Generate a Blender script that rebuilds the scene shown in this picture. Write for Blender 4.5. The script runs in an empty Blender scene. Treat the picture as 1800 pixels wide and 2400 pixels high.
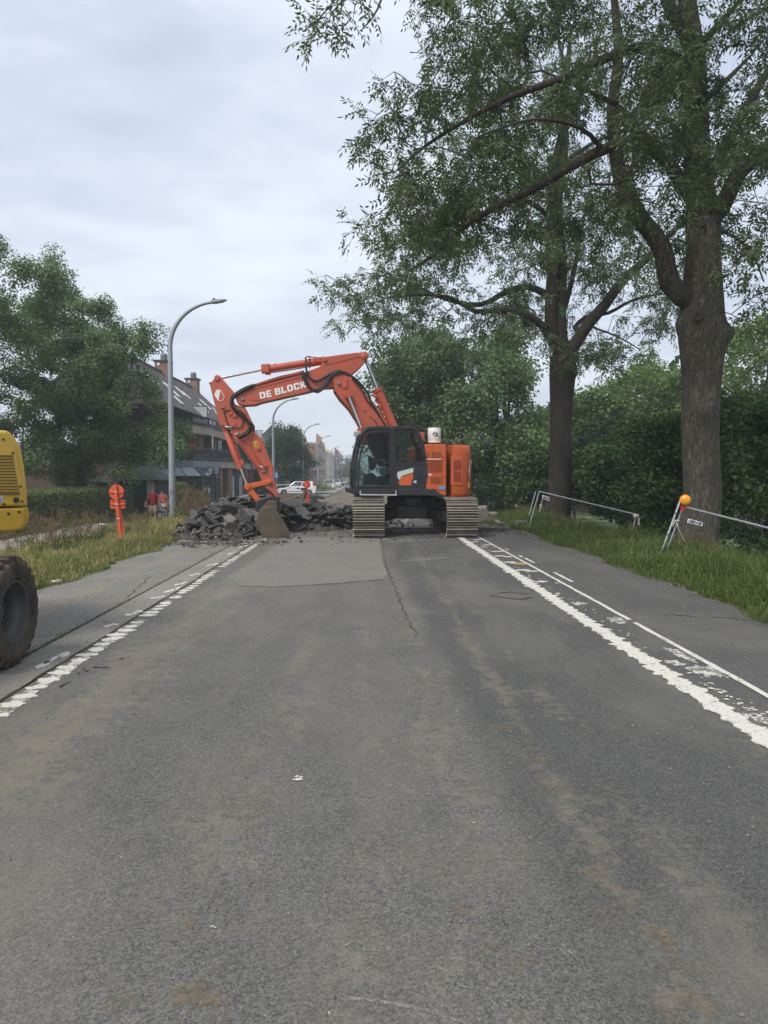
import bpy, bmesh, math, random
import numpy as np
from mathutils import Vector, Matrix, Euler

R = math.radians
PI = math.pi
scn = bpy.context.scene
COL = scn.collection
random.seed(7)
rng = np.random.default_rng(7)

# ------------------------------------------------------------------ camera, sky, sun, exposure
F = 1733.0                       # focal length in photo pixels (1800 x 2400)
CAM = Vector((0.0, 0.0, 1.62))
PITCH = -math.atan(89.0 / F)
YAW = -math.atan(47.0 / F)
cd = bpy.data.cameras.new('camera')
cam = bpy.data.objects.new('camera', cd)
COL.objects.link(cam)
cam.location = CAM
cam.rotation_euler = (PI / 2 + PITCH, 0, YAW)
cd.sensor_fit = 'VERTICAL'
cd.sensor_height = 36.0
cd.lens = F / 2400.0 * 36.0
cd.clip_start = 0.05
cd.clip_end = 3000
scn.camera = cam
CROT = Euler((PI / 2 + PITCH, 0, YAW)).to_matrix()

SUN_EL, SUN_AZ = R(50), R(-142)   # azimuth from +Y (clockwise positive): high on the left, behind the viewer
world = bpy.data.worlds.new('World')
scn.world = world
world.use_nodes = True
wn, wl = world.node_tree.nodes, world.node_tree.links
wn.clear()
w_out = wn.new('ShaderNodeOutputWorld')
w_bg = wn.new('ShaderNodeBackground')
w_bg.inputs['Strength'].default_value = 0.1
w_sky = wn.new('ShaderNodeTexSky')
w_sky.sky_type = 'NISHITA'
w_sky.sun_disc = False
w_sky.sun_elevation = SUN_EL
w_sky.sun_rotation = SUN_AZ
w_sky.air_density = 1.2
w_sky.dust_density = 2.0
w_tc = wn.new('ShaderNodeTexCoord')
w_sep = wn.new('ShaderNodeSeparateXYZ')
wl.new(w_tc.outputs['Generated'], w_sep.inputs[0])


def wmath(op, a, b=None, clamp=False):
    n = wn.new('ShaderNodeMath')
    n.operation = op
    n.use_clamp = clamp
    for i, s in enumerate((a, b)):
        if s is None:
            continue
        if isinstance(s, (int, float)):
            n.inputs[i].default_value = s
        else:
            wl.new(s, n.inputs[i])
    return n.outputs[0]


w_den = wmath('ADD', wmath('MAXIMUM', w_sep.outputs['Z'], 0.0), 0.16)
w_u = wmath('DIVIDE', w_sep.outputs['X'], w_den)
w_v = wmath('DIVIDE', w_sep.outputs['Y'], w_den)
w_cmb = wn.new('ShaderNodeCombineXYZ')
wl.new(w_u, w_cmb.inputs[0])
wl.new(w_v, w_cmb.inputs[1])


def wnoise(scale, detail, rough, off):
    mp = wn.new('ShaderNodeMapping')
    mp.inputs['Location'].default_value = off
    mp.inputs['Scale'].default_value = (0.75, 1.0, 1.0)
    wl.new(w_cmb.outputs[0], mp.inputs[0])
    n = wn.new('ShaderNodeTexNoise')
    n.inputs['Scale'].default_value = scale
    n.inputs['Detail'].default_value = detail
    n.inputs['Roughness'].default_value = rough
    n.inputs['Distortion'].default_value = 0.35
    wl.new(mp.outputs[0], n.inputs['Vector'])
    return n.outputs['Fac']


def wramp(fac, stops):
    r = wn.new('ShaderNodeValToRGB')
    e = r.color_ramp.elements
    while len(e) < len(stops):
        e.new(0.5)
    for el, (p, c) in zip(e, stops):
        el.position = p
        el.color = (*c, 1)
    wl.new(fac, r.inputs[0])
    return r.outputs[0]


w_n1 = wnoise(1.15, 6, 0.52, (3.1, 1.7, 0))
w_n2 = wnoise(4.5, 5, 0.55, (0.4, 7.7, 0))
w_mixn = wmath('ADD', wmath('MULTIPLY', w_n1, 0.72), wmath('MULTIPLY', w_n2, 0.28))
w_cloud = wramp(w_mixn, [(0.36, (0.455, 0.515, 0.650)), (0.47, (0.555, 0.615, 0.740)),
                         (0.56, (0.665, 0.722, 0.815)), (0.66, (0.750, 0.795, 0.842))])
# overcast brightens a little towards the horizon, as everywhere in view
w_hz = wmath('POWER', wmath('SUBTRACT', 1.0, wmath('MAXIMUM', w_sep.outputs['Z'], 0.0), True), 5.0)
w_m0 = wn.new('ShaderNodeMixRGB')
w_m0.inputs['Color2'].default_value = (0.715, 0.765, 0.805, 1)
wl.new(wmath('MULTIPLY', w_hz, 0.60), w_m0.inputs['Fac'])
wl.new(w_cloud, w_m0.inputs['Color1'])
w_sc = wn.new('ShaderNodeVectorMath')
w_sc.operation = 'SCALE'
w_sc.inputs['Scale'].default_value = 10.5
wl.new(w_m0.outputs[0], w_sc.inputs[0])
w_m1 = wn.new('ShaderNodeMixRGB')
w_m1.inputs['Fac'].default_value = 0.93
wl.new(w_sky.outputs[0], w_m1.inputs['Color1'])
wl.new(w_sc.outputs[0], w_m1.inputs['Color2'])
wl.new(w_m1.outputs[0], w_bg.inputs['Color'])
wl.new(w_bg.outputs[0], w_out.inputs['Surface'])

sd = bpy.data.lights.new('sun', 'SUN')
sd.energy = 2.6
sd.angle = R(22)
sd.color = (1.0, 0.95, 0.88)
sun = bpy.data.objects.new('sun', sd)
COL.objects.link(sun)
sdir = Vector((math.sin(SUN_AZ) * math.cos(SUN_EL), math.cos(SUN_AZ) * math.cos(SUN_EL), math.sin(SUN_EL)))
sun.rotation_euler = sdir.to_track_quat('Z', 'Y').to_euler()
sun.location = (0, 0, 30)

scn.view_settings.view_transform = 'Standard'
scn.view_settings.look = 'None'
scn.view_settings.exposure = 0.32
scn.view_settings.gamma = 1.0
scn.view_settings.use_curve_mapping = False
scn.render.engine = 'CYCLES'
scn.cycles.max_bounces = 6
scn.cycles.diffuse_bounces = 3
scn.cycles.glossy_bounces = 3
scn.cycles.transmission_bounces = 4
scn.cycles.transparent_max_bounces = 10
scn.cycles.caustics_reflective = False
scn.cycles.caustics_refractive = False
scn.cycles.use_denoising = True
scn.cycles.sample_clamp_indirect = 4.0


# ------------------------------------------------------------------ reading places off the photograph
def ray(px, py):
    d = CROT @ Vector(((px - 900.0) / F, -(py - 1200.0) / F, -1.0))
    return d


def at(px, py, Y):
    """World point at depth Y seen at photo pixel (px, py)."""
    d = ray(px, py)
    return CAM + d * (Y / d.y)


def ground(px, py, z=0.0):
    d = ray(px, py)
    return CAM + d * ((z - CAM.z) / d.z)


def on_plane(px, py, p0, n):
    d = ray(px, py)
    return CAM + d * ((Vector(p0) - CAM).dot(n) / d.dot(n))


def sstep(t):
    t = min(1.0, max(0.0, t))
    return t * t * (3 - 2 * t)


def zt(x, y):
    """Height of the land."""
    s = -0.78 * sstep((y - 23.5) / 14.0)
    l = -0.45 * sstep((-5.2 - x) / 4.6)
    z = min(s, l)
    if x > 6.2:
        z = min(z, -1.25 * sstep((x - 6.6) / 2.4))
        if x > 13.0:
            z = z + 1.1 * sstep((x - 13.0) / 3.0)
    return z


# ------------------------------------------------------------------ materials
MATS = {}


def new_mat(name):
    m = bpy.data.materials.new(name)
    m.use_nodes = True
    nt = m.node_tree
    nt.nodes.clear()
    out = nt.nodes.new('ShaderNodeOutputMaterial')
    return m, nt, out


class NT:
    """Small helper to wire node trees."""

    def __init__(s, nt):
        s.nt = nt
        s.n = nt.nodes
        s.l = nt.links
        tc = s.n.new('ShaderNodeTexCoord')
        s.obj = tc.outputs['Object']
        geo = s.n.new('ShaderNodeNewGeometry')
        s.pos = geo.outputs['Position']
        s.island = geo.outputs['Random Per Island']
        s.normal = geo.outputs['Normal']

    def set(s, node, key, v):
        if v is None:
            return
        if hasattr(v, 'is_output'):
            s.l.new(v, node.inputs[key])
        else:
            if isinstance(v, (tuple, list)) and len(v) == 3 and node.inputs[key].type == 'RGBA':
                v = (*v, 1)
            node.inputs[key].default_value = v

    def mapping(s, vec, scale=(1, 1, 1), loc=(0, 0, 0), rot=(0, 0, 0)):
        m = s.n.new('ShaderNodeMapping')
        s.l.new(vec, m.inputs[0])
        m.inputs['Scale'].default_value = scale
        m.inputs['Location'].default_value = loc
        m.inputs['Rotation'].default_value = rot
        return m.outputs[0]

    def noise(s, vec, scale, detail=4, rough=0.55, dist=0.0):
        n = s.n.new('ShaderNodeTexNoise')
        s.l.new(vec, n.inputs['Vector'])
        n.inputs['Scale'].default_value = scale
        n.inputs['Detail'].default_value = detail
        n.inputs['Roughness'].default_value = rough
        n.inputs['Distortion'].default_value = dist
        return n.outputs['Fac']

    def voronoi(s, vec, scale, feature='F1', out='Distance'):
        n = s.n.new('ShaderNodeTexVoronoi')
        s.l.new(vec, n.inputs['Vector'])
        n.feature = feature
        n.inputs['Scale'].default_value = scale
        return n.outputs[out]

    def ramp(s, fac, stops, interp='LINEAR'):
        r = s.n.new('ShaderNodeValToRGB')
        r.color_ramp.interpolation = interp
        e = r.color_ramp.elements
        while len(e) < len(stops):
            e.new(0.5)
        for el, (p, c) in zip(e, stops):
            el.position = p
            if isinstance(c, (int, float)):
                c = (c, c, c)
            el.color = (*c, 1)
        s.l.new(fac, r.inputs[0])
        return r.outputs[0]

    def mix(s, fac, a, b, mode='MIX'):
        m = s.n.new('ShaderNodeMixRGB')
        m.blend_type = mode
        s.set(m, 'Fac', fac)
        s.set(m, 'Color1', a)
        s.set(m, 'Color2', b)
        return m.outputs[0]

    def math(s, op, a, b=0.0, clamp=False):
        m = s.n.new('ShaderNodeMath')
        m.operation = op
        m.use_clamp = clamp
        s.set(m, 0, a)
        s.set(m, 1, b)
        return m.outputs[0]

    def xyz(s, vec):
        m = s.n.new('ShaderNodeSeparateXYZ')
        s.l.new(vec, m.inputs[0])
        return m.outputs

    def bump(s, h, strength=0.3, dist=0.02, normal=None):
        b = s.n.new('ShaderNodeBump')
        b.inputs['Strength'].default_value = strength
        b.inputs['Distance'].default_value = dist
        s.l.new(h, b.inputs['Height'])
        if normal is not None:
            s.l.new(normal, b.inputs['Normal'])
        return b.outputs[0]

    def principled(s, **kw):
        p = s.n.new('ShaderNodeBsdfPrincipled')
        for k, v in kw.items():
            k = k.replace('_', ' ')
            s.set(p, k, v)
        return p


def paint(name, col, rough=0.45, metal=0.0, dirt=0.0, dirtcol=(0.16, 0.12, 0.08), var=0.12, scale=3.0, bump=0.0,
          bscale=40.0, spec=0.5, dscale=2.5, coat=0.0):
    m, nt, out = new_mat(name)
    t = NT(nt)
    n = t.noise(t.pos, scale, 5, 0.6)
    a = tuple(c * (1 - var) for c in col)
    b = tuple(min(1, c * (1 + var)) for c in col)
    c = t.ramp(n, [(0.3, a), (0.7, b)])
    r = rough
    if dirt > 0:
        d = t.noise(t.pos, dscale, 8, 0.7, 0.4)
        d2 = t.noise(t.pos, dscale * 9, 4, 0.7)
        f = t.math('ADD', t.math('MULTIPLY', d, 0.75), t.math('MULTIPLY', d2, 0.25))
        f = t.ramp(f, [(0.62 - 0.35 * dirt, 0.0), (0.78 - 0.25 * dirt, min(1, 0.35 + dirt * 0.6))])
        c = t.mix(f, c, dirtcol)
        r = t.ramp(f, [(0.0, rough), (1.0, 0.9)])
    p = t.principled(Base_Color=c, Roughness=r, Metallic=metal, Specular_IOR_Level=spec, Coat_Weight=coat)
    if bump > 0:
        bn = t.noise(t.pos, bscale, 6, 0.6)
        t.l.new(t.bump(bn, bump, 0.02), p.inputs['Normal'])
    t.l.new(p.outputs[0], out.inputs['Surface'])
    MATS[name] = m
    return m


def leafmat(name, cols, trans=0.35, hue_scale=0.6, rough=0.5, spec=0.25):
    """Foliage: dark, mid and light leaves mixed leaf by leaf and clump by clump."""
    m, nt, out = new_mat(name)
    t = NT(nt)
    n = t.noise(t.pos, hue_scale, 3, 0.5)
    f = t.math('ADD', t.math('MULTIPLY', n, 0.65), t.math('MULTIPLY', t.island, 0.42), True)
    c = t.ramp(f, [(0.22, cols[0]), (0.52, cols[1]), (0.82, cols[2])])
    p = t.principled(Base_Color=c, Roughness=rough, Specular_IOR_Level=spec)
    tr = t.n.new('ShaderNodeBsdfTranslucent')
    tc = t.mix(1.0, c, (1.15, 1.25, 0.55), 'MULTIPLY')
    t.l.new(tc, tr.inputs['Color'])
    mx = t.n.new('ShaderNodeMixShader')
    mx.inputs[0].default_value = trans
    t.l.new(p.outputs[0], mx.inputs[1])
    t.l.new(tr.outputs[0], mx.inputs[2])
    t.l.new(mx.outputs[0], out.inputs['Surface'])
    MATS[name] = m
    return m


def glassmat(name, tint=(0.75, 0.8, 0.8), trans=0.6, base=(0.02, 0.025, 0.03), rough=0.04):
    m, nt, out = new_mat(name)
    t = NT(nt)
    p = t.principled(Base_Color=base, Roughness=rough, Specular_IOR_Level=0.8)
    tr = t.n.new('ShaderNodeBsdfTransparent')
    tr.inputs['Color'].default_value = (*tint, 1)
    fr = t.n.new('ShaderNodeFresnel')
    fr.inputs['IOR'].default_value = 1.5
    k = t.math('MULTIPLY', t.math('SUBTRACT', 1.0, fr.outputs[0], True), trans)
    mx = t.n.new('ShaderNodeMixShader')
    t.l.new(k, mx.inputs[0])
    t.l.new(p.outputs[0], mx.inputs[1])
    t.l.new(tr.outputs[0], mx.inputs[2])
    t.l.new(mx.outputs[0], out.inputs['Surface'])
    MATS[name] = m
    return m


# ------------------------------------------------------------------ mesh building
class MB:
    def __init__(s):
        s.v, s.f, s.m = [], [], []

    def add(s, vs, fs, mi=0):
        o = len(s.v)
        s.v += [Vector(v) for v in vs]
        for f in fs:
            s.f.append(tuple(i + o for i in f))
            s.m.append(mi)

    def box(s, c, size, rot=None, mi=0, taper=(1, 1)):
        c = Vector(c)
        x, y, z = (k / 2 for k in size)
        tx, ty = taper
        vs = [(-x, -y, -z), (x, -y, -z), (x, y, -z), (-x, y, -z), (-x * tx, -y * ty, z), (x * tx, -y * ty, z), (x * tx, y * ty, z), (-x * tx, y * ty, z)]
        M = rot if rot is not None else Matrix.Identity(3)
        s.add([M @ Vector(v) + c for v in vs], [(0, 3, 2, 1), (4, 5, 6, 7), (0, 1, 5, 4), (1, 2, 6, 5), (2, 3, 7, 6), (3, 0, 4, 7)], mi)

    def bar(s, a, b, w, h, up=(0, 0, 1), mi=0):
        """Box from a to b of width w and height h."""
        a, b, up = Vector(a), Vector(b), Vector(up)
        d = (b - a)
        L = d.length
        d.normalize()
        sd_ = d.cross(up)
        if sd_.length < 1e-4:
            sd_ = d.cross(Vector((1, 0, 0)))
        sd_.normalize()
        u = sd_.cross(d)
        s.box((a + b) / 2, (w, L, h), Matrix((sd_, d, u)).transposed(), mi)

    def prism(s, pts, vec, mi=0, mi_side=None):
        pts = [Vector(p) for p in pts]
        vec = Vector(vec)
        n = len(pts)
        o = len(s.v)
        s.v += pts + [p + vec for p in pts]
        s.f.append(tuple(range(o, o + n)))
        s.m.append(mi)
        s.f.append(tuple(range(o + 2 * n - 1, o + n - 1, -1)))
        s.m.append(mi)
        for i in range(n):
            j = (i + 1) % n
            s.f.append((o + j, o + i, o + n + i, o + n + j))
            s.m.append(mi if mi_side is None else mi_side)

    def tube(s, path, rad, n=8, caps=True, mi=0, flat=1.0):
        path = [Vector(p) for p in path]
        if isinstance(rad, (int, float)):
            rad = [rad] * len(path)
        o = len(s.v)
        prev = None
        for i, p in enumerate(path):
            d = (path[min(i + 1, len(path) - 1)] - path[max(i - 1, 0)])
            if d.length < 1e-9:
                d = Vector((0, 0, 1))
            d.normalize()
            if prev is None:
                a = d.cross(Vector((0, 0, 1)))
                if a.length < 1e-3:
                    a = d.cross(Vector((0, 1, 0)))
            else:
                a = prev - d * prev.dot(d)
                if a.length < 1e-6:
                    a = d.cross(Vector((0, 1, 0)))
            a.normalize()
            prev = a
            b = d.cross(a)
            for k in range(n):
                t = 2 * PI * k / n
                s.v.append(p + (a * math.cos(t) + b * math.sin(t) * flat) * rad[i])
        for i in range(len(path) - 1):
            for k in range(n):
                k2 = (k + 1) % n
                s.f.append((o + i * n + k, o + i * n + k2, o + (i + 1) * n + k2, o + (i + 1) * n + k))
                s.m.append(mi)
        if caps:
            s.f.append(tuple(o + k for k in range(n - 1, -1, -1)))
            s.f.append(tuple(o + (len(path) - 1) * n + k for k in range(n)))
            s.m += [mi, mi]

    def lathe(s, prof, c, axis=(0, 0, 1), n=24, mi=0):
        """prof: (radius, along axis) pairs."""
        c, ax = Vector(c), Vector(axis).normalized()
        a = ax.cross(Vector((0, 0, 1)))
        if a.length < 1e-3:
            a = Vector((1, 0, 0))
        a.normalize()
        b = ax.cross(a)
        o = len(s.v)
        for r, h in prof:
            for k in range(n):
                t = 2 * PI * k / n
                s.v.append(c + ax * h + (a * math.cos(t) + b * math.sin(t)) * max(r, 1e-4))
        for i in range(len(prof) - 1):
            for k in range(n):
                k2 = (k + 1) % n
                s.f.append((o + i * n + k, o + i * n + k2, o + (i + 1) * n + k2, o + (i + 1) * n + k))
                s.m.append(mi)

    def loft(s, rings, closed=True, mi=0):
        """rings: equal-length point lists."""
        n = len(rings[0])
        o = len(s.v)
        for r in rings:
            s.v += [Vector(p) for p in r]
        for i in range(len(rings) - 1):
            for k in range(n):
                k2 = (k + 1) % n
                s.f.append((o + i * n + k, o + i * n + k2, o + (i + 1) * n + k2, o + (i + 1) * n + k))
                s.m.append(mi)
        if closed:
            s.f.append(tuple(o + k for k in range(n - 1, -1, -1)))
            s.f.append(tuple(o + (len(rings) - 1) * n + k for k in range(n)))
            s.m += [mi, mi]

    def sphere(s, c, r, n=10, mi=0):
        c = Vector(c)
        if isinstance(r, (int, float)):
            r = (r, r, r)
        rings = []
        for i in range(1, n):
            t = PI * i / n
            rings.append([c + Vector((math.cos(2 * PI * k / (2 * n)) * math.sin(t) * r[0], math.sin(2 * PI * k / (2 * n)) * math.sin(t) * r[1], -math.cos(t) * r[2])) for k in range(2 * n)])
        s.loft(rings, True, mi)

    def build(s, name, mat, parent=None, smooth=False, bev=0.0, recalc=True, seg=2, auto=None):
        off = Vector((0, 0, 0))
        p = parent
        while p is not None:
            off += p.location
            p = p.parent
        me = bpy.data.meshes.new(name)
        me.from_pydata([tuple(v - off) for v in s.v], [], s.f)
        mats = mat if isinstance(mat, (list, tuple)) else [mat]
        for m in mats:
            me.materials.append(m)
        if len(mats) > 1:
            me.polygons.foreach_set('material_index', s.m)
        if recalc:
            bm = bmesh.new()
            bm.from_mesh(me)
            bmesh.ops.recalc_face_normals(bm, faces=bm.faces)
            bm.to_mesh(me)
            bm.free()
        if smooth:
            me.shade_smooth()
            if auto is not None:
                try:
                    me.set_sharp_from_angle(angle=R(auto))
                except Exception:
                    pass
        me.update()
        o = bpy.data.objects.new(name, me)
        COL.objects.link(o)
        if parent is not None:
            o.parent = parent
        if bev > 0:
            b = o.modifiers.new('bevel', 'BEVEL')
            b.width = bev
            b.segments = seg
            b.limit_method = 'ANGLE'
            b.angle_limit = R(40)
        return o


def np_mesh(name, verts, faces_n, mat, parent=None, smooth=False):
    """Mesh from an (N*k,3) array whose faces are consecutive k-tuples, or from (verts, int face array)."""
    off = np.zeros(3)
    p = parent
    while p is not None:
        off += np.array(p.location)
        p = p.parent
    verts = np.asarray(verts, dtype=np.float64) - off
    me = bpy.data.meshes.new(name)
    if isinstance(faces_n, int):
        k = faces_n
        nf = len(verts) // k
        loops = np.arange(nf * k, dtype=np.int32)
    else:
        k = faces_n.shape[1]
        nf = len(faces_n)
        loops = faces_n.astype(np.int32).ravel()
    me.vertices.add(len(verts))
    me.vertices.foreach_set('co', verts.astype(np.float32).ravel())
    me.loops.add(nf * k)
    me.loops.foreach_set('vertex_index', loops)
    me.polygons.add(nf)
    me.polygons.foreach_set('loop_start', np.arange(0, nf * k, k, dtype=np.int32))
    me.polygons.foreach_set('loop_total', np.full(nf, k, dtype=np.int32))
    me.materials.append(mat)
    me.update(calc_edges=True)
    if smooth:
        me.shade_smooth()
    o = bpy.data.objects.new(name, me)
    COL.objects.link(o)
    if parent is not None:
        o.parent = parent
    return o


def tag(o, label=None, cat=None, group=None, kind=None):
    if label:
        o['label'] = label
    if cat:
        o['category'] = cat
    if group:
        o['group'] = group
    if kind:
        o['kind'] = kind
    return o


def empty(name, loc=(0, 0, 0), label=None, cat=None, group=None, kind=None):
    o = bpy.data.objects.new(name, None)
    COL.objects.link(o)
    o.location = loc
    o.empty_display_size = 0.2
    return tag(o, label, cat, group, kind)


def copy_tree(o, parent=None):
    c = o.copy()
    COL.objects.link(c)
    c.parent = parent
    for ch in list(o.children):
        copy_tree(ch, c)
    return c


def text(name, body, mat, M, size, parent, bold=0.0, extr=0.003, spacing=1.0, align='LEFT'):
    cu = bpy.data.curves.new(name, 'FONT')
    cu.body = body
    cu.size = size
    cu.offset = bold
    cu.extrude = extr
    cu.space_character = spacing
    cu.align_x = align
    cu.materials.append(mat)
    o = bpy.data.objects.new(name, cu)
    COL.objects.link(o)
    off = Vector((0, 0, 0))
    p = parent
    while p is not None:
        off += p.location
        p = p.parent
    o.parent = parent
    M = M.copy()
    M.translation = M.translation - off
    o.matrix_local = M
    return o


def text_to_mesh(o):
    bpy.context.view_layer.update()
    dg = bpy.context.evaluated_depsgraph_get()
    me = bpy.data.meshes.new_from_object(o.evaluated_get(dg))
    n = bpy.data.objects.new('tmp', me)
    COL.objects.link(n)
    n.parent = o.parent
    n.matrix_local = o.matrix_local
    nm = o.name
    bpy.data.objects.remove(o)
    n.name = nm
    return n


def blobpoly(c, rx, ry, n, jit, rnd, z):
    """A ragged flat outline."""
    out = []
    ph = [rnd.uniform(0, 6.28) for _ in range(3)]
    for k in range(n):
        t = 2 * PI * k / n
        j = 1 + jit * (0.5 * math.sin(2 * t + ph[0]) + 0.35 * math.sin(5 * t + ph[1]) + rnd.uniform(-0.5, 0.5))
        out.append(Vector((c[0] + rx * math.cos(t) * j, c[1] + ry * math.sin(t) * j, z)))
    return out

# ------------------------------------------------------------------ ground materials
def asphalt(name, light, dark, right_dark=None, mud=1.0, dust=0.3, cracks=0.0, mud_lines=()):
    m, nt, out = new_mat(name)
    t = NT(nt)
    P = t.pos
    X, Y, Z = t.xyz(P)
    med = t.noise(P, 1.3, 6, 0.6)
    c = t.ramp(med, [(0.3, dark), (0.7, light)])
    if right_dark:
        wob = t.noise(t.mapping(P, (1, 0.5, 1)), 1.2, 4, 0.6)
        xx = t.math('ADD', X, t.math('MULTIPLY', t.math('SUBTRACT', wob, 0.5), 0.35))
        xx = t.math('SUBTRACT', xx, t.math('MULTIPLY', Y, -0.012))
        k = t.ramp(t.math('MULTIPLY', t.math('SUBTRACT', xx, 0.62), 4.0), [(0.15, 0.0), (0.85, 1.0)])
        c = t.mix(t.math('MULTIPLY', k, 0.75), c, right_dark)
    # aggregate
    v = t.voronoi(P, 150.0, 'F1', 'Color')
    g = t.n.new('ShaderNodeRGBToBW')
    t.l.new(v, g.inputs[0])
    agg = t.ramp(g.outputs[0], [(0.12, 0.48), (0.5, 1.0), (0.88, 1.58)])
    c = t.mix(0.85, c, agg, 'MULTIPLY')
    v2 = t.voronoi(P, 64.0, 'F1', 'Color')
    g2 = t.n.new('ShaderNodeRGBToBW')
    t.l.new(v2, g2.inputs[0])
    c = t.mix(0.55, c, t.ramp(g2.outputs[0], [(0.1, 0.74), (0.5, 1.0), (0.9, 1.25)]), 'MULTIPLY')
    # pale chips
    chip = t.ramp(g.outputs[0], [(0.965, 0.0), (0.98, 0.5)])
    c = t.mix(chip, c, (0.36, 0.35, 0.33))
    # dust film and dried mud
    big = t.noise(t.mapping(P, (1.0, 0.35, 1)), 0.9, 6, 0.65, 0.5)
    c = t.mix(t.ramp(big, [(0.46, 0.0), (0.72, dust)]), c, (0.190, 0.176, 0.145))
    patch = t.noise(t.mapping(P, (1.0, 0.45, 1.0), (3, 1, 0)), 2.2, 5, 0.6, 0.3)
    blot = t.noise(t.mapping(P, (1.0, 0.8, 1.0)), 11.0, 4, 0.6, 0.2)
    fine = t.noise(P, 21.0, 5, 0.7)
    # lines of tyre-borne mud along the road
    acc = None
    for x0, sl, w, a in mud_lines:
        dx = t.math('ABSOLUTE', t.math('SUBTRACT', t.math('SUBTRACT', X, x0), t.math('MULTIPLY', Y, sl)))
        gk = t.math('MULTIPLY', t.math('SUBTRACT', 1.0, t.math('DIVIDE', dx, w), True), a)
        acc = gk if acc is None else t.math('MAXIMUM', acc, gk)
    s = t.math('ADD', t.math('MULTIPLY', patch, 0.40), t.math('ADD', t.math('MULTIPLY', fine, 0.22), t.math('MULTIPLY', blot, 0.38)))
    if acc is not None:
        s = t.math('ADD', s, acc)
    mudf = t.ramp(s, [(0.565, 0.0), (0.63, 0.27 * mud), (0.77, 0.62 * mud)])
    mc = t.ramp(t.noise(P, 3.3, 4, 0.6), [(0.3, (0.195, 0.165, 0.115)), (0.7, (0.265, 0.228, 0.165))])
    c = t.mix(mudf, c, mc)
    if cracks > 0:
        cv = t.voronoi(t.mapping(P, (1, 0.4, 1)), 0.55, 'DISTANCE_TO_EDGE')
        wig = t.noise(P, 6, 4, 0.6)
        cr = t.ramp(t.math('ADD', cv, t.math('MULTIPLY', t.math('SUBTRACT', wig, 0.5), 0.06)), [(0.0, cracks), (0.012, 0.0)])
        c = t.mix(cr, c, (0.05, 0.045, 0.04))
    p = t.principled(Base_Color=c, Roughness=0.82, Specular_IOR_Level=0.3)
    h = t.math('ADD', t.math('MULTIPLY', g.outputs[0], 0.6), t.math('MULTIPLY', fine, 0.8))
    t.l.new(t.bump(h, 0.55, 0.006), p.inputs['Normal'])
    t.l.new(p.outputs[0], out.inputs['Surface'])
    MATS[name] = m
    return m


M_road = asphalt('road_asphalt', (0.126, 0.122, 0.110), (0.099, 0.096, 0.088), (0.072, 0.072, 0.067), 1.0, 0.62,
                 mud_lines=((-1.95, 0.0, 0.6, 0.16), (0.97, 0.008, 0.17, 0.125), (0.42, 0.012, 0.28, 0.085), (-0.75, 0.03, 0.32, 0.085), (-0.05, 0.01, 0.2, 0.075), (-2.1, 0.06, 0.16, 0.13), (1.3, 0.0, 0.25, 0.05)))
M_lane = asphalt('old_asphalt', (0.205, 0.193, 0.168), (0.155, 0.148, 0.133), None, 1.0, 0.9, 0.5,
                 mud_lines=((-3.75, -0.004, 0.26, 0.24), (-3.3, 0.0, 0.15, 0.10)))
M_cycle = asphalt('cycle_asphalt', (0.100, 0.097, 0.089), (0.078, 0.076, 0.071), None, 0.9, 0.35)
M_patch = asphalt('patch_asphalt', (0.190, 0.181, 0.158), (0.155, 0.148, 0.130), None, 0.6, 0.6)
M_concrete = asphalt('gutter_concrete', (0.245, 0.228, 0.196), (0.195, 0.182, 0.158), None, 0.5, 0.5)
M_far_road = asphalt('far_asphalt', (0.17, 0.17, 0.168), (0.14, 0.14, 0.138), None, 0.0, 0.3)

M_dirt = paint('dirt', (0.16, 0.132, 0.098), 0.95, 0, 0.5, (0.075, 0.065, 0.055), 0.35, 1.2, 0.8, 9.0, 0.2, 1.1)
M_rubblebed = paint('rubble_bed', (0.135, 0.128, 0.115), 0.95, 0, 0.5, (0.05, 0.048, 0.045), 0.4, 2.5, 0.9, 14.0, 0.2, 2.0)
M_soil = paint('soil', (0.075, 0.066, 0.042), 0.95, 0, 0.4, (0.05, 0.06, 0.025), 0.35, 0.8, 0.6, 8.0, 0.2)
M_pathtile = paint('path_concrete', (0.27, 0.25, 0.22), 0.9, 0, 0.3, (0.15, 0.13, 0.1), 0.12, 2.0, 0.3, 30.0, 0.2)
M_joint = paint('joint_dirt', (0.060, 0.057, 0.040), 0.95, 0, 0.3, (0.06, 0.075, 0.03), 0.4, 4.0, 0.8, 30.0, 0.1)
M_kerb = paint('kerb_concrete', (0.34, 0.33, 0.30), 0.85, 0, 0.3, (0.2, 0.18, 0.15), 0.1, 3.0)


def worn_white(name, wear, col=(0.66, 0.64, 0.56), lo=0.40, hi=0.50, top=1.0):
    m, nt, out = new_mat(name)
    t = NT(nt)
    n = t.noise(t.pos, 7.0, 6, 0.65)
    n2 = t.noise(t.pos, 55.0, 5, 0.75)
    f = t.math('ADD', t.math('MULTIPLY', n, 0.5), t.math('MULTIPLY', n2, 0.5))
    al = t.ramp(f, [(lo + wear, 0.0), (hi + wear, top)])
    c = t.ramp(n2, [(0.35, tuple(k * 0.72 for k in col)), (0.6, col)])
    p = t.principled(Base_Color=c, Roughness=0.75, Specular_IOR_Level=0.3)
    t.l.new(t.bump(n2, 0.3, 0.004), p.inputs['Normal'])
    tr = t.n.new('ShaderNodeBsdfTransparent')
    mx = t.n.new('ShaderNodeMixShader')
    t.l.new(al, mx.inputs[0])
    t.l.new(tr.outputs[0], mx.inputs[1])
    t.l.new(p.outputs[0], mx.inputs[2])
    t.l.new(mx.outputs[0], out.inputs['Surface'])
    MATS[name] = m
    return m


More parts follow.
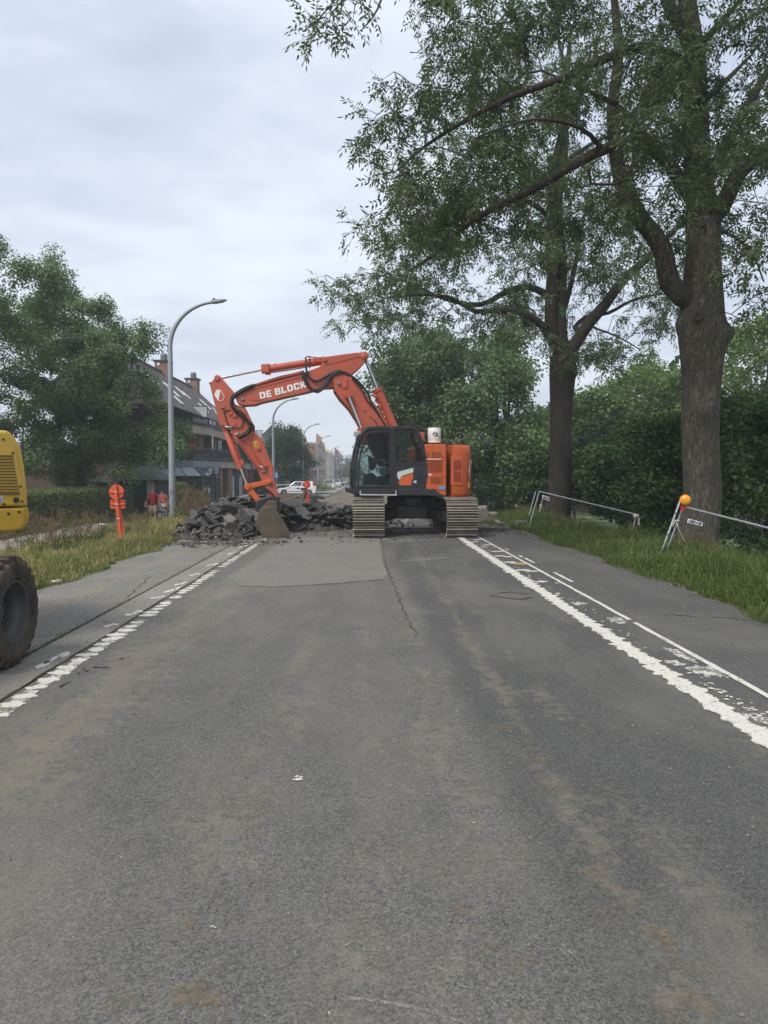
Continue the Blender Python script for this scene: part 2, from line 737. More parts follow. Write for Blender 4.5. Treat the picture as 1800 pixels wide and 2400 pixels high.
M_white = worn_white('road_paint', 0.0, lo=0.36, hi=0.45)
M_white2 = worn_white('faded_road_paint', 0.05)
M_scrape = worn_white('pale_scrape', 0.06, (0.34, 0.33, 0.305), 0.40, 0.56, 0.8)
m, nt, out = new_mat('dried_mud')
t = NT(nt)
n1 = t.noise(t.pos, 26.0, 6, 0.7)
n2 = t.noise(t.pos, 5.0, 3, 0.6)
al = t.ramp(t.math('ADD', t.math('MULTIPLY', n1, 0.6), t.math('MULTIPLY', n2, 0.4)), [(0.46, 0.0), (0.70, 0.62)])
p = t.principled(Base_Color=t.ramp(n2, [(0.3, (0.205, 0.160, 0.105)), (0.7, (0.265, 0.215, 0.150))]), Roughness=0.95, Specular_IOR_Level=0.1)
tr = t.n.new('ShaderNodeBsdfTransparent')
mx = t.n.new('ShaderNodeMixShader')
t.l.new(al, mx.inputs[0])
t.l.new(tr.outputs[0], mx.inputs[1])
t.l.new(p.outputs[0], mx.inputs[2])
t.l.new(mx.outputs[0], out.inputs['Surface'])
M_mudspot = m

m, nt, out = new_mat('duckweed_water')
t = NT(nt)
n = t.noise(t.mapping(t.pos, (1, 0.6, 1)), 0.7, 6, 0.62)
c = t.ramp(n, [(0.36, (0.022, 0.028, 0.02)), (0.44, (0.13, 0.17, 0.075)), (0.75, (0.20, 0.25, 0.12))])
rr = t.ramp(n, [(0.36, 0.05), (0.46, 0.7)])
p = t.principled(Base_Color=c, Roughness=rr)
t.l.new(p.outputs[0], out.inputs['Surface'])
M_water = m


# ------------------------------------------------------------------ land
def sheet(name, xs, ys, mat, dz=0.0, zfun=zt, kind='structure', jit=None):
    xs, ys = list(xs), list(ys)
    V = []
    for j, y in enumerate(ys):
        for i, x in enumerate(xs):
            xx = x
            if jit and (i == 0 or i == len(xs) - 1):
                xx += jit(y, i)
            V.append((xx, y, zfun(x, y) + dz))
    nx = len(xs)
    Fs = []
    for j in range(len(ys) - 1):
        for i in range(nx - 1):
            a = j * nx + i
            Fs.append((a, a + 1, a + nx + 1, a + nx))
    o = np_mesh(name, np.array(V), np.array(Fs), mat)
    return tag(o, kind=kind)


def lin(a, b, n):
    return [a + (b - a) * i / (n - 1) for i in range(n)]


gx = [-500, -200, -120, -80, -60] + lin(-45, -14, 32) + lin(-13.5, 20, 90) + lin(21, 50, 20) + [70, 110, 200, 500]
gy = [-60, -30, -15] + lin(-8, 50, 110) + lin(52, 120, 35) + [130, 150, 180, 220, 280, 360, 500, 700]
sheet('ground', gx, gy, M_soil, -0.03)

RYS = lin(-7, 22.6, 60)
r3 = random.Random(3)


def rag(a):
    return lambda y, i: a * (math.sin(y * 2.1 + i) * 0.5 + math.sin(y * 5.3 + 1.7 * i) * 0.35 + 0.3 * math.sin(y * 12.7 + i) + 0.2 * math.sin(y * 29.3) + r3.uniform(-0.25, 0.25))


sheet('road', lin(-2.58, 2.96, 8), lin(-7, 22.6, 60), M_road, 0.0, lambda x, y: 0.0)
sheet('cycle_path', lin(2.96, 4.55, 4), lin(-7, 24, 420), M_cycle, 0.0, lambda x, y: 0.0, jit=lambda y, i: 0 if i == 0 else rag(0.09)(y, i))
sheet('gutter_strip', lin(-3.00, -2.60, 3), RYS, M_concrete, 0.002, lambda x, y: 0.0)
sheet('parking_lane', lin(-4.55, -3.04, 4), lin(-7, 22.6, 400), M_lane, 0.0, lambda x, y: 0.0, jit=lambda y, i: 0 if i else rag(0.10)(y, i))
sheet('road_joint', lin(-3.06, -2.99, 2), lin(-7, 22.6, 160), M_joint, -0.004, lambda x, y: 0.0, jit=lambda y, i: 0.012 * math.sin(y * 1.3) + 0.008 * math.sin(y * 6.1 + i * 2) + r3.uniform(-0.008, 0.008))
mb = MB()
for y in lin(-3, 19, 260):                          # edge joint between asphalt and gutter, a dark ragged groove
    pass
sheet('edge_joint', lin(-2.604, -2.578, 2), lin(-7, 22.6, 300), M_joint, 0.003, lambda x, y: 0.0, jit=lambda y, i: 0.012 * math.sin(y * 1.9) + 0.006 * math.sin(y * 9.1 + i * 2) + r3.uniform(-0.005, 0.005))

# resurfaced patch: corners read off the photo
pp = [(528, 1354), (565, 1373), (640, 1375), (720, 1371), (800, 1366), (900, 1357), (908, 1345), (897, 1318), (893, 1290), (890, 1262), (700, 1258), (656, 1272), (620, 1300), (572, 1330)]
mb = MB()
pts = [ground(a, b, 0.004) for a, b in pp]
mb.add(pts, [tuple(range(len(pts) - 1, -1, -1))])
tag(mb.build('asphalt_patch', M_patch, recalc=False), kind='structure')

# the broken-up stretch behind the machine, then the far road
sheet('torn_ground', lin(-4.6, 4.6, 30), lin(21.8, 104, 150), M_dirt, 0.02,
      lambda x, y: zt(x, y) - 0.05 * sstep((y - 21.8) * 2) + 0.10 * (math.sin(x * 2.3 + y * 0.7) * math.sin(y * 1.1) * 0.5 + 0.5) * sstep((y - 22.5) / 4) * (1 - sstep((y - 96) / 6)) + r3.uniform(0, 0.05) * sstep((y - 22) / 2))
sheet('far_road', lin(-3.2, 3.2, 4), lin(102, 420, 80), M_far_road, 0.04)
sheet('far_pavement', lin(-9.6, -3.55, 4), lin(90, 420, 60), M_pathtile, 0.10)
for x in (-3.45, 3.35):
    k = MB()
    k.box((x, 263, -0.73), (0.16, 312, 0.18))
    tag(k.build('kerb', M_kerb, bev=0.02), kind='structure')
sheet('side_street', lin(-40, -3.6, 8), lin(74.5, 84.5, 5), M_far_road, 0.13)
sheet('footpath', lin(-11.3, -9.35, 3), lin(6, 73, 80), M_pathtile, 0.015, jit=lambda y, i: rag(0.06)(y, i))
sheet('pond', lin(8.2, 15.0, 6), lin(2, 140, 30), M_water, 0.0, lambda x, y: -0.86)

# ------------------------------------------------------------------ road markings
lineL = empty('road_edge_line', (-2.48, 11, 0), kind='structure')
lineR = empty('lane_line', (2.45, 11, 0), kind='structure')
rm = random.Random(11)


def marking(name, cx, cy, rx, ry, parent, z=0.008, n=14, jit=0.22, mat=None):
    b = MB()
    poly = blobpoly((cx, cy), rx, ry, n, jit, rm, z)
    lo = [Vector((p.x, p.y, z - 0.006)) for p in poly]
    b.add(poly + lo, [tuple(range(n))] + [(i, n + i, n + (i + 1) % n, (i + 1) % n) for i in range(n)])
    return b.build(name, mat or M_white, parent, recalc=False)


y = 4.35
while y < 18.6:
    if not (9.3 < y < 9.5 or 12.55 < y < 12.8 or rm.random() < 0.05):
        w = 0.085 if y < 9 else 0.075
        f = 1.0 if y < 12 else 0.75
        marking('marking_bar', -2.475 + rm.uniform(-0.012, 0.012), y + rm.uniform(-0.02, 0.02), w * rm.uniform(0.85, 1.12), 0.062 * rm.uniform(0.7, 1.15) * f, lineL, jit=0.30)
        if y < 10.5:
            marking('marking_base', -2.47 + rm.uniform(-0.02, 0.02), y + 0.1, rm.uniform(0.04, 0.075), rm.uniform(0.05, 0.08), lineL, z=0.0068, n=14, jit=0.45, mat=M_white2)
    y += 0.205
for cx, cy, ln in ((-2.70, 6.45, 0.34), (-2.72, 7.9, 0.10), (-2.68, 8.6, 0.2), (-2.70, 9.7, 0.12), (-2.67, 10.3, 0.25), (-2.7, 10.9, 0.2), (-2.72, 11.9, 0.15), (-2.70, 13.2, 0.25), (-2.7, 15.1, 0.3), (-2.7, 16.6, 0.3)):
    for k in range(3):
        marking('paint_remnant', cx + 0.03 * k - 0.03 + rm.uniform(-0.02, 0.02), cy + (k - 1) * ln * 0.5, 0.035, ln * 0.36, lineL, z=0.009, n=12, jit=0.5)
y = 3.9
while y < 18.9:
    marking('marking_bar', 2.45 + rm.uniform(-0.015, 0.015), y + rm.uniform(-0.02, 0.02), 0.092 * rm.uniform(0.88, 1.18), 0.085 * rm.uniform(0.8, 1.2), lineR, n=20, jit=0.30)
    marking('marking_base', 2.45 + rm.uniform(-0.01, 0.01), y + 0.11, 0.07 * rm.uniform(0.85, 1.2), 0.085, lineR, z=0.0065, jit=0.30, mat=M_white2)
    y += 0.215
b = MB()
L, Q = [], []
for i in range(420):
    yy = 3.7 + 15.2 * i / 419
    e_ = .012 * math.sin(yy * 29.2) + .008 * math.sin(yy * 61.0)
    L.append(Vector((2.45 - .066 + e_ + rm.uniform(-.016, .016), yy, 0.0072)))
    Q.append(Vector((2.45 + .070 + e_ + rm.uniform(-.018, .018), yy, 0.0072)))
b.add(L + Q, [(i, 420 + i, 421 + i, i + 1) for i in range(419)])
b.build('line_band', M_white, lineR, recalc=False)
b = MB()
for k in range(150):                                # flecks of paint beside the line
    px_, py_ = 2.6 + abs(rm.gauss(0, 0.05)), rm.uniform(4.1, 5.6) if k < 90 else rm.uniform(5.5, 14)
    s_ = rm.uniform(0.004, 0.02)
    poly = blobpoly((px_, py_), s_ * 1.3, s_, 6, 0.6, rm, 0.006)
    b.add(poly, [tuple(range(6))])
tag(b.build('paint_flecks', M_white, recalc=False), kind='stuff')
thin = empty('thin_line', (2.945, 10, 0), kind='structure')
segs = [(0.5, 4.95), (5.0, 5.62), (5.63, 7.9), (8.06, 11.5), (11.52, 18.9)]
for a, c_ in segs:
    b = MB()
    n = max(4, int((c_ - a) / 0.16))
    L, Rr = [], []
    for i in range(n + 1):
        yy = a + (c_ - a) * i / n
        L.append(Vector((2.917 + rm.uniform(-0.006, 0.006), yy, 0.006)))
        Rr.append(Vector((2.972 + rm.uniform(-0.006, 0.006), yy, 0.006)))
    b.add(L + Rr, [(i, n + 1 + i, n + 2 + i, i + 1) for i in range(n)])
    b.build('line_segment', M_white, thin, recalc=False)
lad = empty('ladder_marking', (2.75, 14, 0), kind='structure')
for yy, wl_, wr_ in ((18.3, .5, .9), (17.6, .8, .5), (16.9, .4, .9), (16.3, .7, .4), (15.5, .5, 1), (14.5, .9, .8), (13.45, 1, 1), (12.35, 1, .85), (11.0, .8, .3), (9.9, .35, .1)):
    marking('marking_streak', 2.60 + 0.09 * wl_, yy, 0.10 * wl_, 0.085 * wl_, lad, z=0.0055, n=16, jit=0.35, mat=M_white if wl_ > .6 else M_white2)
    marking('marking_streak', 2.90 - 0.10 * wr_, yy - 0.15, 0.12 * wr_, 0.075 * wr_, lad, z=0.0055, n=16, jit=0.35, mat=M_white if wr_ > .6 else M_white2)
for px_, py_, sx, sy in ((2.70, 9.1, .09, .10), (2.80, 8.05, .1, .16), (2.66, 6.2, .08, .07), (2.84, 6.5, .07, .2), (2.80, 5.95, .10, .2), (2.62, 4.72, .06, .12)):
    marking('paint_remnant', px_, py_, sx, sy, lad, z=0.0055, n=22, jit=0.55, mat=M_white2)
dsh = empty('short_dashes', (3.1, 12, 0), kind='structure')
for a, c_ in ((15.6, 15.9), (14.25, 14.55), (13.3, 14.1), (10.95, 12.0)):
    b = MB()
    xs_ = 3.085 + (14 - a) * 0.012
    n = 6
    L = [Vector((xs_ - .025 + rm.uniform(-.006, .006), a + (c_ - a) * i / n, 0.006)) for i in range(n + 1)]
    Q = [Vector((xs_ + .03 + rm.uniform(-.006, .006), a + (c_ - a) * i / n, 0.006)) for i in range(n + 1)]
    b.add(L + Q, [(i, n + 1 + i, n + 2 + i, i + 1) for i in range(n)])
    b.build('line_segment', M_white, dsh, recalc=False)
tag(marking('rust_plate', 2.80, 13.15, 0.13, 0.14, None, z=0.010, n=20, jit=0.05, mat=paint('rusty_yellow', (0.32, 0.20, 0.05), 0.8, 0, .4)), 'rusty yellow round plate lying across the ladder marking by the white line', 'metal plate')

# scuffs and scratches left by tracks and buckets, dried mud cakes
b = MB()


def streak(a, c_, w, z=0.0045, bow=0.0, n=9, mbx=None):
    a, c_ = Vector((a[0], a[1], z)), Vector((c_[0], c_[1], z))
    d = c_ - a
    s_ = Vector((-d.y, d.x, 0)).normalized()
    L, Q = [], []
    for i in range(n + 1):
        f = i / n
        p = a + d * f + s_ * bow * math.sin(PI * f)
        ww = w * (0.35 + math.sin(PI * min(.95, max(.05, f)))) * rm.uniform(0.6, 1.2)
        L.append(p + s_ * ww)
        Q.append(p - s_ * ww)
    (mbx or b).add(L + Q, [(i, i + 1, n + 2 + i, n + 1 + i) for i in range(n)])


def gp(px_, py_):
    g_ = ground(px_, py_)
    return (g_.x, g_.y)


for s0, s1, w, bow in (((808, 2344), (1090, 2400), .010, .02), ((868, 2140), (955, 2146), .004, .004), ((930, 2090), (957, 2170), .004, .004), ((985, 2285), (1095, 2318), .005, .004),
                       ((1030, 2245), (1080, 2250), .005, 0), ((930, 1862), (1110, 1868), .006, .01), ((800, 2225), (835, 2212), .006, 0), ((1270, 2120), (1285, 2128), .008, 0),
                       ((1310, 2215), (1345, 2250), .006, 0), ((840, 2225), (900, 2232), .004, 0), ((870, 2270), (890, 2262), .005, 0), ((1160, 2135), (1170, 2137), .006, 0)):
    for k in range(3):
        o_ = rm.uniform(-0.012, 0.012)
        a_, c_ = gp(*s0), gp(*s1)
        streak((a_[0] + o_, a_[1] + o_), (c_[0] + o_ * 1.5, c_[1] - o_), w * rm.uniform(.3, .7), bow=bow, z=0.003 + 0.0008 * k)
for s0, s1, w in (((950, 1312), (1075, 1306), .10), ((960, 1320), (1040, 1318), .05), ((1000, 1303), (1095, 1300), .06), ((905, 1270), (1080, 1262), .14), ((870, 1262), (960, 1268), .12)):
    for k in range(4):
        o_ = rm.uniform(-.15, .15)
        a_, c_ = gp(*s0), gp(*s1)
        streak((a_[0] + o_, a_[1] + o_ * 2), (c_[0] + o_, c_[1] + o_), w * rm.uniform(.3, .9), z=0.003 + 0.0008 * k)
tag(b.build('scrape_marks', M_scrape, recalc=False), kind='stuff')
b = MB()
for px_, py_, s_ in ((690, 1827, .03), (500, 2176, .007), (1110, 1930, .006), (78, 2215, .004), (284, 2012, .004), (770, 2380, .005), (735, 1652, .008)):
    g_ = ground(px_, py_)
    for k in range(4):
        poly = blobpoly((g_.x + rm.gauss(0, s_ * .6), g_.y + rm.gauss(0, s_ * .6)), s_ * rm.uniform(.3, .7), s_ * rm.uniform(.3, .6), 9, .6, rm, 0.0055 + .0005 * k)
        b.add(poly, [tuple(range(9))])
tag(b.build('paint_spots', M_white, recalc=False), kind='stuff')
b = MB()
mudsp = [(1190, 2250, .05), (1225, 2255, .04), (1535, 2195, .04), (1580, 2240, .04), (1600, 2350, .06), (1560, 2200, .03), (440, 2372, .07), (470, 2345, .05), (285, 2350, .04), (1050, 2060, .05),
         (300, 2160, .04), (450, 2170, .03), (1420, 2080, .05), (1440, 2130, .05), (1400, 2050, .04), (960, 1985, .03), (985, 2025, .04), (1205, 2030, .03), (1225, 1740, .05), (1240, 1770, .05),
         (1180, 1700, .05), (1260, 1800, .05), (1275, 1840, .05), (610, 1905, .04), (530, 1880, .03), (35, 2180, .04), (770, 2070, .03), (808, 2268, .02), (905, 2260, .02), (1085, 2130, .03), (1640, 2280, .03), (1700, 2130, .015)]
for px_, py_, s_ in mudsp:
    g_ = ground(px_, py_)
    for k in range(3):
        cx, cy = g_.x + rm.gauss(0, s_ * .6), g_.y + rm.gauss(0, s_ * .9)
        rr_ = s_ * rm.uniform(.5, 1.0)
        poly = blobpoly((cx, cy), rr_ * rm.uniform(.8, 1.3), rr_ * 1.2, 14, .4, rm, 0.0032 + .0004 * k)
        b.add(poly, [tuple(range(14))])
tag(b.build('mud_cakes', M_mudspot, recalc=False), kind='stuff')
# the lengthwise seam right of centre, cracks, and the edge of the patch
b = MB()


def crack(pl, w, z=0.0046):
    P_ = []
    for (x0, y0), (x1, y1) in zip(pl, pl[1:]):
        g0, g1 = ground(x0, y0), ground(x1, y1)
        n_ = max(3, int((g1 - g0).length / .07))
        P_ += [g0.lerp(g1, k / n_) for k in range(n_)]
    P_.append(ground(*pl[-1]))
    L, Q = [], []
    for i, p in enumerate(P_):
        d = (P_[min(i + 1, len(P_) - 1)] - P_[max(i - 1, 0)]).normalized()
        s_ = Vector((-d.y, d.x, 0))
        c_ = p + s_ * (.018 * math.sin(i * .9) + .010 * math.sin(i * 2.3) + rm.uniform(-.008, .008))
        ww = w * rm.uniform(.15, 1.0)
        L.append(Vector((c_.x + s_.x * ww, c_.y + s_.y * ww, z)))
        Q.append(Vector((c_.x - s_.x * ww, c_.y - s_.y * ww, z)))
    n_ = len(L)
    b.add(L + Q, [(i, n_ + i, n_ + i + 1, i + 1) for i in range(n_ - 1)])


crack([(893, 1262), (900, 1290), (905, 1330), (922, 1367), (938, 1410), (955, 1454), (980, 1495)], .009)
crack([(565, 1374), (640, 1376), (720, 1372), (800, 1367), (900, 1358)], .012, .0052)
crack([(1150, 1397), (1185, 1402), (1225, 1405), (1250, 1400)], .030)
crack([(1165, 1392), (1200, 1388), (1240, 1392)], .02)
crack([(1560, 1440), (1640, 1447), (1720, 1450), (1800, 1458)], .012)
crack([(300, 1400), (330, 1372), (350, 1352)], .010)
tag(b.build('road_cracks', M_joint, recalc=False), kind='stuff')
# gravel specks scattered over the road
N = 2600
gv = []
ang = rng.uniform(0, 2 * PI, N)
xs_ = rng.uniform(-4.4, 4.4, N)
ys_ = 1.6 + 19 * rng.random(N) ** 1.6
rr_ = 0.0025 + 0.006 * rng.random(N) ** 3 + 0.0006 * ys_
for i in range(3):
    a = ang + 2 * PI * i / 3
    gv.append(np.stack([xs_ + rr_ * np.cos(a), ys_ + rr_ * np.sin(a), np.full(N, 0.003)], 1))
topv = np.stack([xs_, ys_, 0.003 + rr_ * 1.2], 1)
tri = np.concatenate([np.stack([gv[0], gv[1], topv], 1), np.stack([gv[1], gv[2], topv], 1), np.stack([gv[2], gv[0], topv], 1)], 0).reshape(-1, 3)
tag(np_mesh('gravel', tri, 3, paint('grit', (0.16, 0.15, 0.135), .9, 0, .5, (.3, .29, .27), .5, 8.0, dscale=5)), kind='stuff')

# ------------------------------------------------------------------ vegetation
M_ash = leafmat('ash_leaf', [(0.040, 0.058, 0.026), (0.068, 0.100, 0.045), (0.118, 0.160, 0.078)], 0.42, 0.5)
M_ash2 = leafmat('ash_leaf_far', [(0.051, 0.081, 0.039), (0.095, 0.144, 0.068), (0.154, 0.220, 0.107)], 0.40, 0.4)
M_hazeltree = leafmat('street_tree_leaf', [(0.059, 0.097, 0.044), (0.116, 0.180, 0.078), (0.214, 0.297, 0.136)], 0.32, 0.35)
M_maple = leafmat('maple_leaf', [(0.025, 0.054, 0.018), (0.054, 0.101, 0.032), (0.108, 0.173, 0.054)], 0.35, 0.7)
M_lime = leafmat('light_leaf', [(0.067, 0.107, 0.030), (0.117, 0.181, 0.055), (0.193, 0.267, 0.089)], 0.4, 0.35)
M_hedge = leafmat('hedge_leaf', [(0.060, 0.094, 0.032), (0.121, 0.170, 0.057), (0.201, 0.247, 0.092)], 0.3, 1.2)
M_dark = leafmat('dark_leaf', [(0.025, 0.046, 0.025), (0.046, 0.075, 0.038), (0.087, 0.129, 0.058)], 0.25, 0.35)
M_grass_g = leafmat('green_grass', [(0.052, 0.078, 0.020), (0.098, 0.142, 0.036), (0.190, 0.235, 0.078)], 0.4, 1.5)
M_grass_d = leafmat('dry_grass', [(0.128, 0.149, 0.051), (0.284, 0.250, 0.115), (0.486, 0.405, 0.216)], 0.35, 0.9)
M_weed = leafmat('weed_stem', [(0.10, 0.065, 0.035), (0.17, 0.115, 0.065), (0.22, 0.18, 0.10)], 0.2, 2.0)


def barkmat(name, a, b_, sc=1.0, moss=0.35):
    m, nt, out = new_mat(name)
    t = NT(nt)
    v = t.mapping(t.pos, (15 * sc, 15 * sc, 3.0 * sc))
    n1 = t.noise(v, 1.0, 6, 0.65, 0.9)
    rid = t.math('ABSOLUTE', t.math('SUBTRACT', n1, 0.5))
    c = t.ramp(rid, [(0.0, a), (0.16, b_)])
    n2 = t.noise(t.pos, 1.3, 5, 0.6)
    c = t.mix(t.ramp(n2, [(0.5, 0.0), (0.75, moss)]), c, (0.085, 0.09, 0.05))
    p = t.principled(Base_Color=c, Roughness=0.92, Specular_IOR_Level=0.15)
    t.l.new(t.bump(rid, 1.0, 0.035), p.inputs['Normal'])
    t.l.new(p.outputs[0], out.inputs['Surface'])
    MATS[name] = m
    return m


M_barkA = barkmat('ash_bark', (0.040, 0.036, 0.029), (0.155, 0.140, 0.112))
M_barkB = barkmat('dark_bark', (0.026, 0.022, 0.018), (0.092, 0.078, 0.060))
M_twig = paint('twig_bark', (0.060, 0.052, 0.040), 0.9, 0, 0.2, (.03, .03, .02), 0.3, 3.0)


def unit(a):
    return a / np.maximum(np.linalg.norm(a, axis=-1, keepdims=True), 1e-9)


def compound_leaves(base, d, L, llen, lwid, K, g, droop=0.55):
    """Pinnate leaves: K leaflets along each rachis. Returns (N*K*4, 3)."""
    N = len(base)
    d = unit(d)
    up = np.tile([0, 0, 1.0], (N, 1))
    side = unit(np.cross(d, up) + 1e-6 * g.normal(size=(N, 3)))
    rot = g.uniform(-0.9, 0.9, (N, 1))
    nrm = np.cross(side, d)
    side2 = side * np.cos(rot) + nrm * np.sin(rot)
    nrm2 = np.cross(side2, d)
    out = []
    for k in range(K):
        f = 0.25 + 0.75 * (k // 2) / max(1, (K - 1) // 2)
        sgn = 1 if k % 2 else -1
        if k == K - 1:
            ld = d.copy()
            f = 1.0
        else:
            ld = unit(d * 0.55 + side2 * sgn * 0.85)
        bp = base + d * (L[:, None] * f)
        bp[:, 2] -= (L * f * f * droop * 0.35)
        ld = ld.copy()
        ld[:, 2] -= droop * g.uniform(0.2, 1.0, N)
        ld = unit(ld)
        wd = unit(np.cross(ld, nrm2 + 0.5 * g.normal(size=(N, 3))))
        l_ = (llen * g.uniform(0.75, 1.2, N))[:, None]
        w_ = (lwid * g.uniform(0.8, 1.2, N))[:, None]
        out.append(np.stack([bp, bp + ld * l_ * 0.45 + wd * w_ * 0.5, bp + ld * l_, bp + ld * l_ * 0.45 - wd * w_ * 0.5], 1))
    return np.concatenate(out, 0).reshape(-1, 3)


def quad_leaves(p, llen, lwid, g, updir=0.6, outward=None):
    """Single leaf blades, one quad each, in random attitudes that favour facing up and out."""
    N = len(p)
    n = g.normal(size=(N, 3))
    n[:, 2] = np.abs(n[:, 2]) + updir
    if outward is not None:
        n = n + outward
    n = unit(n)
    d = unit(np.cross(n, g.normal(size=(N, 3))))
    d[:, 2] -= 0.25
    d = unit(d)
    w = unit(np.cross(n, d))
    l_ = (llen * g.uniform(0.65, 1.3, N))[:, None]
    w_ = (lwid * g.uniform(0.7, 1.25, N))[:, None]
    return np.stack([p, p + d * l_ * 0.5 + w * w_ * 0.5, p + d * l_, p + d * l_ * 0.5 - w * w_ * 0.5], 1).reshape(-1, 3)


class Skel:
    """Branch skeleton grown towards targets from hand-placed limbs."""

    def __init__(s, g):
        s.P, s.par, s.r, s.len = [], [], [], []
        s.g = g

    def add(s, p, par, r):
        s.P.append(np.array(p, float))
        s.par.append(par)
        s.r.append(r)
        s.len.append(0 if par < 0 else s.len[par] + np.linalg.norm(s.P[-1] - s.P[par]))
        return len(s.P) - 1

    def limb(s, pts, r0, r1, step=0.35, root=False):
        pts = [np.array(p, float) for p in pts]
        if root or not s.P:
            i = s.add(pts[0], -1, r0)
        else:
            dd = np.linalg.norm(np.array(s.P) - pts[0], axis=1)
            i = int(dd.argmin())
        tot = sum(np.linalg.norm(b - a) for a, b in zip(pts, pts[1:]))
        acc = 0
        for q in range(len(pts) - 1):
            p0 = pts[max(q - 1, 0)]
            p1, p2 = pts[q], pts[q + 1]
            p3 = pts[min(q + 2, len(pts) - 1)]
            L = np.linalg.norm(p2 - p1)
            n = max(1, int(round(L / step)))
            for k in range(1, n + 1):
                t = k / n
                c = 0.5 * ((2 * p1) + (-p0 + p2) * t + (2 * p0 - 5 * p1 + 4 * p2 - p3) * t * t + (-p0 + 3 * p1 - 3 * p2 + p3) * t ** 3)
                f = (acc + L * t) / tot
                i = s.add(c, i, r0 + (r1 - r0) * f)
            acc += L

    def grow(s, T, step=0.4, wpath=0.12, bend=0.14, tip=0.008, lift=0.10, maxd=None):
        """Connects each target to the nearest part of the tree; returns index of each target's node."""
        g = s.g
        P0 = np.array(s.P)
        d0 = np.array([np.min(np.linalg.norm(P0 - t, axis=1)) for t in T])
        order = np.argsort(d0)
        cap = len(s.P) + len(T) * 30
        A = np.zeros((cap, 3))
        n = len(s.P)
        A[:n] = P0
        PL = np.zeros(cap)
        PL[:n] = s.len
        tips = {}
        for ti in order:
            t = T[ti]
            d = np.linalg.norm(A[:n] - t, axis=1)
            j = int((d + wpath * PL[:n]).argmin())
            dj = d[j]
            if maxd and dj > maxd:
                continue
            k = max(1, int(dj / step))
            mid = (A[j] + t) / 2 + g.normal(size=3) * bend * dj + np.array([0, 0, lift * dj])
            i = j
            for q in range(1, k + 1):
                f = q / k
                p = A[j] * (1 - f) ** 2 + mid * 2 * f * (1 - f) + t * f * f
                if q < k:
                    p = p + g.normal(size=3) * 0.03 * step
                i = s.add(p, i, tip)
                A[n] = p
                PL[n] = s.len[-1]
                n += 1
            tips[int(ti)] = i
        return tips

    def radii(s, expo=2.4, tip=0.008):
        n = len(s.P)
        acc = np.zeros(n)
        r = np.array(s.r)
        for i in range(n - 1, -1, -1):
            v = acc[i] ** (1 / expo) if acc[i] > 0 else tip
            r[i] = max(r[i], v)
            if s.par[i] >= 0:
                acc[s.par[i]] += min(r[i], 0.06) ** expo
        s.R = r
        return r

    def mesh(s, n=5, minr=0.0, skip=None):
        P = np.array(s.P)
        par = np.array(s.par)
        idx = np.where((par >= 0) & (s.R >= minr))[0]
        if skip:
            idx = idx[idx >= skip]
        a, b = P[par[idx]], P[idx]
        ra, rb = s.R[par[idx]], s.R[idx]
        ra = np.where(ra < 0, rb * 1.15, np.minimum(ra, rb * 1.35))
        d = unit(b - a)
        ref = np.where(np.abs(d[:, 2:3]) > 0.9, np.array([[1.0, 0, 0]]), np.array([[0, 0, 1.0]]))
        u = unit(np.cross(d, ref))
        v = np.cross(d, u)
        b = b + d * (rb * 0.35)[:, None]
        a = a - d * (ra * 0.35)[:, None]
        rings = []
        for k in range(n):
            t = 2 * PI * k / n
            o = u * math.cos(t) + v * math.sin(t)
            rings.append((a + o * ra[:, None], b + o * rb[:, None]))
        quads = []
        for k in range(n):
            k2 = (k + 1) % n
            quads.append(np.stack([rings[k][0], rings[k2][0], rings[k2][1], rings[k][1]], 1))
        return np.concatenate(quads, 0).reshape(-1, 3)


def merge_smooth(o):
    me = o.data
    bm = bmesh.new()
    bm.from_mesh(me)
    bmesh.ops.remove_doubles(bm, verts=bm.verts, dist=0.0015)
    bmesh.ops.recalc_face_normals(bm, faces=bm.faces)
    bm.to_mesh(me)
    bm.free()
    me.shade_smooth()


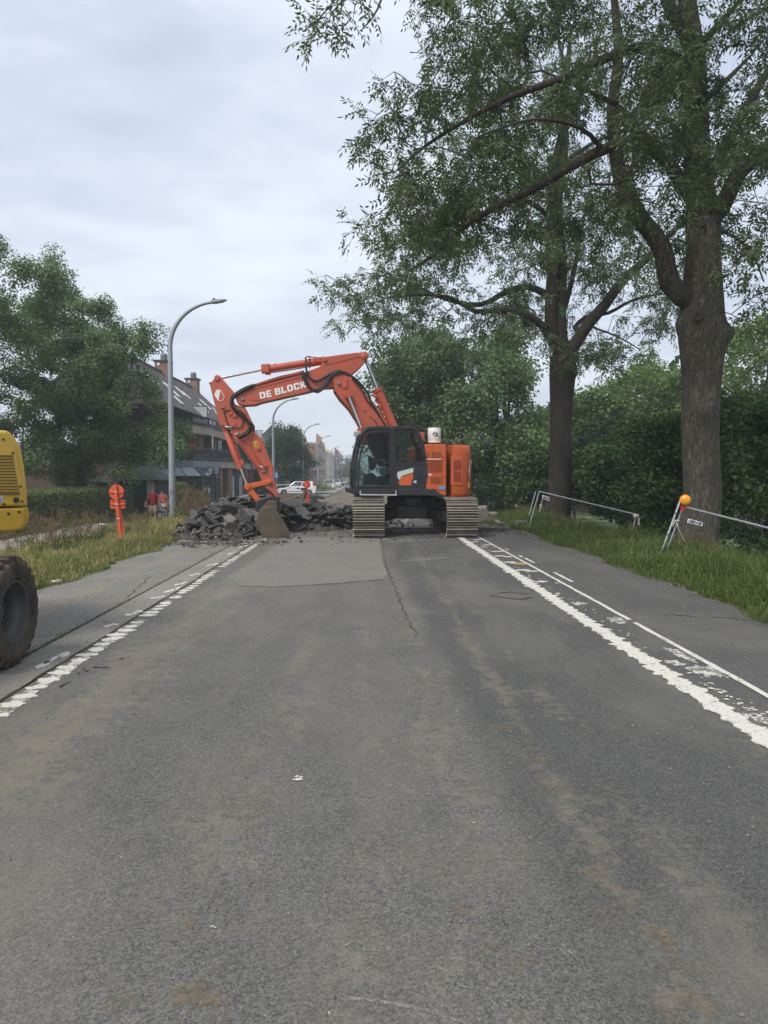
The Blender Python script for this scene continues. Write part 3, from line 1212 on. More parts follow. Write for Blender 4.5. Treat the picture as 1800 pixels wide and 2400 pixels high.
def trunk_mesh(path, radii, n=30, burls=(), g=None, flare=0.0, amp=0.02):
    """Thick trunk with uneven girth and burls (position, size, height)."""
    pts = [Vector(p) for p in path]
    # resample
    fine, fr = [], []
    for q in range(len(pts) - 1):
        p0, p1, p2, p3 = pts[max(q - 1, 0)], pts[q], pts[q + 1], pts[min(q + 2, len(pts) - 1)]
        m_ = max(2, int((p2 - p1).length / 0.12))
        for k in range(m_):
            t = k / m_
            fine.append(0.5 * ((2 * p1) + (-p0 + p2) * t + (2 * p0 - 5 * p1 + 4 * p2 - p3) * t * t + (-p0 + 3 * p1 - 3 * p2 + p3) * t ** 3))
            fr.append(radii[q] + (radii[q + 1] - radii[q]) * t)
    fine.append(pts[-1])
    fr.append(radii[-1])
    V = []
    ph = [g.uniform(0, 6.28) for _ in range(6)]
    for i, (p, r) in enumerate(zip(fine, fr)):
        for k in range(n):
            t = 2 * PI * k / n
            z = p.z
            rr = r * (1 + amp * (math.sin(3 * t + ph[0] + 0.5 * z) + math.sin(5 * t + ph[1] - 0.8 * z) * .7 + math.sin(2 * t + ph[2] + 1.7 * z) * 1.1 + 0.8 * math.sin(9 * t + ph[3] + 2.3 * z)))
            if flare and i < 9:
                rr *= 1 + flare * (1 - i / 9.0) ** 2 * (1 + 0.35 * math.sin(5 * t + ph[4]))
            q = Vector((p.x + rr * math.cos(t), p.y + rr * math.sin(t), z))
            for bp, bs, bh in burls:
                dd = (q - Vector(bp)).length / bs
                if dd < 1.6:
                    dirn = Vector((q.x - p.x, q.y - p.y, 0.0)).normalized()
                    q = q + dirn * bh * math.exp(-dd * dd * 2.2)
            V.append(q)
    Fs = []
    for i in range(len(fine) - 1):
        for k in range(n):
            k2 = (k + 1) % n
            Fs.append((i * n + k, i * n + k2, (i + 1) * n + k2, (i + 1) * n + k))
    mb = MB()
    mb.add(V, Fs)
    mb.f.append(tuple(range((len(fine) - 1) * n, len(fine) * n)))
    mb.m.append(0)
    return mb


def in_poly(px, py, poly):
    c = False
    n = len(poly)
    j = n - 1
    for i in range(n):
        xi, yi = poly[i]
        xj, yj = poly[j]
        if (yi > py) != (yj > py) and px < (xj - xi) * (py - yi) / (yj - yi) + xi:
            c = not c
        j = i
    return c


def crown_targets(n, polys, depth_mean, depth_sd, rnd, dmin=None, dmax=None, thin=None, clump=0, csd=.4):
    """Points through a crown's volume whose outline is read off the photo."""
    out = []
    allx = [p[0] for poly in polys for p in poly]
    ally = [p[1] for poly in polys for p in poly]
    guard = 0
    while len(out) < n and guard < n * 60:
        guard += 1
        x, y = rnd.uniform(min(allx), max(allx)), rnd.uniform(min(ally), max(ally))
        if not any(in_poly(x, y, p) for p in polys):
            continue
        if thin and rnd.random() < thin(x, y):
            continue
        Y = rnd.gauss(depth_mean, depth_sd)
        if dmin and Y < dmin or dmax and Y > dmax:
            continue
        p = np.array(at(x, y, Y))
        out.append(p)
        for k in range(clump):
            out.append(p + np.array([rnd.gauss(0, csd), rnd.gauss(0, csd), rnd.gauss(0, csd * .8)]))
    return out[:n]


def ash_foliage(tips_pos, g, leaves=22, spread=0.45, L=0.24, llen=0.095, lwid=0.030, K=7, twigs=4):
    T = np.array(tips_pos)
    N = len(T)
    tw_b, tw_e, lb, ld = [], [], [], []
    for q in range(twigs):
        d = unit(g.normal(size=(N, 3)) * np.array([1, 1, 0.7]) + np.array([0, 0, -0.15]))
        e = T + d * spread * g.uniform(0.6, 1.35, (N, 1))
        tw_b.append(T)
        tw_e.append(e)
        per = max(1, leaves // twigs)
        for k in range(per):
            f = g.uniform(0.35, 1.05, (N, 1))
            lb.append(T + (e - T) * f)
            ld.append(unit(d * 0.85 + g.normal(size=(N, 3)) * 0.6 + np.array([0, 0, -0.45])))
    lb, ld = np.concatenate(lb), np.concatenate(ld)
    lv = compound_leaves(lb, ld, L * g.uniform(0.7, 1.2, len(lb)), llen, lwid, K, g)
    a, b = np.concatenate(tw_b), np.concatenate(tw_e)
    d = unit(b - a)
    u = unit(np.cross(d, np.array([0.3, 0.2, 0.9])))
    v = np.cross(d, u)
    quads = []
    for k in range(3):
        t0, t1 = 2 * PI * k / 3, 2 * PI * (k + 1) / 3
        o0, o1 = u * math.cos(t0) + v * math.sin(t0), u * math.cos(t1) + v * math.sin(t1)
        quads.append(np.stack([a + o0 * 0.008, a + o1 * 0.008, b + o1 * 0.003, b + o0 * 0.003], 1))
    return lv, np.concatenate(quads).reshape(-1, 3)


# ---- the two big ash trees on the right verge
gA = np.random.default_rng(21)
rA = random.Random(21)
YA = 15.7


def PA(px, py, dy=0.0):
    return at(px, py, YA + dy)


rootA = empty('ash_tree', ground(1644, 1292), 'thick knobbly ash trunk behind the leaning fence with the orange lamp', 'tree', 'ash trees on the right verge')
bz = rootA.location.z
trA = [(rootA.location.x, YA, bz - 0.15), PA(1644, 1180), PA(1641, 1020), PA(1643, 900), PA(1646, 800), PA(1646, 700), PA(1648, 600), PA(1647, 517)]
burl = [(PA(1688, 783, -.1),   .28, .26), (PA(1610, 770, -.3), .34, .09), (PA(1640, 740, -.4), .2, .10), (PA(1650, 960, -.4), .30, .15), (PA(1602, 760, 0), .3, .12), (PA(1672, 655, -.2), .16, .08), (PA(1615, 840, -.2), .3, .07), (PA(1625, 1010, -.4), .4, .05)]
tb = trunk_mesh(trA, [.44, .40, .365, .385, .485, .43, .335, .34], 34, burl, rA, 0.12, 0.022)
tb.build('trunk', M_barkA, rootA, smooth=True)
kn = MB()
kc = PA(1636, 742, -.46)
kn.lathe([(0.10, 0), (0.115, 0.03), (0.09, 0.05), (0.05, 0.03), (0.02, 0.0)], kc, (0.05, -1, 0.1), 12)
kn.build('knot', M_barkA, rootA, smooth=True)
sk = Skel(gA)
sk.limb([PA(1647, 540), PA(1641, 460), PA(1635, 398), PA(1630, 250), PA(1628, 133), PA(1610, 0), PA(1600, -180, .4), PA(1610, -380, .8)], .32, .06, .3, True)
NA0 = 0
for pts, r0, r1 in (
        ([PA(1647, 530), PA(1688, 490, -.2), PA(1734, 404, -.4), PA(1800, 345, -.5), PA(1900, 250, -.6), PA(2050, 120, -.6)], .20, .05),
        ([PA(1640, 430), PA(1681, 378, .2), PA(1734, 278, .4), PA(1800, 166, .5), PA(1880, 20, .6)], .15, .04),
        ([PA(1647, 535), PA(1630, 480, -.2), PA(1595, 424, -.4), PA(1555, 371, -.6), PA(1489, 331, -.8), PA(1413, 351, -1.0), PA(1336, 391, -1.1), PA(1263, 437, -1.2), PA(1164, 484, -1.3), PA(1071, 544, -1.3), PA(1018, 597, -1.2), PA(950, 640, -1)], .165, .025),
        ([PA(1555, 371, -.6), PA(1500, 300, -.5), PA(1443, 245, -.4), PA(1330, 192, -.2), PA(1270, 165, 0)], .075, .02),
        ([PA(1620, 160), PA(1570, 130, -.3), PA(1496, 113, -.6), PA(1390, 149, -.9), PA(1310, 186, -1.1), PA(1204, 225, -1.3), PA(1098, 278, -1.4), PA(1000, 340, -1.4), PA(930, 400, -1.3)], .12, .02),
        ([PA(1640, 725), PA(1600, 695, -.1), PA(1569, 663, .0), PA(1549, 577, .1), PA(1496, 504, .3), PA(1456, 424, .4), PA(1442, 340, .5), PA(1436, 252, .6), PA(1449, 133, .7), PA(1440, 0, .9), PA(1430, -150, 1)], .23, .05),
        ([PA(1628, 140), PA(1600, 70, .2), PA(1562, 0, .4), PA(1530, -120, .7), PA(1500, -300, 1)], .16, .04),
        ([PA(1608, 0), PA(1660, -60, .2), PA(1760, -160, .4)], .10, .03),
        ([PA(1628, 120), PA(1700, 40, -.5), PA(1770, -40, -.8)], .08, .03),
        ([PA(1648, 560), PA(1700, 545, .5), PA(1760, 590, .9), PA(1790, 660, 1.1)], .05, .02),
        ([PA(1489, 331, -.8), PA(1470, 420, -1.2), PA(1385, 430, -1.6), PA(1380, 400, -1.8)], .045, .02),
        ([PA(1413, 351, -1), PA(1360, 300, -1.6), PA(1250, 280, -2), PA(1120, 320, -2.2)], .05, .015),
        ([PA(1263, 437, -1.2), PA(1240, 500, -1.4), PA(1200, 560, -1.5)], .03, .012),
        ([PA(1635, 398), PA(1600, 330, 1), PA(1540, 250, 2), PA(1480, 180, 2.8)], .11, .03),
        ([PA(1630, 250), PA(1690, 200, 1.3), PA(1760, 130, 2.4)], .10, .03)):
    sk.limb(pts, r0, r1, .28)
nskel = len(sk.P)
polyA = [[(960, -60), (985, 30), (935, 115), (905, 190), (880, 285), (850, 330), (868, 400), (860, 480), (900, 560), (960, 620), (1040, 640), (1130, 600), (1250, 560), (1400, 600), (1500, 560), (1560, 620), (1620, 640), (1690, 640), (1760, 760), (1830, 760), (1830, -60)]]
TA = crown_targets(640, polyA, YA - 0.4, 1.8, rA, 12.0, 19.5, clump=5, csd=.30, thin=lambda x, y: 0.55 if (1150 < x < 1420 and 440 < y < 620) else (0.45 if x > 1500 and y > 420 else (0.35 if y > 520 else 0.12)))
TA += crown_targets(240, [[(1000, -60), (1840, -60), (2300, 500), (2200, 700), (1840, 500), (1840, -60), (2300, 500), (2300, -500), (1100, -500)]], YA + .4, 1.9, rA, 12, 20, clump=4, csd=.4)
tips = sk.grow(TA, .32, .10, .15, .006)
sk.radii(2.5, .006)
q = sk.mesh(7, 0.03)
q2 = sk.mesh(4, 0.0)
lm = np_mesh('limb', sk.mesh(9, 0.028), 4, M_barkB, rootA)
merge_smooth(lm)
Rs = sk.R.copy()
sel = sk.R < 0.028
keep = sk.R.copy()
sk.R = np.where(sel, sk.R, -1)
bm_ = np_mesh('branches', sk.mesh(4, 0.0), 4, M_twig, rootA)
tag(bm_, kind='stuff')
sk.R = keep
tp = np.array([sk.P[i] for i in tips.values()])
lv, tw = ash_foliage(tp, gA, 13, .36, .27, .125, .038, 7, 4)
tag(np_mesh('crown', lv, 4, M_ash, rootA), kind='stuff')
tag(np_mesh('twigs', tw, 4, M_twig, rootA), kind='stuff')

# second ash, farther along
gB = np.random.default_rng(22)
rB = random.Random(22)
YB = 27.0


def PB(px, py, dy=0.0):
    return at(px, py, YB + dy)


gb = ground(1313, 1217)
rootB = empty('ash_tree', gb, 'dark forked ash trunk farther along the verge by the fallen fence', 'tree', 'ash trees on the right verge')
tb = trunk_mesh([(gb.x, YB, -.3), PB(1313, 1150), PB(1314, 1050), PB(1315, 950), PB(1317, 880), PB(1318, 835)], [.50, .42, .395, .40, .46, .44], 26, [(PB(1290, 865, -.3), .3, .1), (PB(1348, 868, -.2), .3, .1)], rB, .25, .02)
tb.build('trunk', M_barkB, rootB, smooth=True)
sk = Skel(gB)
sk.limb([PB(1318, 840), PB(1308, 760), PB(1312, 618, .1), PB(1305, 480, .2), PB(1323, 340, .3), PB(1323, 232, .4), PB(1340, 60, .5)], .34, .06, .4, True)
for pts, r0, r1 in (
        ([PB(1312, 830), PB(1292, 760, -.2), PB(1294, 636, -.3), PB(1290, 540, -.4), PB(1297, 398, -.5), PB(1330, 232, -.5), PB(1310, 100, -.5)], .26, .05),
        ([PB(1325, 840), PB(1348, 806, -.1), PB(1378, 760, -.2), PB(1415, 718, -.3), PB(1463, 654, -.4), PB(1523, 600, -.4), PB(1580, 540, -.4), PB(1660, 470, -.3)], .25, .05),
        ([PB(1305, 815), PB(1282, 781, -.3), PB(1258, 751, -.5), PB(1210, 730, -.7), PB(1156, 727, -.9), PB(1113, 730, -1.0), PB(1060, 700, -1.2), PB(990, 690, -1.3), PB(900, 700, -1.3)], .16, .025),
        ([PB(1295, 700), PB(1276, 687, .2), PB(1234, 672, .4), PB(1186, 684, .6), PB(1125, 714, .7), PB(1041, 700, .7), PB(950, 660, .6), PB(860, 640, .5)], .14, .02),
        ([PB(1342, 775), PB(1370, 745, .6), PB(1427, 733, 1.0), PB(1480, 705, 1.2), PB(1541, 690, 1.4), PB(1600, 690, 1.5)], .09, .03),
        ([PB(1318, 740), PB(1340, 660, .5), PB(1360, 560, .8), PB(1380, 450, 1)], .11, .03),
        ([PB(1378, 763, -.2), PB(1450, 790, -.9), PB(1500, 820, -1.3)], .05, .02),
        ([PB(1297, 520), PB(1230, 470, -.8), PB(1130, 500, -1.6), PB(1010, 540, -2.0), PB(920, 590, -2)], .10, .02),
        ([PB(1297, 400), PB(1400, 330, 1), PB(1500, 300, 1.6)], .1, .03),
        ([PB(1305, 450), PB(1240, 380, .8), PB(1150, 330, 1.3)], .1, .03)):
    sk.limb(pts, r0, r1, .4)
polyB = [[(770, 655), (765, 690), (830, 720), (880, 760), (925, 785), (1000, 770), (1090, 745), (1160, 770), (1210, 800), (1250, 820), (1380, 830), (1440, 880), (1520, 830), (1580, 760), (1620, 700), (1640, 560), (1500, 450), (1300, 380), (1100, 400), (960, 450), (870, 560), (800, 600)]]
TB = crown_targets(520, polyB, YB - .3, 2.6, rB, 21, 34, clump=5, csd=.48, thin=lambda x, y: 0.75 if (1230 < x < 1420 and y > 700) else (0.4 if x > 1380 else 0.1))
TB += crown_targets(200, [[(1000, 420), (1100, 130), (1350, -40), (1560, 60), (1660, 470), (1300, 420)]], YB, 2.5, rB, 21, 33, clump=4, csd=.5)
tips = sk.grow(TB, .5, .10, .14, .010)
sk.radii(2.5, .009)
lm = np_mesh('limb', sk.mesh(8, 0.04), 4, M_barkB, rootB)
merge_smooth(lm)
keep = sk.R.copy()
sk.R = np.where(keep < 0.04, keep, -1)
tag(np_mesh('branches', sk.mesh(3, 0.0), 4, M_twig, rootB), kind='stuff')
sk.R = keep
tp = np.array([sk.P[i] for i in tips.values()])
lv, tw = ash_foliage(tp, gB, 14, .50, .32, .165, .050, 7, 4)
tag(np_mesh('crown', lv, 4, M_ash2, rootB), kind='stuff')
tag(np_mesh('twigs', tw, 4, M_twig, rootB), kind='stuff')

# overhanging ash whose trunk stands beside the photographer
gC = np.random.default_rng(23)
rC = random.Random(23)
rootC = empty('ash_tree', (6.6, 3.4, 0), 'ash reaching over the road from outside, only hanging twigs at top showing', 'tree', 'ash trees on the right verge')
trunk_mesh([(6.6, 3.4, -.2), (6.6, 3.4, 1.5), (6.5, 3.5, 3.5), (6.4, 3.7, 5.5), (6.2, 3.9, 7.2)], [.42, .36, .33, .30, .26], 20, (), rC, .2, .02).build('trunk', M_barkA, rootC, smooth=True)
sk = Skel(gC)
sk.limb([(6.2, 3.9, 7.0), (5.2, 5.0, 8.8), (3.6, 6.6, 9.9), (1.8, 8.2, 10.0), (0.4, 9.3, 9.6), at(860, -60, 10.2)], .22, .03, .3, True)
sk.limb([at(905, -90, 10.2), at(893, 0, 10.0), at(868, 48, 9.9), at(846, 72, 9.9)], .024, .008, .12)
sk.limb([at(870, -60, 10.0), at(800, -15, 9.8), at(760, 30, 9.7), at(735, 60, 9.7)], .020, .006, .12)
sk.limb([(6.2, 3.9, 7.2), (6.3, 4.2, 10), (6.0, 4.5, 13)], .2, .05, .4)
sk.limb([(6.2, 3.9, 7.2), (7.6, 5.0, 10), (8.6, 5.5, 12)], .16, .05, .4)
TC = [np.array(at(x, y, 9.8 + rC.uniform(-.3, .3))) for x, y in ((738, 55), (748, 72), (760, 40), (745, 48), (770, 62), (782, 30), (800, 8), (820, -5), (756, 85), (770, 20), (845, 5), (800, 22), (740, 80), (865, 20), (832, 12))]
TC += [np.array((rC.gauss(5.5, 1.6), rC.gauss(5.0, 1.5), rC.uniform(8.8, 14))) for _ in range(120)]
tips = sk.grow(TC, .2, .1, .15, .005)
sk.radii(2.5, .005)
tag(np_mesh('branches', sk.mesh(6, 0.0), 4, M_twig, rootC), kind='stuff')
tp = np.array([sk.P[i] for i in tips.values()])
lv, tw = ash_foliage(tp, gC, 7, .20, .24, .09, .028, 7, 3)
tag(np_mesh('crown', lv, 4, M_ash, rootC), kind='stuff')
tag(np_mesh('twigs', tw, 4, M_twig, rootC), kind='stuff')
nl = MB()
sk2 = [at(1100, -120, 5.2), at(1060, -40, 5.0), at(1035, -8, 5.0)]
sk2 = [Vector((6.35, 3.6, 5.6)), Vector((4.5, 4.3, 5.9)), Vector((2.4, 4.9, 5.6))] + sk2
nl.tube(sk2, [.03, .022, .014, .008, .005, .003], 5)
tag(nl.build('low_branch', M_twig, rootC, smooth=True))
for k, (a, b_, w) in enumerate((((1035, -8), (1052, 30), .026), ((1035, -8), (1022, 18), .02), ((1034, -8), (1004, 12), .024), ((1036, -8), (1071, 14), .022), ((1040, -14), (1075, -6), .024), ((1045, -16), (1008, -10), .024), ((1036, -8), (1037, 22), .02))):
    p0, p1 = at(a[0], a[1], 5.0), at(b_[0], b_[1], 5.0 + rC.uniform(-.05, .05))
    d = p1 - p0
    s_ = d.cross(Vector((0.2, -1, .3))).normalized()
    up_ = d.cross(s_).normalized() * .01
    lf = MB()
    lf.add([p0, p0 + d * .35 + s_ * w, p0 + d * .75 + s_ * w * .7, p1, p0 + d * .75 - s_ * w * .7, p0 + d * .35 - s_ * w, p0 + d * .35 + up_, p0 + d * .75 + up_],
           [(0, 1, 6), (1, 2, 7, 6), (2, 3, 7), (3, 4, 7), (4, 5, 6, 7), (5, 0, 6)])
    lf.build('leaf', M_ash, rootC, recalc=False)


# ---- other trees: trunk, limbs, leafy crown out of clumps read off the outline
def leafy_tree(name, label, cat, polys, Y, sd_, n, base, trunk_r, mat, bark, leaf, per, clump, seed, group=None, dlim=None, thin=None, parts=True, forks=3, comp=False, extra=()):
    g = np.random.default_rng(seed)
    rn = random.Random(seed)
    root = empty(name, base, label, cat, group)
    base = Vector(base)
    T = crown_targets(n, polys, Y, sd_, rn, *(dlim or (Y - 2.2 * sd_, Y + 2.2 * sd_)), thin=thin, clump=3, csd=clump * .75)
    T += [np.array(e) for e in extra]
    T = [t_ for t_ in T if t_[2] > zt(t_[0], t_[1]) + 0.15]
    C = np.mean(T, axis=0)
    zmin, zmax = min(t_[2] for t_ in T), max(t_[2] for t_ in T)
    s = Skel(g)
    h0 = base.z + max(0.6, min((C[2] - base.z) * 0.45, 4.0))
    trunk_mesh([base - Vector((0, 0, .2)), base + Vector((0, 0, (h0 - base.z) * .5)), Vector((base.x, base.y, h0))], [trunk_r * 1.15, trunk_r, trunk_r * .92], 14, (), rn, .2, .03).build('trunk', bark, root, smooth=True)
    s.limb([(base.x, base.y, h0 - .1), (base.x + (C[0] - base.x) * .4, base.y + (C[1] - base.y) * .4, (h0 + C[2]) / 2), (C[0], C[1], C[2] * .3 + zmax * .7 * .9)], trunk_r * .85, trunk_r * .2, .6, True)
    for k in range(forks):
        tt = T[rn.randrange(len(T))]
        s.limb([(base.x + (C[0] - base.x) * .3, base.y, h0 + (C[2] - h0) * .5 * rn.random()), (base.x * .5 + tt[0] * .5, base.y * .5 + tt[1] * .5, h0 * .5 + tt[2] * .5 + .3), tuple(tt)], trunk_r * .5, trunk_r * .12, .6)
    tips = s.grow(T, .8, .12, .12, .012)
    s.radii(2.5, .010)
    tag(np_mesh('branches', s.mesh(4, 0.0), 4, bark, root), kind='stuff')
    tp = np.array([s.P[i] for i in tips.values()])
    if comp:
        lv, tw = ash_foliage(tp, g, per, clump, leaf * 1.6, leaf, leaf * .34, 5, 4)
    else:
        N = len(tp) * per
        cen = np.repeat(tp, per, 0)
        off = unit(g.normal(size=(N, 3))) * (clump * 1.55 * g.random((N, 1)) ** .5) * np.array([1, 1, .72])
        p_ = cen + off
        lv = quad_leaves(p_, leaf, leaf * .62, g, .5, unit(off) * .8)
    tag(np_mesh('crown', lv, 4, mat, root), kind='stuff')
    return root


grpL = 'street trees in front of the apartments'
leafy_tree('street_tree', 'tall hazy green tree at far left above the yellow excavator', 'tree',
           [[(-160, 560), (-60, 520), (30, 562), (60, 590), (62, 650), (40, 720), (70, 800), (40, 900), (60, 1000), (60, 1090), (-160, 1090)]], 34, 2.0, 330, (-17.5, 34.5, zt(-17.5, 34.5)), .22, M_hazeltree, M_barkB, .135, 150, .42, 31, grpL, comp=False)
leafy_tree('street_tree', 'big spreading green tree between the long hedge and the tall lamp post', 'tree',
           [[(75, 660), (88, 622), (118, 605), (135, 625), (160, 665), (178, 680), (195, 700), (232, 675), (245, 700), (250, 745), (272, 760), (300, 775), (320, 768), (352, 772), (348, 830), (330, 850), (345, 900), (390, 960), (418, 1000), (425, 1050), (400, 1080), (365, 1085), (330, 1092), (300, 1105), (262, 1122), (180, 1128), (60, 1105), (40, 900)]],
           38, 2.2, 640, (-14.6, 38.5, zt(-14.6, 38.5)), .25, M_hazeltree, M_barkB, .135, 165, .42, 32, grpL, thin=lambda x, y: .0)
leafy_tree('street_tree', 'round dark tree behind the second lamp in front of the white gable', 'tree',
           [[(628, 1050), (640, 1030), (652, 1015), (668, 1005), (690, 1015), (700, 1030), (718, 1050), (722, 1080), (720, 1105), (700, 1128), (650, 1130), (626, 1100)]],
           86, 2.2, 210, (-9.4, 86, zt(-9, 86)), .22, M_dark, M_barkB, .24, 150, .62, 33, grpL)
for k, (poly, Y_, base, lab) in enumerate((
        ([[(806, 1118), (812, 1092), (818, 1075), (826, 1085), (834, 1098), (838, 1120)]], 250, (-4.5, 250, -.78), 'small dark tree at the far end of the street'),)):
    leafy_tree('street_tree', lab, 'tree', poly, Y_, 3, 70, base, .25, M_dark, M_barkB, .9, 50, 1.4, 40 + k)

grpR = 'trees along the pond behind the excavator'
leafy_tree('pond_tree', 'dense dark tree rising just above the excavator boom', 'tree',
           [[(890, 1010), (895, 960), (885, 900), (892, 850), (890, 825), (912, 798), (945, 785), (1000, 788), (1055, 785), (1085, 815), (1090, 900), (1060, 990), (1000, 1050), (900, 1080)]],
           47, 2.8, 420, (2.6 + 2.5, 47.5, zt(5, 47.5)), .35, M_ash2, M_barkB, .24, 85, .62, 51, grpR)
leafy_tree('pond_tree', 'lighter green tree right of the orange engine housing', 'tree',
           [[(1060, 970), (1080, 915), (1110, 885), (1150, 868), (1170, 825), (1200, 822), (1222, 855), (1232, 890), (1226, 940), (1252, 980), (1262, 1040), (1270, 1100), (1250, 1160), (1160, 1170), (1080, 1160), (1060, 1060)]],
           43, 2.4, 420, (8.0, 43.5, zt(8, 43.5)), .28, M_hazeltree, M_barkB, .22, 90, .55, 52, grpR)
leafy_tree('pond_tree', 'gappy tree crown between the boom tree and the forked ash', 'tree',
           [[(1090, 810), (1120, 785), (1180, 795), (1215, 840), (1225, 900), (1200, 930), (1120, 880)]],
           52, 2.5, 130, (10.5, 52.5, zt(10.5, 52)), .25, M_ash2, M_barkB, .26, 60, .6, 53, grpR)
leafy_tree('pond_tree', 'pale distant tree showing between the two ash trunks', 'tree',
           [[(1260, 1020), (1272, 975), (1300, 945), (1340, 930), (1400, 915), (1450, 885), (1520, 855), (1590, 870), (1620, 910), (1620, 1060), (1500, 1120), (1300, 1130)]],
           50, 3.0, 330, (21, 50.5, zt(21, 50)), .3, M_lime, M_barkB, .28, 85, .7, 54, grpR)
leafy_tree('pond_tree', 'yellow green tree behind the knobbly ash at the right edge', 'tree',
           [[(1680, 840), (1700, 790), (1740, 770), (1800, 745), (1900, 740), (1980, 800), (1980, 1000), (1680, 1000)]],
           40, 2.6, 260, (21, 40.5, zt(21, 40)), .3, M_lime, M_barkB, .22, 80, .6, 55, grpR)

grpS = 'thick bushes on the pond bank'
for k, (lab, poly, Y_, sd_, n, bx, mat, leaf) in enumerate((
        ('deep green bush right of the knobbly ash, reaching the right edge', [[(1690, 1010), (1705, 955), (1760, 915), (1830, 905), (1950, 925), (1980, 1340), (1860, 1350), (1760, 1320), (1700, 1240)]], 18.5, 1.1, 330, 10.4, M_maple, .13),
        ('tall bush filling the gap just left of the knobbly ash', [[(1480, 1080), (1500, 1010), (1560, 965), (1640, 960), (1690, 985), (1690, 1270), (1600, 1270), (1500, 1240)]], 20.5, 1.0, 300, 9.6, M_maple, .13),
        ('bush behind the leaning fence between the two ash trunks', [[(1350, 1120), (1380, 1060), (1440, 1020), (1500, 1040), (1510, 1240), (1440, 1225), (1370, 1190)]], 27, 1.1, 260, 10.2, M_maple, .15),
        ('dark bush just right of the forked ash trunk', [[(1335, 1080), (1370, 1030), (1440, 1010), (1480, 1035), (1470, 1120), (1400, 1180), (1340, 1170)]], 33, 1.2, 230, 12.0, M_dark, .18),
        ('low bush beside the pond left of the forked ash', [[(1190, 1130), (1220, 1080), (1270, 1060), (1310, 1060), (1310, 1175), (1240, 1180)]], 38, 1.2, 180, 11.0, M_maple, .2),
        ('dark bush overhanging the pond behind the orange machine', [[(1090, 1110), (1120, 1080), (1190, 1080), (1230, 1130), (1210, 1168), (1100, 1166)]], 52, 1.6, 150, 12.0, M_dark, .26))):
    leafy_tree('bank_bush', lab, 'bush', poly, Y_, sd_, n, (bx, Y_ + .3, zt(bx, Y_ + .3)), .07, mat, M_twig, leaf, 95 if k < 3 else 85, .30 if k < 3 else .42, 60 + k, grpS, forks=4)

# far wood closing the view on the right: one mass
g = np.random.default_rng(70)
N = 30000
xs_ = g.uniform(16, 75, N)
ys_ = g.uniform(58, 120, N) - xs_ * .2
hh = 7.5 + 2.2 * np.sin(xs_ * .33) + 1.5 * np.sin(ys_ * .21 + xs_ * .1)
zz = -0.5 + hh * np.sqrt(g.random(N))
tag(np_mesh('far_wood', quad_leaves(np.stack([xs_, ys_, zz], 1), 1.0, .75, g, .4), 4, M_dark), kind='stuff')
N = 9000
xs_ = g.uniform(5.6, 16, N)
ys_ = g.uniform(70, 150, N)
zz = -0.6 + (5.0 + 1.5 * np.sin(ys_ * .25)) * np.sqrt(g.random(N))
tag(np_mesh('roadside_wood', quad_leaves(np.stack([xs_ + 1.5, ys_, zz], 1), .8, .6, g, .4), 4, M_dark), kind='stuff')


# ---- hedges
def hedge(label, x0, x1, y0, y1, h, seed, leaf=.075, n=26000):
    g = np.random.default_rng(seed)
    root = empty('hedge', ((x0 + x1) / 2, (y0 + y1) / 2, zt(x1, (y0 + y1) / 2)), label, 'hedge', 'clipped hedges')
    z0 = min(zt(x0, y0), zt(x1, y0), zt(x1, y1))
    core = MB()
    core.box(((x0 + x1) / 2, (y0 + y1) / 2, z0 + (h - z0) / 2 - .05), (x1 - x0 - .24, y1 - y0 - .24, h - z0 - .1))
    core.build('woody_core', M_twig, root)
    # points on the faces: front (x1), ends, top
    A = [(y1 - y0) * (h - z0), (x1 - x0) * (h - z0), (x1 - x0) * (h - z0), (x1 - x0) * (y1 - y0)]
    cnt = [int(n * a / sum(A)) for a in A]
    P_, O_ = [], []
    def jit(m_):
        return g.normal(size=m_) * .045 - .02
    m_ = cnt[0]
    P_.append(np.stack([x1 + jit(m_), g.uniform(y0, y1, m_), g.uniform(z0, h, m_)], 1)); O_.append(np.tile([1.0, 0, .2], (m_, 1)))
    m_ = cnt[1]
    P_.append(np.stack([g.uniform(x0, x1, m_), y0 - jit(m_), g.uniform(z0, h, m_)], 1)); O_.append(np.tile([0, -1.0, .2], (m_, 1)))
    m_ = cnt[2]
    P_.append(np.stack([g.uniform(x0, x1, m_), y1 + jit(m_), g.uniform(z0, h, m_)], 1)); O_.append(np.tile([0, 1.0, .2], (m_, 1)))
    m_ = cnt[3]
    P_.append(np.stack([g.uniform(x0, x1, m_), g.uniform(y0, y1, m_), h + jit(m_)], 1)); O_.append(np.tile([0, 0, 1.0], (m_, 1)))
    p_, o_ = np.concatenate(P_), np.concatenate(O_)
    keep = g.random(len(p_)) < .55 + .45 * np.sin(p_[:, 1] * 3 + p_[:, 2] * 5) ** 2
    p_, o_ = p_[keep], o_[keep]
    wob = .05 * np.sin(p_[:, 1] * 2.3) + .04 * np.sin(p_[:, 1] * 5.1 + 1)
    p_[:, 2] += wob
    tag(np_mesh('foliage', quad_leaves(p_, leaf, leaf * .6, g, .1, o_ * 1.6), 4, M_hedge, root), kind='stuff')


hedge('long clipped green hedge behind the verge, left of the orange sign', -13.6, -12.2, 14, 39.5, .93, 81, .085, 42000)
hedge('short clipped hedge behind the two walkers', -14.2, -12.0, 45.0, 51.0, 1.02, 82, .10, 9000)


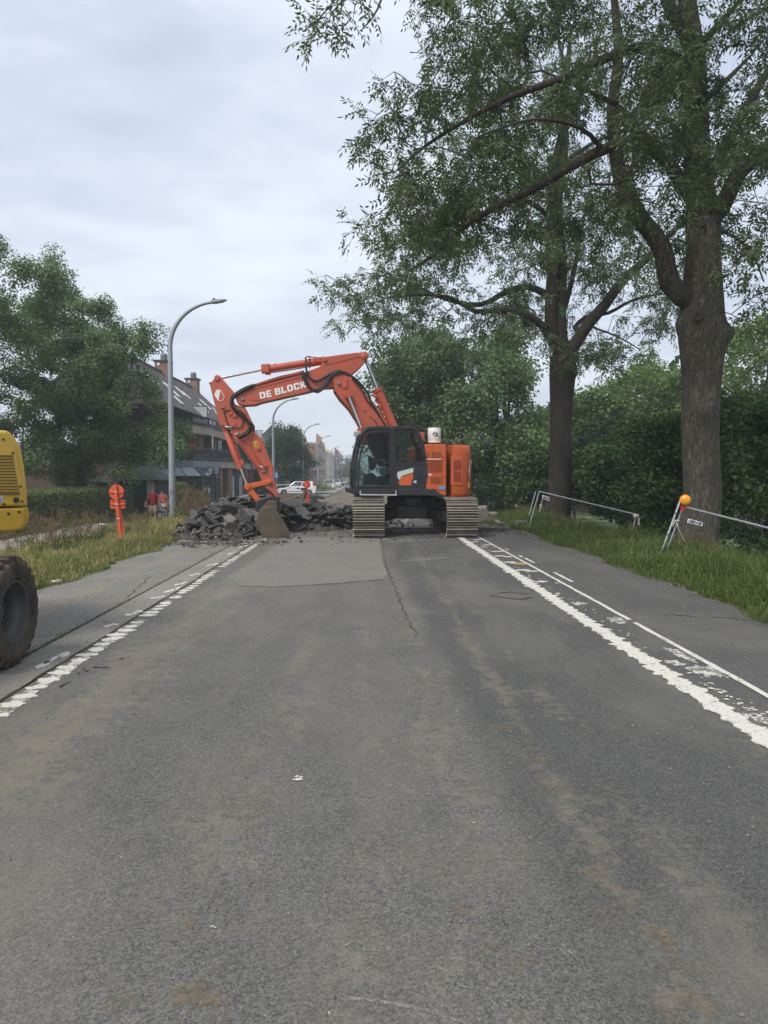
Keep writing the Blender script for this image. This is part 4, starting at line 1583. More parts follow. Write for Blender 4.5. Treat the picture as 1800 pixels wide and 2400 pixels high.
# ---- grass
def blades(name, N, sample, hmin, hmax, wid, mat, seed, lean=.35, zoff=0.0, edge=True):
    g = np.random.default_rng(seed)
    x, y = sample(g, N)
    z = np.array([zt(a, b) for a, b in zip(x, y)]) + zoff
    h = hmin + (hmax - hmin) * g.random(len(x)) ** 1.6
    cl = .65 + .6 * np.sin(x * 1.7 + 2 * np.sin(y * .9)) * np.sin(y * 1.3 + x)
    h = h * np.clip(cl, .45, 1.3)
    h = h * np.clip(.45 + .75 * (np.abs(x) - 4.5), .45, 1.0) if edge else h
    a = g.uniform(0, 2 * PI, len(x))
    ln = g.normal(size=(len(x), 2)) * lean
    w = wid * g.uniform(.6, 1.3, len(x))
    b0 = np.stack([x - np.cos(a) * w, y - np.sin(a) * w, z - .02], 1)
    b1 = np.stack([x + np.cos(a) * w, y + np.sin(a) * w, z - .02], 1)
    mid = np.stack([x + ln[:, 0] * h * .35, y + ln[:, 1] * h * .35, z + h * .62], 1)
    tipp = np.stack([x + ln[:, 0] * h, y + ln[:, 1] * h, z + h * (1 - .25 * np.minimum(1, np.abs(ln).sum(1)))], 1)
    wv = np.stack([np.cos(a) * w * .75, np.sin(a) * w * .75, np.zeros(len(x))], 1)
    t1 = np.stack([b0, b1, mid + wv, mid - wv], 1)
    t2 = np.stack([mid - wv, mid + wv, tipp + wv * .12, tipp - wv * .12], 1)
    return tag(np_mesh(name, np.concatenate([t1, t2], 0).reshape(-1, 3), 4, mat), kind='stuff')


def samp(x0f, x1f, y0, y1, p=1.0):
    def f(g, N):
        y = y0 + (y1 - y0) * g.random(N) ** p
        e0 = np.array([x0f(v) for v in y])
        e1 = np.array([x1f(v) for v in y])
        return e0 + (e1 - e0) * g.random(N), y
    return f


edgeL = lambda y: -4.47 + .10 * math.sin(y * 1.7) + .06 * math.sin(y * 4.1)
edgeR = lambda y: 4.50 + .10 * math.sin(y * 1.3 + 1) + .07 * math.sin(y * 3.7)
blades('dry_grass', 52000, samp(lambda y: -9.4, edgeL, 7.5, 36, 1.15), .10, .46, .007, M_grass_d, 91, .6)
blades('verge_grass', 26000, samp(lambda y: -7.5, edgeL, 7.0, 30, 1.2), .06, .30, .007, M_grass_g, 92, .6)
blades('left_fringe', 6000, samp(lambda y: edgeL(y) - .25, lambda y: edgeL(y) + .04, 7.5, 22), .03, .14, .006, M_grass_g, 93, .8)
blades('far_verge_grass', 9000, samp(lambda y: -12.2, lambda y: -11.3, 14, 52), .1, .4, .012, M_grass_g, 94, .5)
blades('right_grass', 60000, samp(edgeR, lambda y: 7.6, 5.5, 32, 1.35), .10, .52, .0075, M_grass_g, 95, .5)
blades('right_fringe', 9000, samp(lambda y: edgeR(y) - .05, lambda y: edgeR(y) + .35, 5.5, 26), .03, .16, .006, M_grass_g, 96, .9)
blades('right_seed_grass', 2600, samp(lambda y: edgeR(y) + .5, lambda y: 8.2, 12, 36), .3, .7, .006, M_grass_d, 97, .35)
blades('bank_grass', 16000, samp(lambda y: 5.0, lambda y: 8.4, 30, 60), .15, .7, .018, M_grass_g, 98, .4)
blades('pit_weeds', 3000, samp(lambda y: 3.9, lambda y: 6.2, 23, 30), .15, .6, .012, M_grass_g, 99, .4)
g = np.random.default_rng(100)                      # straggling growth in the joint
ys_ = np.concatenate([g.normal(c_, w_, n_) for c_, w_, n_ in ((6.6, .12, 260), (7.2, .3, 240), (8.6, .5, 160), (12, 1.6, 260), (15.5, 1, 120))])
blades('joint_grass', len(ys_), lambda g_, N: (-3.03 + .03 * g_.normal(size=N), ys_[:N]), .02, .07, .004, M_grass_g, 101, .8)
# leaf litter along the edge on the right
N = 1500
g = np.random.default_rng(102)
y_ = 6 + 18 * g.random(N)
x_ = np.array([edgeR(v) for v in y_]) - np.abs(g.normal(size=N)) * .10 + .03
tag(np_mesh('leaf_litter', quad_leaves(np.stack([x_, y_, np.full(N, .006)], 1), .045, .018, g, 2.5), 4, leafmat('litter', [(.09, .06, .035), (.17, .13, .08), (.34, .29, .2)], .1, 4)), kind='stuff')


# ---- tall dry weeds: each plant one thing
def weed_plant(seed, h, n, leafy):
    g = np.random.default_rng(seed)
    rn = random.Random(seed)
    root = empty('dry_weed', (0, 0, 0))
    st, hd, lf = MB(), [], []
    for k in range(n):
        a = rn.uniform(0, 6.28)
        sp = rn.uniform(.05, .38)
        hh = h * rn.uniform(.55, 1.0)
        p = [Vector((math.cos(a) * .03, math.sin(a) * .03, -.03)), Vector((math.cos(a) * sp * .4, math.sin(a) * sp * .4, hh * .5)), Vector((math.cos(a) * sp, math.sin(a) * sp, hh))]
        st.tube(p, [.006, .005, .003], 4)
        for q in range(4):
            f = rn.uniform(.45, .95)
            b0 = p[1].lerp(p[2], f) if f > .5 else p[0].lerp(p[1], f * 2)
            aa = rn.uniform(0, 6.28)
            e = b0 + Vector((math.cos(aa) * .12, math.sin(aa) * .12, .10)) * rn.uniform(.5, 1.2)
            st.tube([b0, e], [.003, .002], 3, False)
            hd.append(np.array(e)[None] + g.normal(size=(16, 3)) * np.array([.02, .02, .035]))
        hd.append(np.array(p[2])[None] + g.normal(size=(26, 3)) * np.array([.022, .022, .07]))
        for q in range(leafy):
            f = rn.uniform(.05, .8)
            b0 = p[0].lerp(p[1], f)
            lf.append(np.array(b0)[None] + g.normal(size=(5, 3)) * .05)
    st.build('stem', M_weed, root)
    hd = np.concatenate(hd)
    tag(np_mesh('seed_heads', quad_leaves(hd, .024, .018, g, .2), 4, M_weed, root), kind='stuff')
    if lf:
        tag(np_mesh('foliage', quad_leaves(np.concatenate(lf), .09, .035, g, .5), 4, M_hedge, root), kind='stuff')
    return root


wp = [weed_plant(111, 1.0, 9, 6), weed_plant(112, .8, 11, 2), weed_plant(113, .7, 8, 8)]
spots = [(150, 1290, 9.5, 0), (110, 1275, 0, 1), (70, 1285, 0, 0), (180, 1262, 0, 1), (215, 1275, 0, 2), (240, 1262, 0, 0), (262, 1255, 0, 2), (300, 1262, 0, 2), (320, 1250, 0, 1), (352, 1245, 0, 0), (372, 1238, 0, 1), (395, 1240, 0, 0), (412, 1232, 0, 1),
         (430, 1236, 0, 0), (446, 1226, 0, 1), (465, 1222, 0, 0), (480, 1214, 0, 1), (340, 1262, 0, 1), (400, 1222, 0, 0), (425, 1218, 0, 0), (450, 1212, 0, 1), (380, 1225, 0, 2), (290, 1240, 0, 2), (130, 1300, 0, 1), (95, 1300, 0, 2), (490, 1206, 0, 1), (205, 1250, 0, 0), (20, 1300, 0, 1), (235, 1272, 0, 0), (165, 1275, 0, 1), (125, 1268, 0, 1), (442, 1240, 0, 1), (460, 1234, 0, 0), (418, 1212, 0, 1), (470, 1208, 0, 1), (185, 1285, 0, 2), (48, 1272, 0, 1)]
rw = random.Random(5)
used = set()
for px_, py_, dd, kk in spots:
    p_ = ground(px_, py_, -.12)
    src = wp[kk]
    o = src if kk not in used else copy_tree(src)
    used.add(kk)
    o.location = (p_.x, p_.y, zt(p_.x, p_.y))
    o.rotation_euler = (0, 0, rw.uniform(0, 6.28))
    s_ = rw.uniform(.75, 1.2) * (.55 if 325 < px_ < 402 else (.9 if px_ < 330 else 1.1))
    o.scale = (s_, s_, s_)
    tag(o, ('brown dry weed with tall bare seed stalks on the left verge', 'brown bushy dry weed with many seed heads on the left verge', 'half green weed with leafy stems on the left verge')[kk], 'weed', ('tall stalky weeds on the left verge', 'bushy dry weeds on the left verge', 'leafy weeds on the left verge')[kk])

for k, (px_, py_, lab) in enumerate(((1612, 1298, 'brown dead stalks tangled left of the knobbly trunk foot'), (1662, 1302, 'dead stalks tangled in front of the knobbly trunk foot'), (1700, 1296, 'dry stalks standing right of the knobbly trunk foot'), (1272, 1216, 'weed tuft at the foot of the forked ash'), (1225, 1216, 'tall weed by the hollow block beside the path'))):
    p_ = ground(px_, py_)
    o = copy_tree(wp[1 if k < 3 else 2])
    o.location = (p_.x, p_.y, zt(p_.x, p_.y))
    o.rotation_euler = (0, 0, k * 1.3)
    o.scale = (.75, .75, .55) if k < 3 else (1, 1, .9)
    tag(o, lab, 'weed')
    if 'group' in o:
        del o['group']

# ------------------------------------------------------------------ machine materials
M_orange = paint('orange_paint', (0.57, 0.105, 0.022), 0.40, 0, 0.32, (0.27, 0.125, 0.07), 0.07, 1.5, 0.05, 60, 0.5, 2.4, 0.1)
M_orange2 = paint('red_orange_paint', (0.47, 0.088, 0.045), 0.44, 0, 0.45, (0.27, 0.125, 0.085), 0.08, 1.5, 0.05, 60, 0.5, 2.6, 0.08)
M_black = paint('black_paint', (0.017, 0.018, 0.021), 0.42, 0, 0.38, (0.07, 0.065, 0.055), 0.1, 2.0, 0, 40, 0.5, 3.0)
M_rubber = paint('hose_rubber', (0.016, 0.017, 0.018), 0.55, 0, 0.2, (0.06, 0.055, 0.05), 0.1)
M_chrome = paint('chrome', (0.62, 0.62, 0.60), 0.16, 1.0, 0.0)
M_steel = paint('worn_steel', (0.30, 0.28, 0.25), 0.42, 0.75, 0.45, (0.17, 0.12, 0.075), 0.2, 5.0, 0.2, 30, 0.5, 4.0)
M_shoe = paint('track_steel', (0.052, 0.046, 0.038), 0.6, 0.45, 0.55, (0.20, 0.15, 0.095), 0.3, 5.0, 0.3, 30, 0.4, 3.0)
M_grouser = paint('polished_grouser', (0.42, 0.385, 0.325), 0.42, 0.5, 0.4, (0.25, 0.19, 0.12), 0.2, 6.0, 0, 40, 0.5, 6.0)
M_bucket = paint('bucket_steel', (0.105, 0.090, 0.074), 0.5, 0.5, 0.5, (0.20, 0.135, 0.08), 0.3, 3.0, 0.25, 22, 0.4, 2.6)
M_seat = paint('seat_fabric', (0.10, 0.105, 0.11), 0.9)
M_seat2 = paint('light_grey_plastic', (0.34, 0.36, 0.36), 0.6)
M_whitep = paint('white_paint', (0.78, 0.78, 0.75), 0.45, 0, 0.15, (0.5, 0.47, 0.4), 0.04)
M_yel = paint('warning_yellow', (0.75, 0.50, 0.04), 0.5)
M_red = paint('red_plastic', (0.5, 0.03, 0.02), 0.4)
M_blue = paint('blue_sticker', (0.16, 0.32, 0.55), 0.5)
M_palegreen = paint('pale_decal', (0.52, 0.60, 0.53), 0.5)
M_silver = paint('galvanised', (0.48, 0.49, 0.49), 0.5, 0.6, 0.2, (0.25, 0.24, 0.22), 0.1, 8.0)
M_vent = paint('vent_dark', (0.055, 0.022, 0.014), 0.7)
M_glass = glassmat('cab_glass', (0.80, 0.86, 0.84), 0.92)

# ------------------------------------------------------------------ the orange excavator
EC = Vector((1.30, 20.5, 0.0))
EA = R(6)
ED = Vector((-math.cos(EA), -math.sin(EA), 0))       # boom direction
EN = Vector((math.sin(EA), -math.cos(EA), 0))        # towards the near side (cab side)
exc = empty('crawler_excavator', EC, 'orange crawler excavator with two piece boom lettered DE BLOCK standing on the road', 'excavator')


def U(px, py, off):
    return on_plane(px, py, EC + EN * off, EN)


def c1(u, v, off=0.25):
    return U(400 + u / 2.212, 780 + v / 2.212, off)


def c2(u, v, off=1.38):
    return U(780 + u / 4.484, 960 + v / 4.484, off)


def c3(u, v, off):
    return U(480 + u / 3.95, 800 + v / 3.95, off)


def W(f, l, z):
    return EC + ED * f + EN * l + Vector((0, 0, z))


# tracks: shoes on a belt round the frame
TR, TL = 0.46, 4.0


def belt(s):
    """Point and tangent at distance s along the belt (y, z)."""
    Ls = TL - 2 * TR
    per = 2 * Ls + 2 * PI * TR
    s %= per
    if s < Ls:
        return (-Ls / 2 + s, 0.0, 0.0)
    s -= Ls
    if s < PI * TR:
        a = s / TR
        return (Ls / 2 + TR * math.sin(a), TR - TR * math.cos(a), a)
    s -= PI * TR
    if s < Ls:
        return (Ls / 2 - s, 2 * TR, PI)
    s -= Ls
    a = s / TR
    return (-Ls / 2 - TR * math.sin(a), TR + TR * math.cos(a), PI + a)


PER = 2 * (TL - 2 * TR) + 2 * PI * TR
NSH = 46
shoe = MB()
pit = PER / NSH
shoe.box((0, 0, 0.0), (0.80, pit * 0.93, 0.022))
for yy, hh in ((-pit * .40, .050), (-pit * .02, .030), (pit * .36, .030)):
    shoe.box((0, yy, -0.011 - hh / 2), (0.80, 0.014, hh), mi=1)
shoe.box((-.13, 0, .03), (.07, pit * .8, .05))
shoe.box((.13, 0, .03), (.07, pit * .8, .05))
shoe_me = None
for side in (-1, 1):
    xc = EC.x + side * 1.18
    tr = empty('crawler_track', (0, 0, 0))
    tr.parent = exc
    tr.location = (side * 1.18, 0, 0)
    for k in range(NSH):
        y_, z_, a = belt(k * pit)
        if shoe_me is None:
            o = shoe.build('track_shoe', [M_shoe, M_grouser])
            shoe_me = o.data
        else:
            o = bpy.data.objects.new('track_shoe', shoe_me)
            COL.objects.link(o)
        o.parent = tr
        o.location = (0, y_, z_ + 0.055 * (1 if False else 0) + 0.04)
        o.rotation_euler = (a, 0, 0)
    fr = MB()
    fr.box((xc, EC.y, .50), (.36, 2.7, .34))
    fr.box((xc, EC.y, .50), (.22, 3.3, .20))
    fr.build('track_frame', M_black, tr, bev=.03)
    for yy in (-1, 1):
        w_ = MB()
        w_.lathe([(0.02, -.15), (.36, -.15), (.40, -.10), (.40, .10), (.36, .15), (.02, .15)], (xc, EC.y + yy * 1.54, .50), (1, 0, 0), 22)
        w_.build('idler' if yy < 0 else 'sprocket', M_shoe, tr)
    for yy in (-1.1, -.75, -.4, -.05, .3, .65, 1.0):
        w_ = MB()
        w_.lathe([(0.02, -.13), (.11, -.13), (.11, .13), (.02, .13)], (xc, EC.y + yy, .22), (1, 0, 0), 12)
        w_.build('roller', M_shoe, tr)
    gd = MB()
    gd.box((xc - side * .22, EC.y - 1.25, .93), (.26, .35, .03), Euler((0, side * .35, 0)).to_matrix())
    gd.build('mud_guard', M_steel, tr)

un = MB()
un.box((EC.x, EC.y, .60), (1.9, 1.25, .34))
for sx in (-1, 1):
    for sy in (-1, 1):
        un.bar((EC.x + sx * .5, EC.y + sy * .45, .58), (EC.x + sx * 1.05, EC.y + sy * .95, .48), .42, .30)
un.build('undercarriage', M_black, exc, bev=.03)
sl = MB()
sl.lathe([(0.02, .74), (.62, .74), (.66, .78), (.66, .98), (.58, 1.04), (.02, 1.04)], EC, (0, 0, 1), 30)
sl.build('slew_ring', M_black, exc)

# deck
dk = MB()
prof = [c2(u, v, 1.40) for u, v in ((218, 834), (1072, 834), (1128, 884), (1190, 908), (1120, 912), (940, 905), (560, 905), (240, 895), (216, 880))]
dk.prism(prof, -EN * 2.75)
dk.build('deck', M_black, exc, bev=.02)
st = MB()
st.bar(c2(285, 895, 1.52), c2(670, 898, 1.52), .20, .035)
st.bar(c2(289, 850, 1.52), c2(289, 898, 1.52), .05, .03)
st.bar(c2(662, 850, 1.52), c2(662, 898, 1.52), .05, .03)
st.build('entry_step', M_silver, exc, bev=.008)
bx = MB()
bx.prism([c2(u, v, 1.36) for u, v in ((212, 830), (285, 830), (285, 890), (225, 892), (212, 880))], -EN * .9)
bx.build('corner_casting', M_black, exc, bev=.03)

# cab
cab = empty('cab', (0, 0, 0))
cab.parent = exc
outl = [(225, 822), (230, 600), (268, 400), (308, 262), (362, 196), (520, 188), (855, 194), (893, 236), (953, 400), (984, 560), (982, 740), (960, 822)]
fr = MB()
for off in (1.34, .40):
    pts = [c2(u, v, 1.34) + EN * (off - 1.34) for u, v in outl]
    for i in range(len(pts)):
        fr.bar(pts[i], pts[(i + 1) % len(pts)], .085, .085)
    for a, b_ in (((625, 192), (625, 822)), ((640, 572), (984, 572))):
        fr.bar(c2(*a, 1.34) + EN * (off - 1.34), c2(*b_, 1.34) + EN * (off - 1.34), .10, .085)
for u, v in outl:
    a = c2(u, v, 1.34)
    fr.bar(a, a - EN * .94, .075, .075)
fr.build('frame', M_black, cab, bev=.018)
rf = MB()
rpts = [c2(u, v, 1.37) for u, v in ((340, 205), (372, 178), (520, 170), (860, 176), (898, 206), (898, 222), (340, 222))]
rf.prism(rpts, -EN * 1.0)
rf.build('roof', M_black, cab, bev=.03)
fl = MB()
fl.prism([c2(u, v, 1.34) for u, v in ((225, 806), (960, 806), (960, 832), (225, 832))], -EN * .94)
fl.build('floor', M_black, cab)
dr = empty('door', (0, 0, 0))
dr.parent = cab
df = MB()
dpts = [c2(u, v, 1.385) for u, v in ((262, 806), (268, 600), (304, 402), (342, 282), (385, 232), (602, 230), (602, 806))]
for i in range(len(dpts)):
    df.bar(dpts[i], dpts[(i + 1) % len(dpts)], .035, .055)
for v in (370, 442):
    df.bar(c2(308 if v < 400 else 290, v, 1.375), c2(600, v, 1.375), .012, .014)
df.build('door_frame', M_black, dr, bev=.008)


def pane(name, pts, parent, vec, mat=None):
    p = MB()
    p.prism(pts, vec)
    return p.build(name, mat or M_glass, parent)


pane('pane', [c2(u, v, 1.372) for u, v in ((262, 806), (268, 600), (304, 402), (342, 282), (385, 232), (602, 230), (602, 806))], dr, -EN * .006)
hd = MB()
hd.tube([c2(590, 600, 1.40), c2(592, 640, 1.43), c2(592, 690, 1.43), c2(590, 720, 1.40)], .014, 6)
hd.build('handle', M_black, dr, smooth=True)
pane('side_window', [c2(u, v, 1.372) for u, v in ((648, 226), (852, 226), (888, 262), (944, 402), (966, 556), (648, 556))], cab, -EN * .006)
sw = MB()
spts = [c2(u, v, 1.38) for u, v in ((655, 232), (848, 232), (880, 264), (936, 404), (956, 552), (655, 552))]
for i in range(len(spts)):
    sw.bar(spts[i], spts[(i + 1) % len(spts)], .02, .035)
sw.bar(c2(706, 536, 1.40), c2(860, 532, 1.40), .012, .014)
sw.build('window_frame', M_black, cab)
far = [(262, 806), (268, 600), (304, 402), (342, 282), (385, 232), (852, 226), (888, 262), (944, 402), (966, 600), (940, 806)]
pane('far_window', [c2(u, v, 1.34) - EN * .96 for u, v in far], cab, -EN * .006)
a = [c2(u, v, 1.34) for u, v in ((232, 600), (268, 400), (308, 262), (350, 205))]
ws = MB()
for i in range(3):
    ws.add([a[i] - EN * .06, a[i + 1] - EN * .06, a[i + 1] - EN * .90, a[i] - EN * .90], [(0, 1, 2, 3)])
ws.add([c2(225, 800, 1.28), a[0] - EN * .06, a[0] - EN * .90, c2(225, 800, 1.28) - EN * .84], [(0, 1, 2, 3)])
ws.build('windscreen', M_glass, cab, recalc=False)
lp = MB()
lp.prism([c2(u, v, 1.385) for u, v in ((645, 578), (976, 578), (976, 740), (952, 814), (645, 814))], -EN * .06)
lp.build('side_panel', M_black, cab, bev=.012)
for nm, poly, mt, off in (('white_decal', ((676, 672), (690, 652), (845, 612), (845, 658), (722, 698), (704, 735), (686, 728)), M_palegreen, 1.392),
                          ('orange_decal', ((692, 764), (706, 738), (724, 706), (843, 668), (843, 730), (818, 796), (704, 796)), M_orange, 1.392),
                          ('notice_sticker', ((848, 746), (880, 746), (880, 772), (848, 772)), M_whitep, 1.393)):
    b = MB()
    b.prism([c2(u, v, off) for u, v in poly], -EN * .006)
    b.build(nm, mt, cab)
gb_ = MB()
gb_.tube([c2(832, 752, 1.40), c2(850, 726, 1.45), c2(905, 716, 1.45), c2(918, 695, 1.40)], .013, 6)
gb_.build('grab_bar', M_black, cab, smooth=True)
# inside
it = MB()
it.prism([c2(u, v, 1.12) for u, v in ((480, 705), (600, 690), (630, 730), (620, 800), (500, 800))], -EN * .55)
it.prism([c2(u, v, 1.12) for u, v in ((600, 690), (640, 500), (668, 440), (690, 450), (690, 560), (660, 740), (620, 740))], -EN * .52)
it.build('seat', M_seat, cab, bev=.04)
it = MB()
it.prism([c2(u, v, 1.22) for u, v in ((490, 620), (545, 600), (580, 620), (590, 680), (545, 700), (505, 690), (490, 650))], -EN * .14)
it.prism([c2(u, v, 1.22) for u, v in ((500, 515), (560, 515), (560, 545), (500, 545))], -EN * .1)
it.build('armrest', M_seat2, cab, bev=.02)
it = MB()
it.tube([c2(552, 790, 1.1), c2(548, 720, 1.12), c2(552, 690, 1.12)], [.02, .015, .02], 6)
it.tube([c2(370, 760, 1.0), c2(400, 640, 1.0), c2(420, 600, 1.0)], [.02, .015, .022], 6)
it.tube([c2(330, 790, .9), c2(380, 650, .9), c2(395, 600, .9)], [.02, .015, .022], 6)
it.prism([c2(u, v, 1.0) for u, v in ((340, 690), (420, 665), (480, 720), (500, 790), (330, 790))], -EN * .5)
it.prism([c2(u, v, .7) for u, v in ((370, 480), (440, 510), (470, 560), (430, 640), (380, 620))], -EN * .06)
it.build('console', M_seat, cab, bev=.015)
it = MB()
it.prism([c2(u, v, 1.1) for u, v in ((525, 545), (575, 540), (575, 572), (528, 574))], -EN * .03)
it.build('yellow_notice', M_yel, cab)
mr = MB()
mr.tube([c2(300, 262, 1.40), c2(272, 330, 1.45), c2(208, 560, 1.46), c2(200, 700, 1.44), c2(206, 840, 1.38)], .013, 6)
mr.build('front_rail', M_black, cab, smooth=True)
mr = MB()
mr.prism([c2(u, v, 1.50) for u, v in ((243, 292), (268, 285), (275, 350), (262, 372), (252, 366))], -EN * .18)
mr.build('mirror', M_black, cab, bev=.02)
wl_ = MB()
wl_.prism([c2(u, v, .55) for u, v in ((226, 228), (300, 226), (300, 275), (228, 282))], -EN * .2)
wl_.build('work_lamp', M_seat2, cab, bev=.02)

# engine house, counterweight
hs = MB()
hs.prism([c2(u, v, 1.38) for u, v in ((962, 374), (1000, 362), (1194, 362), (1194, 905), (1132, 905), (1074, 846), (972, 838))], -EN * 2.72)
house = hs.build('engine_housing', M_orange, exc, bev=.025)


def plan(f0, rs=1.0):
    pl = [(f0, 1.385), (-1.18, 1.37), (-1.30, 1.30), (-1.40, 1.16), (-1.47, .95), (-1.55, .6), (-1.58, 0)]
    return pl + [(f, -l) for f, l in reversed(pl[:-1])]


zb, ztp = 0.985, 2.385
cw = MB()
rings = []
for z_, s_ in ((zb, .93), (zb + .07, .985), (zb + .14, 1.0), (ztp - .22, 1.0), (ztp - .10, .985), (ztp - .03, .955), (ztp, .90)):
    rings.append([W(-.86 + (f + .86) * s_, l * (s_ if abs(f + .86) > .05 else 1.0) if s_ < 1 else l, z_) for f, l in plan(-.86)])
cw.loft(rings)
cwo = cw.build('counterweight', M_orange, exc, smooth=True, auto=38)
dp = MB()
dp.prism([c2(u, v, 1.397) for u, v in ((1240, 488), (1372, 486), (1372, 796), (1240, 790))], -EN * .02)
dpo = dp.build('service_door', M_orange, exc, bev=.008)


def vent(u0, v0, u1, v1, parent, off, nx, nz):
    b = MB()
    b.prism([c2(u, v, off) for u, v in ((u0, v0), (u1, v0), (u1, v1), (u0, v1))], -EN * .01)
    o = b.build('vent', M_vent, parent)  # flat dark plate: the shade of a recess put into its colour
    s_ = MB()
    for i in range(nz + 1):
        v = v0 + (v1 - v0) * i / nz
        s_.bar(c2(u0, v, off + .006), c2(u1, v, off + .006), .010, .009)
    for i in range(nx + 1):
        u = u0 + (u1 - u0) * i / nx
        s_.bar(c2(u, v0, off + .006), c2(u, v1, off + .006), .010, .009)
    s_.build('grille', M_orange, o)


sm_ = MB()
for (u0, v0), (u1, v1) in (((972, 506), (1193, 506)), ((1044, 366), (1044, 506)), ((1118, 512), (1118, 522)), ((974, 834), (1193, 850)), ((1150, 512), (1150, 838))):
    sm_.bar(c2(u0, v0, 1.381), c2(u1, v1, 1.381), .008, .008)
sm_.build('panel_seam', M_vent, house)
sm_ = MB()
for u, v in ((1164, 700), (1164, 540), (1000, 380), (1185, 380), (1180, 825), (985, 825)):
    sm_.lathe([(.001, .012), (.012, .012), (.014, 0)], c2(u, v, 1.382), EN, 8)
tag(sm_.build('fasteners', M_black, house), kind='stuff')
vent(988, 442, 1008, 488, house, 1.386, 2, 6)
vent(1050, 442, 1140, 490, house, 1.386, 7, 6)
vent(1000, 528, 1138, 652, house, 1.386, 9, 10)
vent(1026, 708, 1134, 770, house, 1.386, 7, 6)
vent(1270, 532, 1352, 630, dpo, 1.402, 6, 8)
vent(1270, 656, 1352, 754, dpo, 1.402, 6, 8)
lk = MB()
lk.prism([c2(u, v, 1.41) for u, v in ((1270, 628), (1300, 622), (1304, 655), (1274, 660))], -EN * .03)
lk.build('latch', M_red, dpo)
for nm, poly, mt, off in (('blue_sticker', ((1112, 804), (1184, 806), (1182, 842), (1112, 838)), M_blue, 1.388),
                          ('red_sticker', ((1064, 672), (1082, 672), (1082, 700), (1064, 700)), M_red, 1.388)):
    b = MB()
    b.prism([c2(u, v, off) for u, v in poly], -EN * .008)
    b.build(nm, mt, house)


def textframe(p, q, up_pt):
    """Frame with origin p, x towards q, y towards up_pt."""
    x = (q - p).normalized()
    n = x.cross(up_pt - p).normalized()
    y = n.cross(x)
    return Matrix(((x.x, y.x, n.x, p.x), (x.y, y.y, n.y, p.y), (x.z, y.z, n.z, p.z), (0, 0, 0, 1)))


def fit_text(name, body, mat, p, q, up_pt, height, parent, bold=0.0):
    M = textframe(p, q, up_pt)
    o = text(name, body, mat, M, height / 0.70, parent, bold)
    bpy.context.view_layer.update()
    w = max(v[0] for v in o.bound_box) - min(v[0] for v in o.bound_box)
    k = (q - p).length / w
    o.matrix_local = o.matrix_local @ Matrix.Diagonal((k, 1, 1, 1))
    return text_to_mesh(o)


fit_text('web_address', 'deblockverhuur.be', M_whitep, c2(986, 526, 1.39), c2(1140, 526, 1.39), c2(986, 500, 1.39), .035, house, .002)
fit_text('model_number', '00', M_whitep, c2(1008, 694, 1.39), c2(1036, 694, 1.39), c2(1008, 680, 1.39), .05, house, .004)
# emblem on the rounded rear corner
e0, e1 = W(-1.308, 1.30, 0), W(-1.465, .99, 0)
ex = (e1 - e0)
en = Vector((ex.y, -ex.x, 0)).normalized()
if en.dot(EN) < 0:
    en = -en


def E(a, z):
    return e0 + ex * a + en * .012 + Vector((0, 0, z))


b = MB()
b.prism([E(.10, 1.72), E(.32, 1.99), E(.62, 2.03), E(.98, 1.93), E(.70, 1.50), E(.40, 1.46)], -en * .02)
b.build('hexagon_emblem', M_whitep, cwo)
b = MB()
b.prism([E(.66, 1.93), E(.86, 1.88), E(.66, 1.56), E(.50, 1.53)], en * .004)
b.build('emblem_face', M_orange, cwo)
b = MB()
b.prism([E(.05, 1.26), E(.40, 1.26), E(.40, 1.41), E(.05, 1.41)], -en * .02)
b.build('warning_sticker', M_yel, cwo)

# things standing on the rear deck
cc = c2(1067, 350, .95)
cr = (c2(1135, 300, .95) - c2(1000, 300, .95)).length / 2
ch = (c2(1067, 196, .95) - c2(1067, 352, .95)).length
b = MB()
b.lathe([(0.01, 0), (cr * .97, 0), (cr, .012), (cr, ch * .12), (cr * .985, ch * .13), (cr, ch * .14), (cr, ch - .02), (cr * .95, ch), (.01, ch)], cc, (0, 0, 1), 36)
can = b.build('white_tank', M_whitep, exc, smooth=True, auto=35)


def CY(a, z, r=None):
    r = r or cr + .003
    d = EN * math.cos(a) + Vector((1, 0, 0)).cross(Vector((0, 0, 1))).cross(Vector((0, 0, 1))) * 0
    right = -ED
    return cc + (EN * math.cos(a) + right * math.sin(a)) * r + Vector((0, 0, z))


b = MB()
zc = ch * .56
rl = ch * .155


def cyl_patch(pts2):
    """pts2: flat (x, z) outline on the tank; mapped onto its curved wall."""
    n = len(pts2)
    o_ = [CY(x / cr, z) for x, z in pts2]
    i_ = [CY(x / cr, z, cr - .004) for x, z in pts2]
    b.add(o_ + i_, [tuple(range(n))] + [(i, (i + 1) % n, n + (i + 1) % n, n + i) for i in range(n)])


